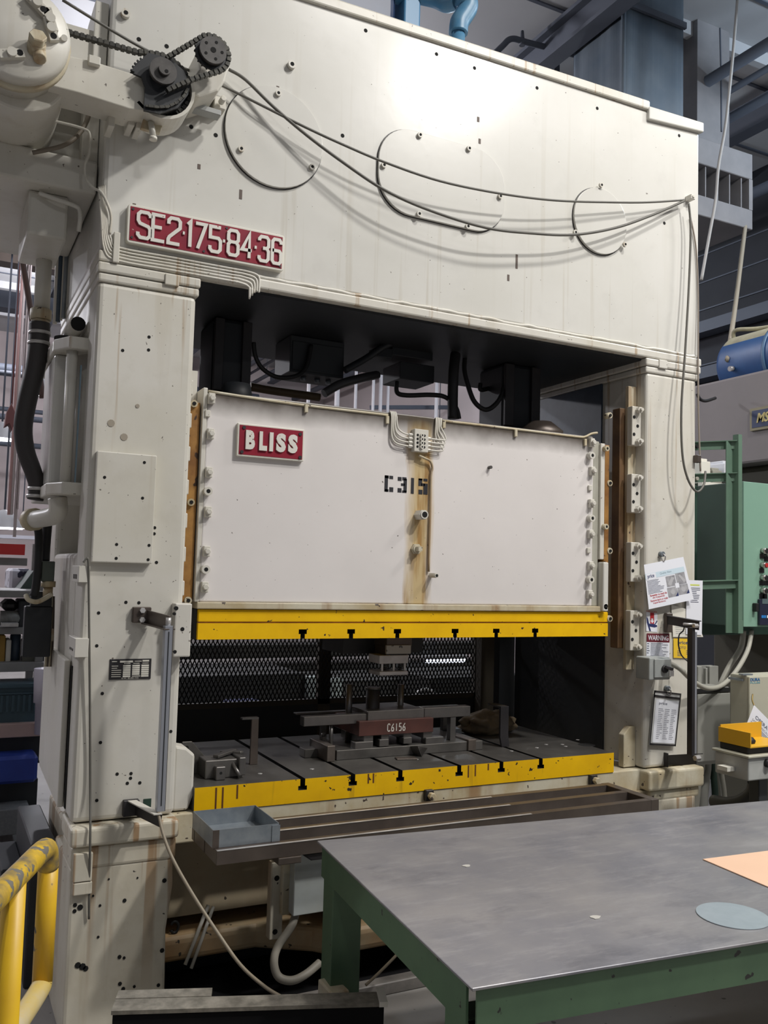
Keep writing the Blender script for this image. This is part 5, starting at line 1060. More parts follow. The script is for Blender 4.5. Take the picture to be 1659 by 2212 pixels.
# curb bar and clutter between press and table
q = MB(); q.box(1.35, 3.3, 3.35, 3.41, .0, .05); build('pit_curb', q, mat('grey_curb_steel', (.14, .13, .12), .6, var=(.25, .23, .21), vscale=12, vamt=.8), None, .004, 1, 'low grey steel curb bar on the floor along the press pit', 'curb')
q = MB(); q.box(.80, 3.3, 3.415, 4.6, .0, .004); build('pit_shade_sheet', q, matteblack, None, 0, 2, 'black sheet added for the shade under the press base', 'shade sheet')  # black sheet laid in place of the shade below the press
q = MB(); p = P(735, 2140, Z=.35); q.box(p.x - .03, p.x + .035, p.y, p.y + .12, .24, .345); q.box(p.x - .02, p.x + .02, p.y + .02, p.y + .10, 0, .24); build('stop_block', q, dirty, None, .006, 2, 'small dirty cream block behind the floor box at the table leg', 'block')
bxa, bxc = P(634, 1830, Y=3.40), P(682, 1968, Y=3.40)
q = MB(); q.box(bxa.x, bxc.x + .10, 3.38, 3.455, bxc.z, bxa.z); pb = build('pale_junction_box', q, mat('pale_grey_box', (.46, .50, .50), .45, var=(.36, .37, .33), vscale=4, vamt=.8), None, .003, 1, 'pale grey junction box under the rails beside the table leg', 'box')
hose('flexible_conduit', 'grey flexible conduit looping below the pale junction box', [P(640, 1968, Y=3.42), P(630, 2000, Y=3.40), P(600, 2045, Y=3.38), P(592, 2080, Y=3.36), P(602, 2110, Y=3.34), P(630, 2118, Y=3.32), P(660, 2105, Y=3.32), P(690, 2080, Y=3.35)], .016, mat('grey_flex_conduit', (.26, .24, .20), .55), 12, 'conduit')
hose('beige_floor_line', 'thin pale cord rising from floor behind the table apron', [P(790, 2128, Y=3.30), P(815, 2105, Y=3.28), P(850, 2070, Y=3.26), P(870, 2048, Y=3.25)], .006, MATS['beige_cord'], 8, 'cord')
# ================================================================ PAPERS AND SIGNS ON THE RIGHT COLUMN
def flat(name, uv, Y, m_, parent=None, t=.0012, **kw):
    pts = [P(u, v, Y=Y) for u, v in uv]; q = MB(); q.prism([(p.x, p.z) for p in pts], Y, Y + t, 'Y'); return build(name, q, m_, parent, **kw)
ink = mat('printer_ink', (.10, .11, .16), .7); maroon = mat('maroon_warning_print', (.13, .012, .022), .5); bluep = mat('dark_blue_print', (.02, .03, .12), .6); redp = mat('red_print', (.5, .03, .04), .6)
skyp = mat('pale_blue_print', (.58, .70, .78), .6); greyp = mat('grey_photo_print', (.22, .22, .24), .6, var=(.50, .50, .52), vscale=24, vamt=.8); limep = mat('lime_print', (.60, .66, .12), .6); yellowp = mat('yellow_paper', (.80, .52, .03), .6)
class Sheet:
    """a flat printed sheet: local a (0..1 across) and b (0..1 down) on a quad"""
    def __init__(s, name, uv, Y, m_, label=None, cat=None, lean=0.0, parent=None, group=None):
        s.c = [P(u, v, Y=Y) for u, v in uv]; s.Y = Y
        s.c[2].y -= lean; s.c[3].y -= lean
        q = MB(); q.add([p for p in s.c] + [p + Vector((0, .0008, 0)) for p in s.c], [(0, 1, 2, 3), (7, 6, 5, 4), (0, 4, 5, 1), (1, 5, 6, 2), (2, 6, 7, 3), (3, 7, 4, 0)])
        s.o = build(name, q, m_, parent, 0, 2, label, cat, group)
    def at(s, a, b, lift=.0006):
        t = s.c[0].lerp(s.c[1], a); l = s.c[3].lerp(s.c[2], a); return t.lerp(l, b) + Vector((0, -lift, 0))
    def rect(s, q, a0, b0, a1, b1, lift=.0006): q.add([s.at(a0, b0, lift), s.at(a1, b0, lift), s.at(a1, b1, lift), s.at(a0, b1, lift)], [(0, 1, 2, 3)])
    def poly(s, q, ab, lift=.0007): q.add([s.at(a, b, lift) for a, b in ab], [tuple(range(len(ab)))])
    def text(s, q, txt, a0, b0, a1, b1, bold=.0, lift=.0007):
        vs, fs = textmesh(txt, 1.0, 0.0, bold=bold)
        x0 = min(v.x for v in vs); x1 = max(v.x for v in vs); y0 = min(v.y for v in vs); y1 = max(v.y for v in vs)
        q.add([s.at(a0 + (a1 - a0) * (v.x - x0) / (x1 - x0), b1 - (b1 - b0) * (v.y - y0) / (y1 - y0), lift) for v in vs], fs)
    def put(s, name, q, m_): return build(name, q, m_, s.o)
    def lines(s, a0, a1, b0, b1, n, m_=None, name='text_lines', seed=1):
        rnd = random.Random(seed); q = MB(); h = (b1 - b0) / n
        for k in range(n): s.rect(q, a0, b0 + h * (k + .25), a0 + (a1 - a0) * rnd.uniform(.6, 1), b0 + h * (k + .62))
        o = build(name, q, m_ or ink, s.o, kind='stuff'); return o
qa = Sheet('notice_sheet', ((1391, 1220), (1476, 1203), (1495, 1295), (1398, 1316)), 3.475, paper, 'tilted laminated quality notice with grey photos hung by a magnet', 'notice', .012)
q = MB(); qa.rect(q, .0, .215, .95, .335); qa.put('header_band', q, skyp)
q = MB(); qa.rect(q, .02, .22, .25, .36, .0009); qa.put('logo_field', q, paper)
q = MB(); qa.text(q, 'price', .05, .235, .21, .345, .02, .0012); qa.put('logo', q, bluep)
q = MB(); qa.text(q, 'Quality Alert', .35, .24, .63, .30, 0, .0009); qa.put('title', q, mat('grey_blue_print', (.25, .36, .42), .6))
qa.lines(.03, .42, .37, .68, 11, seed=4)
for k, tx in enumerate(('Remember to check the', 'die frequently.', 'Remove burrs or scale', 'imperfections.')):
    q = MB(); qa.text(q, tx, .06 + .05 * (k % 2), .685 + .06 * k, .44 - .05 * (k % 2), .735 + .06 * k, .01); qa.put('red_text', q, redp)
for (a0, b0, a1, b1, c) in ((.47, .36, .69, .60, 0), (.71, .33, .93, .60, 1), (.46, .62, .69, .84, 2), (.70, .61, .94, .83, 3)):
    q = MB(); qa.rect(q, a0, b0, a1, b1); qa.put('photo', q, greyp)
    q = MB()
    if c < 2: qa.poly(q, [(a0 + .02, b1 - .06), (a1 - .08, b0 + .03), (a1 - .02, b0 + .06), (a0 + .08, b1 - .01)] if c == 0 else [(a0 + .06, b0 + .06), (a0 + .10, b0 + .04), (a1 - .01, b1 - .07), (a1 - .06, b1 - .02)], .001)
    else: qa.poly(q, [((a0 + a1) / 2 + .05 * math.cos(k * .524), (b0 + b1) / 2 + .06 * math.sin(k * .524)) for k in range(12)], .001)
    qa.put('photo_detail', q, mat('light_grey_print', (.45, .45, .47), .6))
    if c >= 2:
        q = MB(); qa.poly(q, [(a1, b1), (a1 - .07, b1), (a1, b1 - .09)], .0011); qa.put('arrow_corner', q, bluep)
q = MB(); qa.rect(q, .655, .55, .745, .66, .0012); qa.put('callout', q, paper)
def magnet(name, u, v, Y, label):
    p = P(u, v, Y=Y); q = MB(); q.cyl((p.x, 3.499, p.z), (p.x, Y - .012, p.z), .014, 14); mg_ = build(name, q, galv, None, 0, 2, label, 'magnet')
    q = MB(); q.tube([p + Vector((0, -.012, 0)), p + Vector((.004, -.022, -.01)), p + Vector((.004, -.02, -.03)), p + Vector((-.004, -.014, -.036)), p + Vector((-.006, -.008, -.02))], .0035, 8); build('hook', q, bright, mg_)
magnet('magnet_hook', 1429, 1197, 3.49, 'round magnetic hook holding the tilted quality notice')
magnet('magnet_hook', 1441, 1487, 3.49, 'round magnetic hook above the black edged document pouch')
n2 = Sheet('notice_sheet', ((1483, 1253), (1518, 1254), (1516, 1372), (1482, 1370)), 3.488, paper, 'white sheet with lime bar behind the tilted notice', 'notice')
q = MB(); n2.rect(q, .2, .075, .80, .10); n2.put('lime_bar', q, limep); n2.lines(.25, .85, .13, .42, 9, seed=2)
n3 = Sheet('notice_sheet', ((1450, 1306), (1498, 1320), (1519, 1376), (1454, 1376)), 3.492, paperwarm, 'ivory curled sheet behind the upper black arm', 'notice'); n3.lines(.1, .8, .52, .92, 6, mat('faint_print', (.50, .50, .48), .7), seed=3)
ws = Sheet('warning_label', ((1396, 1322), (1420, 1325), (1420, 1366), (1396, 1363)), 3.4985, paper, 'small hand crush warning pictogram label with red arrow', 'label')
q = MB(); ws.rect(q, .35, .0, .70, .58); ws.put('red_arrow_block', q, redp)
q = MB(); ws.poly(q, [(.44, .30), (.60, .30), (.60, .42), (.68, .42), (.52, .56), (.36, .42), (.44, .42)], .0010); ws.put('white_arrow', q, paper)
q = MB(); ws.poly(q, [(.02, .25), (.12, .30), (.25, .60), (.75, .58), (.95, .36), (1, .42), (.80, .62), (.95, .62), (.98, .70), (.75, .76), (.30, .74), (.42, .98), (.28, .98), (.05, .55)], .0008); ws.put('hand_symbol', q, bluep)
q = MB(); ws.text(q, 'DANGER', .0, -.10, .98, -.02, 0); ws.put('lettering', q, redp)
wn = Sheet('warning_label', ((1397, 1368), (1446, 1369), (1446, 1423), (1396, 1421)), 3.4985, paper, 'white label with maroon WARNING heading and small print', 'label')
q = MB(); wn.rect(q, 0, 0, 1, .35); wn.put('heading_field', q, maroon)
q = MB(); wn.text(q, 'WARNING', .06, .07, .95, .28, .015, .0010); wn.put('heading', q, paper); wn.lines(.18, .95, .38, .97, 11, seed=8); wn.lines(.02, .14, .38, .85, 5, seed=9)
lo = Sheet('lockout_sheet', ((1455, 1379), (1495, 1380), (1495, 1422), (1455, 1421)), 3.494, yellowp, 'yellow lockout sheet behind the black sensor bar', 'notice')
q = MB(); lo.text(q, 'price', .22, .12, .76, .34, .02); lo.put('logo', q, ink); q = MB(); lo.text(q, 'LOTO', .25, .40, .66, .53, 0); lo.put('title', q, ink); lo.lines(.2, .42, .6, .92, 4, seed=5); lo.lines(.68, .92, .58, .84, 3, seed=6)
# clear pouch with documents
po = Sheet('document_pouch', ((1413, 1491), (1471, 1498), (1459, 1612), (1402, 1609)), 3.485, mat('clear_pouch', (.62, .63, .62), .3), 'black edged clear document pouch hanging from a magnet hook', 'pouch')
q = MB()
for (a0, b0, a1, b1) in ((0, 0, 1, .03), (0, .08, 1, .12), (0, 0, .035, 1), (.965, 0, 1, 1), (0, .965, 1, 1)): po.rect(q, a0, b0, a1, b1, .003)
po.put('black_binding', q, blackpaint)
q = MB(); po.rect(q, .10, .16, .94, .95, .0012); po.put('document', q, paper); q = MB(); po.text(q, 'price', .22, .20, .52, .26, .01, .0018); po.put('logo', q, ink)
q = MB(); rnd = random.Random(5)
for k in range(17): 
    for c in range(3):
        a0 = .22 + c * .24; po.rect(q, a0, .32 + k * .034, a0 + rnd.uniform(.10, .2), .335 + k * .034, .0016)
po.put('print', q, mat('grey_print', (.36, .37, .42), .6)).__setitem__('kind', 'stuff')
# isolator box
a, c = P(1403, 1421, Y=3.40), P(1448, 1468, Y=3.40)
iso = thing('isolator_switch', 'grey rotary isolator switch box under the WARNING label', 'switch', ((a.x + c.x) / 2, 3.45, c.z))
q = MB(); q.box(a.x, c.x, 3.40, 3.499, c.z, a.z); build('switch_body', q, mat('isolator_grey', (.36, .38, .37), .45, var=(.28, .30, .29), vscale=9, vamt=.7), iso, .006)
q = MB(); q.box(a.x + .028, c.x, 3.392, 3.40, c.z + .012, a.z - .006); build('front_cover', q, MATS['isolator_grey'], iso, .003, 1)
xm, zm = (a.x + c.x) / 2 + .02, (a.z + c.z) / 2
q = MB(); q.cyl((xm, 3.392, zm), (xm, 3.378, zm), .020, 18); q.bar((xm - .012, 3.372, zm + .012), (xm + .034, 3.366, zm + .0), .016, .016); build('rotary_handle', q, blackpaint, iso, .003, 1)
q = MB(); q.box(xm + .005, xm + .035, 3.36, 3.366, zm - .034, zm - .006); build('lock_tab', q, bright, iso)
hose('supply_conduit', 'grey conduit looping from isolator box to the green cabinet', [P(1449, 1434, Y=3.45), P(1468, 1444, Y=3.40), P(1487, 1462, Y=3.40), P(1505, 1477, Y=3.42), P(1530, 1487, Y=3.48), P(1560, 1480, Y=3.55), P(1590, 1450, Y=3.62), P(1615, 1405, Y=3.7), P(1624, 1362, Y=3.75)], .013, mat('pale_conduit', (.36, .35, .30), .5), 12, 'conduit')
hose('supply_conduit', 'pale conduit from green cabinet bending down behind the steel box', [P(1606, 1362, Y=3.85), P(1600, 1400, Y=3.85), P(1575, 1440, Y=3.85), P(1556, 1480, Y=3.85), P(1548, 1500, Y=3.85)], .017, MATS['pale_conduit'], 12, 'conduit')
# ================================================================ RIGHT SIDE MACHINERY
a, c = P(1508, 1500, Y=3.55), P(1580, 1640, Y=3.55)
sb_ = thing('terminal_box', 'plain dented grey steel terminal box right of the press column', 'box', ((a.x + c.x) / 2, 3.6, c.z))
gs = mat('dull_grey_steel_box', (.30, .30, .275), .5, var=(.24, .24, .215), vscale=3, vamt=.8)
q = MB(); q.box(a.x - .04, c.x, 3.565, 3.78, c.z - .02, a.z + .03); build('box_body', q, gs, sb_, .003, 1)
q = MB(); q.box(a.x, c.x - .006, 3.552, 3.565, c.z, a.z); build('box_door', q, gs, sb_, .004)
q = MB(); q.box(a.x - .04, c.x, 3.55, 3.57, a.z + .008, a.z + .028); build('top_seal', q, black, sb_)
q = MB(); q.box(a.x + .01, a.x + .05, 3.68, 3.72, 0, c.z - .02); q.box(c.x - .08, c.x - .04, 3.68, 3.72, 0, c.z - .02); build('stand', q, dgreen, sb_)
for i, (u0, v0, u1, v1, r_) in enumerate(((1512, 1660, 1500, 1740, .026), (1526, 1660, 1518, 1745, .026), (1540, 1660, 1546, 1745, .018), (1556, 1660, 1566, 1745, .016))):
    q = MB(); p, p2 = P(u0, v0, Y=3.66 + .0 * i), P(u1, v1, Y=3.62); q.tube([p + Vector((0, 0, .06)), p, p2, Vector((p2.x, p2.y, 0))], r_, 10, step=3)
    build('floor_conduit', q, [MATS['pale_conduit'], gs, dgreen, MATS['pale_conduit']][i], None, 0, 2, ('thick pale conduit nearest the column foot under the steel box', 'thick grey conduit second from the column under the steel box', 'dark green conduit under the middle of the steel box', 'thin pale conduit under the right of the steel box')[i], 'conduit')
q = MB(); a2, c2 = P(1508, 1440, Y=3.7), P(1552, 1492, Y=3.7); q.box(a2.x, a2.x + .03, 3.7, 3.73, c2.z, a2.z); q.box(a2.x + .06, a2.x + .075, 3.7, 3.72, c2.z, a2.z - .01); q.box(a2.x + .09, c2.x, 3.7, 3.73, c2.z, a2.z); q.box(a2.x, c2.x, 3.74, 3.76, c2.z, a2.z)
build('terminal_strip', q, [gs], None, .002, 1, 'upright grey terminal strips above the steel box', 'terminal strip')
# tall green cabinet with its angle frame
gc = thing('control_cabinet', 'mint green control cabinet with push buttons and dark display', 'cabinet', (4.6, 3.9, 1.4))
gx0 = P(1604, 1200, Y=3.70).x; a, c = P(1604, 1040, Y=3.70), P(1604, 1354, Y=3.70)
q = MB(); q.box(gx0, gx0 + .9, 3.705, 4.05, c.z, a.z); build('cabinet_body', q, dgreen, gc, .004)
q = MB(); q.box(gx0 - .002, gx0 + .9, 3.69, 3.705, c.z, a.z); build('cabinet_door', q, mint, gc, .003)
chrome = mat('chrome_rim', (.60, .58, .55), .25, .9); redbtn = mat('red_button', (.45, .03, .03), .4); pinkbtn = mat('pink_button', (.45, .22, .22), .4)
for i, (u, v, m_) in enumerate(((1646, 1190, black), (1655, 1196, black), (1645, 1221, redbtn), (1645, 1248, black), (1656, 1248, black), (1645, 1276, black), (1652, 1277, pinkbtn))):
    p = P(u, v, Y=3.69); q = MB(); q.cyl(p, p + Vector((0, -.035, 0)), .017, 18); bb = build('push_button', q, chrome, gc); q = MB(); q.cyl(p + Vector((0, -.0352, 0)), p + Vector((0, -.040, 0)), .0125, 16); build('button_cap', q, m_, bb)
    q = MB(); q.box(p.x - .02, p.x + .02, 3.687, 3.69, p.z - .045, p.z - .018); build('legend', q, blackpaint, bb)
a, c = P(1636, 1294, Y=3.69), P(1700, 1350, Y=3.69); q = MB(); q.box(a.x, c.x, 3.672, 3.69, c.z, a.z); ds = build('display_unit', q, mat('dark_navy_panel', (.02, .022, .045), .4), gc, .003, 1)
q = MB(); q.box(a.x + .018, c.x - .03, 3.670, 3.672, c.z + .125, c.z + .155); build('screen', q, mat('lcd_grey', (.10, .14, .15), .3), ds)
q = MB()
for k in range(2): q.box(a.x + .012 + k * .020, a.x + .030 + k * .020, 3.670, 3.672, c.z + .042, c.z + .058)
build('blue_keys', q, mat('blue_keys', (.03, .20, .55), .4), ds)
q = MB(); q.box(a.x + .058, a.x + .075, 3.670, 3.672, c.z + .042, c.z + .058); q.box(a.x + .08, a.x + .097, 3.670, 3.672, c.z + .042, c.z + .058); build('white_keys', q, paper, ds)
p = P(1628, 1310, Y=3.69); q = MB(); q.box(p.x - .012, p.x + .010, 3.66, 3.69, p.z - .03, p.z + .02); build('door_latch', q, black, gc, .003, 1)
fr = thing('angle_iron_frame', 'green angle iron frame standing between the column and cabinet', 'frame', (4.05, 3.66, 1.3))
YA = 3.62
a, c = P(1590, 938, Y=YA), P(1590, 1368, Y=YA); q = MB(); q.box(P(1578, 1200, Y=YA).x, P(1600, 1200, Y=YA).x, YA + .03, YA + .036, c.z, a.z - .04); q.box(P(1592, 1200, Y=YA).x, P(1600, 1200, Y=YA).x, YA - .01, YA + .03, c.z, a.z); build('upright', q, postgreen, fr)
for v in (960, 1030, 1262):
    z = P(1590, v, Y=YA).z; q = MB(); q.bar((3.66, 4.0 if v < 1100 else 3.66, z - .02), (P(1596, 1200, Y=YA).x, YA + .01, z), .006, .045); q.bar((3.66, 4.0 if v < 1100 else 3.66, z + .004), (P(1596, 1200, Y=YA).x, YA + .01, z + .024), .04, .005); cbx = build('cross_angle', q, postgreen, fr)
    if v < 1100:
        q = MB()
        for f_ in (.25, .5, .62): q.cyl((3.66 + .43 * f_, 4.0 - .38 * f_ - .008, z - .01), (3.66 + .43 * f_, 4.0 - .38 * f_ + .004, z - .01), .011, 10)
        build('slot_holes', q, hole if v == 960 else MATS['pale_conduit'], cbx, kind='stuff')
q = MB(); a, c = P(1600, 1340, Y=YA), P(1604, 1368, Y=YA); q.box(a.x + .001, a.x + .02, YA, YA + .03, c.z, a.z); build('clip', q, postgreen, fr)
q = MB(); a = P(1508, 1050, Y=4.45); q.box(a.x - .6, P(1612, 1050, Y=4.45).x + .3, 4.45, 5.1, P(1540, 1372, Y=4.45).z, P(1540, 1052, Y=4.45).z); rcab = build('rear_cabinet', q, dgreen, None, .006, 2, 'large dark green cabinet behind the angle iron frame', 'cabinet')
q = MB(); a = P(1510, 1048, Y=4.45); q.box(a.x - .02, P(1575, 1048, Y=4.45).x, 4.40, 4.44, a.z - .01, a.z + .02); build('cabinet_lip', q, paperwarm, rcab)
for i, (u0, v0, u1, v1, m_) in enumerate(((1515, 995, 1535, 1045, paperwarm), (1565, 1000, 1578, 1040, paper), (1540, 1015, 1560, 1045, MATS['pale_conduit']))):
    a, c = P(u0, v0, Y=4.6), P(u1, v1, Y=4.6); q = MB(); q.box(a.x, c.x, 4.6, 4.8, c.z, a.z); q.box(a.x + .01, c.x - .01, 4.62, 4.78, a.z, a.z + .02); build('can', q, m_, None, .004, 1, ('wide ivory can standing on the rear green cabinet', 'narrow white bottle standing on the rear green cabinet', 'grey low tin standing between two containers on the cabinet')[i], 'container')
# grey drive box with blue logo
a, c = P(1617, 1460, Y=3.30), P(1617, 1655, Y=3.30)
dbx = thing('drive_box', 'pale grey inverter drive box with blue DURA PULSE lettering', 'box', (a.x + .2, 3.45, c.z))
pg = mat('pale_putty_paint', (.46, .45, .36), .5, var=(.40, .39, .31), vscale=3, vamt=.6)
q = MB(); q.box(a.x - .0, a.x + .40, 3.31, 3.42, c.z, a.z); build('box_body', q, pg, dbx, .004)
q = MB(); q.box(a.x, a.x + .40, 3.295, 3.31, c.z, a.z - .005); bd = build('box_door', q, pg, dbx, .004)
tp = P(1621, 1476, Y=3.294); te = P(1642, 1476, Y=3.294)
q = MB(); text_on(q, 'DURA', .03, .001, tp.x, 3.2945, P(1621, 1472, Y=3.294).z, .001, te.x - tp.x, .016); build('lettering', q, mat('blue_logo_print', (.03, .13, .30), .5), bd)
q = MB(); text_on(q, 'PULSE', .02, .001, tp.x, 3.2945, P(1621, 1477, Y=3.294).z, .0, (te.x - tp.x), .008); build('lettering', q, mat('teal_logo_print', (.10, .36, .46), .5), bd)
q = MB(); q.cyl((a.x + .085, 3.295, c.z + .21), (a.x + .085, 3.285, c.z + .21), .02, 16); build('lock', q, black, bd)
q = MB(); q.box(a.x - .022, a.x + .05, 3.315, 3.345, a.z + .001, a.z + .008); q.box(a.x - .014, a.x - .002, 3.33, 3.42, a.z - .03, a.z - .018); build('mounting_clip', q, galv, dbx)
# hanging operator sign
os_ = Sheet('operator_sign', ((1629, 1523), (1685, 1580), (1655, 1660), (1595, 1600)), 3.22, paper, 'tilted white operator safety sign with red DANGER band', 'sign', .01)
q = MB(); os_.text(q, 'OPERATOR', .16, .16, .92, .25, .01); os_.put('heading', q, ink); q = MB(); os_.text(q, 'SAFETY PRECAUTIONS', .10, .29, .94, .345, 0); os_.put('heading', q, mat('grey_print_2', (.25, .25, .27), .6))
q = MB(); os_.rect(q, .08, .50, .95, .63); os_.put('red_band', q, mat('dull_red_print', (.32, .05, .045), .5)); q = MB(); os_.text(q, 'DANGER', .30, .52, .80, .61, .012, .0012); os_.put('lettering', q, paper)
q = MB(); os_.poly(q, [(.13, .61), (.24, .61), (.185, .52)], .0012); os_.put('warning_triangle', q, paper); os_.lines(.08, .92, .37, .49, 4, seed=12)
q = MB(); os_.poly(q, [(.10, .72), (.16, .70), (.22, .78), (.30, .76), (.36, .82), (.30, .88), (.24, .84), (.15, .80)], .001); os_.put('hand_symbol', q, bluep)
hose('sign_string', 'short brass chain holding the tilted operator sign', [P(1626, 1500, Y=3.27), P(1625, 1512, Y=3.25), P(1629, 1524, Y=3.222)], .004, mat('brass', (.35, .26, .10), .4, .8), 6, 'chain')
# palm button station
ps = thing('button_station', 'grey two-hand button station with yellow shield and black palm button', 'button station', tuple(P(1640, 1690, Y=3.0)))
YP = 2.98; a, c = P(1617, 1638, Y=YP), P(1617, 1688, Y=YP)
q = MB(); q.box(a.x, a.x + .30, YP, YP + .20, c.z, a.z); build('station_body', q, mat('station_grey', (.44, .45, .43), .45, var=(.36, .37, .35), vscale=9, vamt=.7), ps, .006)
q = MB(); q.box(a.x - .012, a.x + .31, YP - .012, YP + .21, a.z, a.z + .012); build('lid_flange', q, pg, ps, .003, 1)
q = MB(); q.box(a.x + .02, a.x + .30, YP + .02, YP + .19, a.z + .012, a.z + .045); build('gasket_and_shade_line', q, black, ps, .004, 1)
yo = mat('yellow_shield', (.72, .40, .02), .45)
q = MB(); q.box(a.x + .012, a.x + .30, YP + .0, YP + .19, a.z + .045, a.z + .051); q.box(a.x + .012, a.x + .018, YP - .0, YP + .19, a.z + .051, a.z + .115); q.box(a.x + .018, a.x + .30, YP + .18, YP + .186, a.z + .051, a.z + .125); build('palm_shield', q, yo, ps)
q = MB(); q.lathe([(0, .042), (.012, .045), (.026, .034), (.032, 0.0)], (a.x + .085, YP + .09, a.z + .051), (0, 0, 1), 24); build('palm_button', q, black, ps)
q = MB(); q.cyl((a.x + .12, YP, a.z - .03), (a.x + .12, YP - .02, a.z - .03), .02, 16); build('stop_button', q, black, ps)
q = MB(); q.box(a.x + .14, a.x + .20, YP + .06, YP + .12, 0, c.z); build('pedestal', q, MATS['dark_box'], ps, .004)
q = MB(); q.box(a.x - .05, a.x + .02, YP + .08, YP + .14, a.z - .075, a.z - .055); build('side_plate', q, paperwarm, ps)
hose('thick_hose', 'thick dark hose curving to the floor under the button station', [P(1628, 1690, Y=3.12), P(1624, 1710, Y=3.14), P(1605, 1727, Y=3.18), P(1575, 1735, Y=3.25), P(1540, 1730, Y=3.35)], .030, mat('dark_hose', (.055, .055, .048), .5), 12)
# neighbouring press with the blue tank
np2 = thing('neighbour_press', 'grey taupe press body under the blue tank at right', 'press', (6.3, 4.6, 0))
taupe = mat('taupe_machine_paint', (.24, .215, .215), .6, var=(.20, .18, .18), vscale=2, vamt=.6)
q = MB(); q.box(5.35, 7.6, 2.6, 5.25, 2.62, 3.30); build('press_crown', q, taupe, np2, .02)
q = MB(); q.box(5.5, 7.4, 4.4, 5.1, 0, 2.62); build('press_column', q, mat('dark_olive_machine', (.06, .055, .035), .6), np2, .02)
q = MB(); q.box(5.33, 5.35, 3.9, 4.2, 2.575, 2.615); build('oil_lip', q, paperwarm, np2)
Xs = 5.348; c0 = P(1624, 884, X=Xs); c1 = P(1624, 932, X=Xs)
q = MB(); q.box(Xs - .02, Xs, c0.y - .9, c0.y + .0, c1.z, c0.z); sg = build('makers_sign', q, mat('brass_frame', (.25, .22, .13), .5), np2)
q = MB(); q.box(Xs - .023, Xs - .02, c0.y - .88, c0.y - .02, c1.z + .02, c0.z - .02); build('blue_field', q, mat('sign_blue', (.02, .035, .10), .5), sg)
vs, fs = textmesh('MS', 1.0, .02, bold=.03); xx = [v.x for v in vs]; q = MB(); hh = (c0.z - c1.z) * .42
q.add([Vector((Xs - .024 - v.z * .3, c0.y - .06 - (v.x + v.y * .25) * hh * 1.25, c1.z + .055 + v.y * hh * 1.35)) for v in vs], fs); build('lettering', q, mat('sign_gold', (.55, .45, .18), .5), sg)
tank = thing('air_tank', 'big blue air tank with thick dust on top at right', 'tank', (5.75, 4.0, 3.30))
tb_ = mat('blue_tank_paint', (.02, .09, .26), .45, var=(.015, .06, .19), vscale=6, vamt=.8)
dustm = mat('settled_dust', (.40, .37, .25), .9, var=(.27, .25, .18), vscale=9, vamt=.9)
tc0 = Vector((5.62, 4.95, 3.43)); R2 = .25
q = MB(); q.lathe([(-.06, .05), (-.05, .16), (-.02, .23), (.02, R2), (2.6, R2), (2.66, .2), (2.68, 0)], tc0, (0, -1, 0), 40); to = build('tank_shell', q, [tb_, dustm], tank)
for p in to.data.polygons:
    if p.normal.z > .62: p.material_index = 1
q = MB(); q.lathe([(0, R2), (0, R2 + .008), (.025, R2 + .008), (.025, R2)], tc0 + Vector((0, -.42, 0)), (0, -1, 0), 40); build('tank_band', q, mat('band_blue', (.08, .16, .28), .4), tank)
q = MB(); q.cyl(tc0 + Vector((-.245, -.15, -.06)), tc0 + Vector((-.275, -.15, -.065)), .02, 12); build('port_plug', q, bright, tank)
q = MB(); q.box(tc0.x - .1, tc0.x + .1, tc0.y - .9, tc0.y - .6, 3.30, 3.42); build('saddle', q, MATS['band_blue'], tank)
q = MB(); q.tube([tc0 + Vector((-.02, .02, .2)), tc0 + Vector((-.05, .0, .30)), tc0 + Vector((.0, -.2, .28)), tc0 + Vector((.05, -.6, .262)), tc0 + Vector((.1, -1.6, .262))], .016, 8); build('dusty_pipe', q, dustm, tank)
q = MB(); q.lathe([(0, .05), (.02, .05), (.02, .02), (0, .02)], tc0 + Vector((-.16, -.12, -.235)), (-.3, -1, 0), 16); build('lug', q, tb_, tank)
hose('tank_hose', 'black hose behind the press column beside the blue tank', [P(1506, 850, Y=4.7), P(1512, 862, Y=4.7), P(1525, 866, Y=4.75), P(1545, 860, Y=4.8)], .012, black)
# ceiling things at right
ht = thing('air_diffuser', 'dusty grey louvred air supply box behind the right end of crown', 'diffuser', (6.7, 6.3, 5.1))
hg = mat('dusty_grey_duct', (.25, .24, .245), .7, var=(.19, .185, .195), vscale=3, vamt=.8)
YH = 6.0
def hq(name, u0, v0, u1, v1, d0, d1, m_):
    a, c = P(u0, v0, Y=YH), P(u1, v1, Y=YH); q = MB(); q.box(min(a.x, c.x), max(a.x, c.x), YH + d0, YH + d1, min(a.z, c.z), max(a.z, c.z)); return build(name, q, m_, ht, .006, 1)
x0h, x1h = P(1490, 400, Y=YH).x, P(1626, 420, Y=YH).x
z0h, z1h, z2h, z3h = P(1560, 478, Y=YH).z, P(1560, 435, Y=YH).z, P(1560, 368, Y=YH).z, P(1560, 312, Y=YH).z
for zz0, zz1 in ((z0h, z1h), (z2h, z3h)):
    q = MB(); q.box(x0h, x1h, YH, YH + .9, zz0, zz1); build('box_band', q, hg, ht, .006, 1)
q = MB(); q.box(x1h - .05, x1h, YH + .001, YH + .9, z1h, z2h); build('box_side', q, hg, ht)
q = MB(); q.box(x0h, x1h - .05, YH + .3, YH + .32, z1h, z2h); build('inner_back', q, navy, ht)
for k in range(5):
    x = x0h + .06 + k * .16; q = MB(); q.box(x, x + .012, YH + .02, YH + .29, z1h, z2h); build('louvre', q, hg, ht)
q = MB(); q.box(x0h + .3, x1h - .1, YH + .2, YH + .8, z3h, 7.3); build('drop_duct', q, hg, ht)
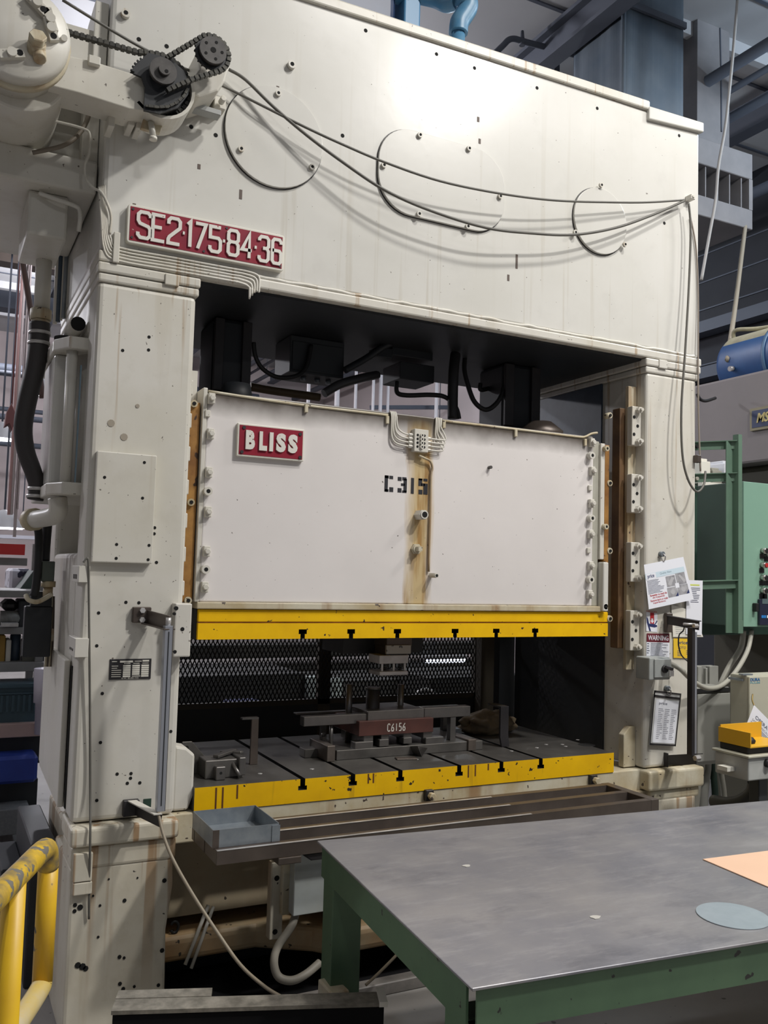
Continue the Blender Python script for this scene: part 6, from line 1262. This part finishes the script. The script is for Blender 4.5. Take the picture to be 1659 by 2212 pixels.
cu = thing('duct_curtain', 'tall dark blue hanging plastic curtain around a duct behind crown', 'curtain', (5.7, 6.3, 3.5))
curt = mat('blue_grey_film', (.13, .165, .205), .45, var=(.20, .23, .26), vscale=2.2, vamt=.8)
ca = P(1348, 4, Y=6.0); cL = P(1240, 98, X=ca.x); cR = P(1476, 60, Y=6.0)
def fold(a, b, n, name):
    q = MB(); a, b = Vector(a), Vector(b); d = (b - a); nn = Vector((d.y, -d.x, 0)).normalized(); vs = []
    for k in range(n + 1):
        t = k / n; off = nn * (.030 * mnoise.noise(Vector((k * .55, n, a.x))) + .010 * math.sin(k * .8))
        for z in (3.9, 5.2, 7.25): vs.append(a + d * t + off * (1.3 if z < 5 else (.8 if z < 6 else .1)) + Vector((0, 0, z)))
    q.add(vs, [(k * 3 + j, k * 3 + 3 + j, k * 3 + 4 + j, k * 3 + 1 + j) for k in range(n) for j in range(2)], 0, True); o = build(name, q, curt, cu)
    so_ = o.modifiers.new('solid', 'SOLIDIFY'); so_.thickness = .004
fold((ca.x, 6.0, 0), (ca.x, cL.y, 0), 22, 'curtain_sheet'); fold((ca.x, 6.0, 0), (cR.x, 6.0, 0), 22, 'curtain_sheet'); fold((ca.x, cL.y, 0), (cR.x, cL.y, 0), 8, 'curtain_sheet'); fold((cR.x, 6.0, 0), (cR.x, cL.y, 0), 8, 'curtain_sheet')
zr = ca.z - .02
for a, b in (((ca.x, 5.97, zr), (cR.x, 5.97, zr)), ((ca.x - .03, 6.0, zr), (ca.x - .03, cL.y, zr))):
    q = MB(); q.bar(a, b, .03, .06); build('curtain_rail', q, joistm, cu)
q = MB(); q.cyl((ca.x - .02, 5.98, 3.9), (ca.x - .02, 5.98, zr), .022, 10); build('corner_post', q, curt, cu)
hose('pull_rope', 'pale hanging rope in front of the ceiling at right', [P(1594, -12, Y=5.4), P(1583, 120, Y=5.4), P(1574, 210, Y=5.4), P(1566, 280, Y=5.4), P(1552, 360, Y=5.4), P(1546, 430, Y=5.4), P(1532, 510, Y=5.4), P(1515, 605, Y=5.4)], .013, mat('pale_rope', (.42, .41, .40), .8), 8, 'rope')
hose('support_pole', 'cream slanted pole above the blue tank', [P(1611, 480, Y=6.05), P(1591, 640, Y=5.5), P(1574, 762, Y=4.9), P(1572, 775, Y=4.85)], .020, mat('tan_pole', (.30, .26, .20), .6), 10, 'pole')
hose('dark_drop_line', 'thin dark vertical cord in front of the ceiling at right', [P(1553, -10, Y=6.2), P(1557, 150, Y=6.2), P(1558, 285, Y=6.2)], .010, joistm, 6, 'cord')
hose('sprinkler_pipe', 'bent dark sprinkler pipe under the ceiling above the crown', [P(1055, 130, Y=7.0), P(1085, 100, Y=7.0), P(1105, 84, Y=7.0), P(1140, 92, Y=7.0), P(1240, 118, Y=7.0)], .030, joistm, 8, 'pipe')
q = MB(); p = P(1128, 88, Y=7.0); q.cyl(p - Vector((0, 0, .05)), p + Vector((0, 0, .10)), .03, 10, .015); build('ceiling_sprinkler', q, joistm, None, 0, 2, 'dark sprinkler head on the bent pipe above the crown', 'sprinkler')
hose('ceiling_conduit', 'vertical dark conduit left of the blue curtain', [P(1204, -10, Y=7.2), P(1203, 170, Y=7.2)], .028, joistm, 8, 'conduit')
q = MB(); a = P(1540, 190, Y=6.6); q.cyl(a, a + Vector((0, 0, .10)), .09, 16, .05); build('ceiling_lamp_unlit', q, joistm, None, 0, 2, 'unlit grey dome fitting under the ceiling at right', 'light fitting')
# blue motor and pipe on the crown
mo = thing('main_motor', 'dark blue main motor housing standing on top of the crown', 'motor', (2.0, 4.3, 4.25))
mb_ = mat('dark_blue_motor', (.018, .045, .115), .4, var=(.012, .028, .075), vscale=4, vamt=.8)
aL, aR = P(680, 0, Y=4.0), P(880, 30, Y=4.0)
q = MB(); q.box(aL.x - .5, aR.x - .06, 4.0, 4.5, 4.256, 5.6); build('motor_body', q, mb_, mo, .04, 3)
q = MB(); q.prism([(aR.x - .07, 4.75), (aR.x + .0, 4.75), (aR.x + .09, 5.3), (aR.x + .09, 5.6), (aR.x - .07, 5.6)], 3.97, 4.05, 'Y'); build('motor_flange', q, mat('light_blue_flange', (.06, .20, .36), .4), mo, .006)
q = MB(); q.box(aR.x - .03, aR.x + .07, 3.98, 4.1, 4.256, 4.83); build('motor_foot', q, MATS['light_blue_flange'], mo, .01)
bp_ = thing('air_pipe', 'blue pipe with elbows rising from the crown beside the motor', 'pipe', tuple(P(988, 100, Y=3.8)))
lb = mat('steel_blue_paint', (.06, .19, .33), .4, var=(.12, .24, .34), vscale=14, vamt=.8)
q = MB(); p0 = P(988, 100, Y=3.8); p1 = P(990, 64, Y=3.8); q.cyl((p0.x, 3.8, 4.256), p1, .036, 16); build('riser', q, lb, bp_)
q = MB(); q.tube([p1 - Vector((0, 0, .02)), P(992, 50, Y=3.8), P(1003, 32, Y=3.8), P(1012, 15, Y=3.8), P(1008, -2, Y=3.8), P(990, -10, Y=3.8)], .050, 14); build('elbow', q, lb, bp_)
q = MB(); q.tube([P(985, 2, Y=3.85), P(965, 8, Y=3.9), P(940, -2, Y=3.95), P(905, -10, Y=4.0)], .045, 12); build('branch_pipe', q, lb, bp_)
q = MB(); q.cyl(p1 - Vector((0, 0, .012)), p1 + Vector((0, 0, .012)), .046, 16); build('collar', q, lb, bp_)
for i, (u, v, w_, h_) in enumerate(((1330, 212, .07, .09), (1398, 232, .13, .11))):
    p = P(u, v, Y=3.8); q = MB(); q.lathe([(0, w_), (h_ * .5, w_), (h_ * .85, w_ * .7), (h_, 0)], (p.x, 3.8, 4.255), (0, 0, 1), 20); build('breather_cap', q, mat('dusty_cap', (.34, .31, .28), .8, var=(.26, .24, .22), vscale=12, vamt=.8), None, .004, 1, ('small dusty breather cap on the crown top at right', 'large dusty breather cap on the crown top right corner')[i], 'cap', None)
    q = MB()

# ================================================================ BACKGROUND ON THE LEFT
YL = 6.5
rk = thing('storage_rack', 'long steel storage rack in the left background', 'rack', (-.2, 6.8, 0))
def lz(v): return P(40, v, Y=YL).z
rackm = mat('rack_grey_steel', (.24, .235, .225), .5, var=(.17, .165, .16), vscale=5, vamt=.7)
for v, d_ in ((1285, .10), (1364, .07), (1445, .24)):
    q = MB(); q.box(-1.8, .72, YL, YL + .7, lz(v + 6), lz(v - 6) + d_ * .1); build('shelf', q, rackm, rk, .003, 1)
for x in (-1.2, .66):
    q = MB(); q.box(x, x + .05, YL + .02, YL + .08, 0, lz(1170)); q.box(x, x + .05, YL + .6, YL + .66, 0, lz(1170)); build('rack_upright', q, rackm, rk)
q = MB(); q.box(-1.8, .60, YL + .3, YL + .34, lz(1222), lz(1205)); build('rack_beam', q, rackm, rk)
q = MB(); q.box(-1.8, P(62, 1180, Y=YL).x, YL + .26, YL + .30, lz(1198), lz(1174)); build('red_panel', q, mat('red_beam_paint', (.60, .03, .03), .5), rk)
def lbx(name, label, cat, u0, v0, u1, v1, Y, d_, m_, bev=.004, group=None):
    a, c = P(u0, v0, Y=Y), P(u1, v1, Y=Y); q = MB(); q.box(a.x, c.x, Y, Y + d_, c.z, a.z); return build(name, q, m_, None, bev, 1, label, cat, group)
bin_ = thing('plastic_bin', 'dark teal ribbed plastic bin low on the left background rack', 'bin', tuple(P(30, 1562, Y=6.3)))
teal = mat('dark_teal_plastic', (.045, .085, .11), .5)
a, c = P(-60, 1484, Y=6.3), P(84, 1562, Y=6.3); q = MB(); q.box(a.x, c.x, 6.31, 6.7, c.z, a.z); build('bin_body', q, teal, bin_, .006)
q = MB(); q.box(a.x, c.x + .01, 6.29, 6.31, a.z - .012, a.z + .012); q.box(a.x, c.x + .006, 6.295, 6.31, a.z - .055, a.z - .045); build('bin_rim', q, teal, bin_)
for k in range(12):
    x = c.x - .03 - k * .034; q = MB(); q.box(x - .008, x + .008, 6.297, 6.31, c.z + .08, a.z - .06); build('bin_rib', q, teal, bin_)
lbx('pallet_slab', 'pinkish board under the teal bin in the left background', 'board', -60, 1568, 92, 1590, 6.25, .5, mat('pink_board', (.50, .36, .33), .7, var=(.40, .30, .28), vscale=6, vamt=.7))
lbx('machine_plinth', 'black base under the pinkish board in the left background', 'plinth', -60, 1592, 88, 1648, 6.3, .5, greasyshade)
lbx('blue_crate', 'bright blue plastic crate low in the left background', 'crate', -60, 1640, 80, 1690, 6.1, .4, mat('crate_blue', (.02, .05, .30), .5, var=(.015, .03, .20), vscale=5, vamt=.7), .02)
lbx('machine_plinth', 'black base below the blue crate in the left background', 'plinth', -60, 1692, 78, 1758, 6.2, .5, greasyshade)
lbx('concrete_block', 'speckled grey block on the floor at the left edge', 'block', -60, 1756, 62, 1800, 6.0, .4, mat('speckled_grey', (.13, .135, .14), .8, var=(.18, .18, .18), vscale=60, vamt=.8))
q = MB(); p = P(90, 1585, Y=6.2); q.lathe([(0, 0), (0, .045), (.2, .050), (.202, .062), (.42, .068), (.42, .06), (.40, 0)], p, (0, 0, 1), 20); build('bucket', q, mat('lilac_white_plastic', (.62, .58, .66), .5), None, 0, 2, 'tall lilac white plastic cup beside the teal bin', 'cup')
lbx('white_machine', 'white machine housing behind the rack in the left background', 'machine', 22, 1228, 66, 1276, 7.4, .5, mat('white_enamel', (.58, .58, .64), .45, chip=(.03, .03, .06), cscale=9, cthr=.56), .02)
q = MB(); q.prism(pl2(((36, 1280), (72, 1232), (80, 1232), (80, 1280)), 7.0), 7.0, 7.4, 'Y'); build('machine_hood', q, mat('dark_green_hood', (.05, .075, .065), .5), None, .01, 2, 'dark green sloped machine hood on the top shelf at left', 'hood')
lbx('motor_casing', 'black motor casing on the middle shelf at the left edge', 'motor', 6, 1296, 40, 1322, 6.6, .3, blackpaint, .03)
q = MB(); a = P(0, 1335, Y=6.6); c = P(42, 1335, Y=6.6); q.cyl(a, c, .05, 16); build('roller', q, mat('scuffed_roller', (.15, .15, .14), .5, var=(.28, .28, .26), vscale=14, vamt=.8), None, 0, 2, 'scuffed grey roller under the black motor casing', 'roller')
lbx('steel_bar_stack', 'pale steel bar end lying on the middle shelf at left', 'bar', 4, 1346, 40, 1354, 6.45, .1, bright, .002)
lbx('black_cabinet', 'tall black cabinet behind the hoses in the left background', 'cabinet', 42, 1296, 96, 1362, 6.55, .35, greasyshade, .01)
for i, (u0, u1, v0, v1, m_, l_) in enumerate(((0, 9, 1372, 1440, mat('ochre_sack', (.40, .24, .05), .7), 'ochre yellow sack on the lower shelf at the left edge'), (14, 22, 1382, 1438, paperwarm, 'narrow white carton on the lower shelf at left'), (24, 44, 1372, 1440, navy, 'dark blue drum on the lower shelf at left'), (50, 74, 1384, 1440, mat('olive_grey_box', (.16, .16, .13), .6), 'olive grey box on the lower shelf at left'), (78, 95, 1376, 1440, greasyshade, 'black tin on the lower shelf beside the press'))):
    if i == 2:
        a, c = P(u0, v0, Y=6.6), P(u1, v1, Y=6.6); q = MB(); q.cyl(((a.x + c.x) / 2, 6.68, c.z), ((a.x + c.x) / 2, 6.68, a.z), (c.x - a.x) / 2, 18); build('shelf_drum', q, m_, None, .004, 1, l_, 'drum')
    else: lbx(('shelf_sack', 'shelf_carton', '', 'shelf_box', 'shelf_tin')[i], l_, ('sack', 'carton', '', 'box', 'tin')[i], u0, v0, u1, v1, 6.6, .2, m_, .006)
lampm = mat('lit_lamp_diffuser', (.9, .9, 1), .4, emit=(.92, .93, 1.0), estr=14)
fixm = mat('lamp_housing_grey', (.25, .25, .26), .5)
def hb(u, v, Y, r_, label):
    p = P(u, v, Y=Y); t = thing('high_bay_lamp', label, 'lamp', tuple(p), 'lit lamps in the left background')
    q = MB(); q.lathe([(0, 0), (0, r_), (.01, r_), (.012, 0)], p, (0, 0, 1), 20); build('diffuser', q, lampm, t)
    q = MB(); q.lathe([(.013, r_ * 1.05), (.10, r_ * .8), (.22, r_ * .35), (.24, 0)], p, (0, 0, 1), 20); build('housing', q, fixm, t)
    q = MB(); q.cyl((p.x, p.y, p.z + .24), (p.x, p.y, 7.3), .012, 6); build('stem', q, joistm, t)
hb(91, 852, 12.5, .13, 'lit lamp close beside the counterbalance housing')
hb(3, 950, 12.5, .16, 'lit lamp at the left edge beside a second lamp'); hb(21, 951, 13.0, .14, 'lit lamp just right of the one at the left edge')
hb(8, 1142, 12.0, .22, 'lowest large lit lamp at the left edge'); hb(48, 1142, 20.0, .10, 'tiny distant lit lamp above the red panel')
q = MB(); p = P(25, 905, Y=10); q.prism(pl2(((10, 920), (14, 890), (25, 870), (34, 893), (38, 922), (30, 915), (26, 930), (20, 915)), 10), 10, 10.2, 'Y'); q.cyl((p.x, 10.1, p.z + .1), (p.x, 10.1, 7.3), .01, 6); build('chain_hoist', q, mat('dark_red_hoist', (.10, .025, .025), .6), None, .01, 1, 'dark red chain hoist hanging in the left background', 'hoist')
for i, (u, v0, v1) in enumerate(((19, 990, 1112), (24, 985, 1112), (31, 985, 1160), (36, 985, 1100))):
    q = MB(); p = P(u, v1, Y=11); q.cyl((p.x, 11, 7.3), p, .018, 6); build('drop_pipe', q, [mat('pink_drop_pipe', (.40, .24, .23), .6), pinkwall, pinkwall, pinkwall][i], None, 0, 2, ('reddish thin drop pipe in the left background', 'pale thin drop pipe right of the reddish one', 'longest pale drop pipe in the left background', 'rightmost pale drop pipe in the left background')[i], 'pipe')
hose('brown_pipe', 'thin brown slanted pipe in front of the ceiling at far left', [P(-25, 40, Y=5.5) * 1.0, P(26, 405, Y=5.5), P(45, 540, Y=5.5), P(70, 695, Y=5.5), P(92, 860, Y=5.5)], .018, mat('rust_brown_pipe', (.10, .055, .045), .6), 8, 'pipe')
for k, (v, hgt, m_) in enumerate(((555, .20, 'tan'), (650, .25, 'dark'), (1160, .05, 'pale'))):
    a = P(40, v, Y=14); q = MB(); q.box(-6, 6, 14, 14.3, a.z - hgt / 2, a.z + hgt / 2); build('cross_beam', q, {'tan': mat('tan_beam', (.19, .15, .125), .7), 'dark': joistm, 'pale': mat('pale_beam', (.50, .50, .56), .6)}[m_], None, 0, 2, ('tan roof beam crossing the left background', 'dark roof beam crossing the left background', 'pale thin rail crossing above the red panel')[k], 'beam')
# ================================================================ BACKGROUND BEHIND THE PRESS
dkm = mat('dark_background_machine', (.022, .022, .020), .6, var=(.04, .038, .034), vscale=3, vamt=.8)
def bbx(name, label, cat, u0, v0, u1, v1, Y, d_, m_, floor_=True):
    a, c = P(u0, v0, Y=Y), P(u1, v1, Y=Y); q = MB(); q.box(min(a.x, c.x), max(a.x, c.x), Y, Y + d_, 0 if floor_ else c.z, a.z); q.box(min(a.x, c.x) + .03, max(a.x, c.x) - .03, Y - .015, Y, (c.z if not floor_ else .1) + .02, a.z - .04); return build(name, q, m_, None, .01, 1, label, cat)
bbx('background_machine', 'wide dark machine behind the left half of mesh guard', 'machine', 380, 1462, 655, 1600, 7.2, .8, dkm)
bbx('background_machine', 'dark machine behind the middle of mesh guard', 'machine', 700, 1472, 860, 1600, 7.6, .8, dkm)
bbx('background_machine', 'dark machine with round fan behind right half of mesh guard', 'machine', 930, 1464, 1130, 1600, 7.0, .8, dkm)
bbx('background_panel', 'pale green lit panel between two dark machines behind guard', 'panel', 866, 1486, 906, 1560, 7.9, .2, mat('pale_green_panel', (.36, .40, .30), .6))
bbx('background_panel', 'narrow pale panel behind the dark brown guard post', 'panel', 716, 1466, 738, 1560, 7.1, .1, mat('pale_grey_panel', (.32, .36, .34), .6))
bbx('background_panel', 'narrow grey panel left of the dark brown guard post', 'panel', 668, 1462, 690, 1560, 7.1, .1, MATS['pale_grey_panel'])
bbx('background_crate', 'blue crate on the floor far behind the left mesh', 'crate', 505, 1522, 575, 1560, 6.6, .3, mat('crate_dark_blue', (.03, .035, .11), .5))
for i, (v0, v1) in enumerate(((1395, 1412), (1440, 1458))):
    a, c = P(380, v0, Y=9), P(1075, v1, Y=9); q = MB(); q.box(a.x, c.x, 9, 9.2, c.z, a.z); build('background_beam', q, dkm, None, 0, 2, ('upper dark beam far behind the mesh guard', 'lower dark beam far behind the mesh guard')[i], 'beam')
q = MB(); p = P(918, 1520, Y=6.9); q.tube([(p.x + .13 * math.cos(k * math.pi / 12), 6.9, p.z + .13 * math.sin(k * math.pi / 12)) for k in range(25)], .012, 8, step=1); q.cyl((p.x, 6.9, 0), (p.x, 6.9, p.z - .13), .015, 8); build('fan_ring', q, bright, None, 0, 2, 'bright round fan guard ring behind the right of mesh', 'fan guard')
a, c = P(925, 1425, Y=8.6), P(1005, 1431, Y=8.6); t = thing('tube_lamp', 'lit blue white tube lamp seen through the mesh guard', 'lamp', (a.x, 8.6, c.z))
q = MB(); q.box(a.x, c.x, 8.6, 8.66, c.z, a.z); build('tube', q, mat('lit_tube', (.8, .85, 1), .4, emit=(.72, .78, 1.0), estr=9), t); q = MB(); q.box(a.x - .03, c.x + .03, 8.6, 8.7, a.z, a.z + .04); build('housing', q, fixm, t); q = MB(); q.cyl((a.x + .1, 8.65, a.z + .04), (a.x + .1, 8.65, 7.3), .006, 6); build('stem', q, joistm, t)
# far building columns seen over the slide
for i, (u, w_) in enumerate(((728, .05), (666, .035), (768, .03), (806, .03), (822, .035), (838, .03), (943, .04))):
    p = P(u, 860, Y=15); q = MB(); q.cyl((p.x, 15, 0), (p.x, 15, 7.3), w_, 8); build('far_column', q, mat('pale_column', (.48, .45, .46), .6), None, 0, 2, 'slim pale column far behind, seen over the slide at place %d from the left' % (sorted((728, 666, 768, 806, 822, 838, 943)).index(u) + 1), 'column', 'slim columns far behind the press')
for k, (u0, v0, u1, v1) in enumerate(((800, 880, 1000, 880), (840, 895, 1000, 930))):
    a, c = P(u0, v0, Y=16), P(u1, v1, Y=16); q = MB(); q.bar(a, c, .06, .08); build('far_truss', q, joistm, None, 0, 2, ('level dark truss bar far behind over the slide', 'sloping dark truss bar far behind over the slide')[k], 'truss')
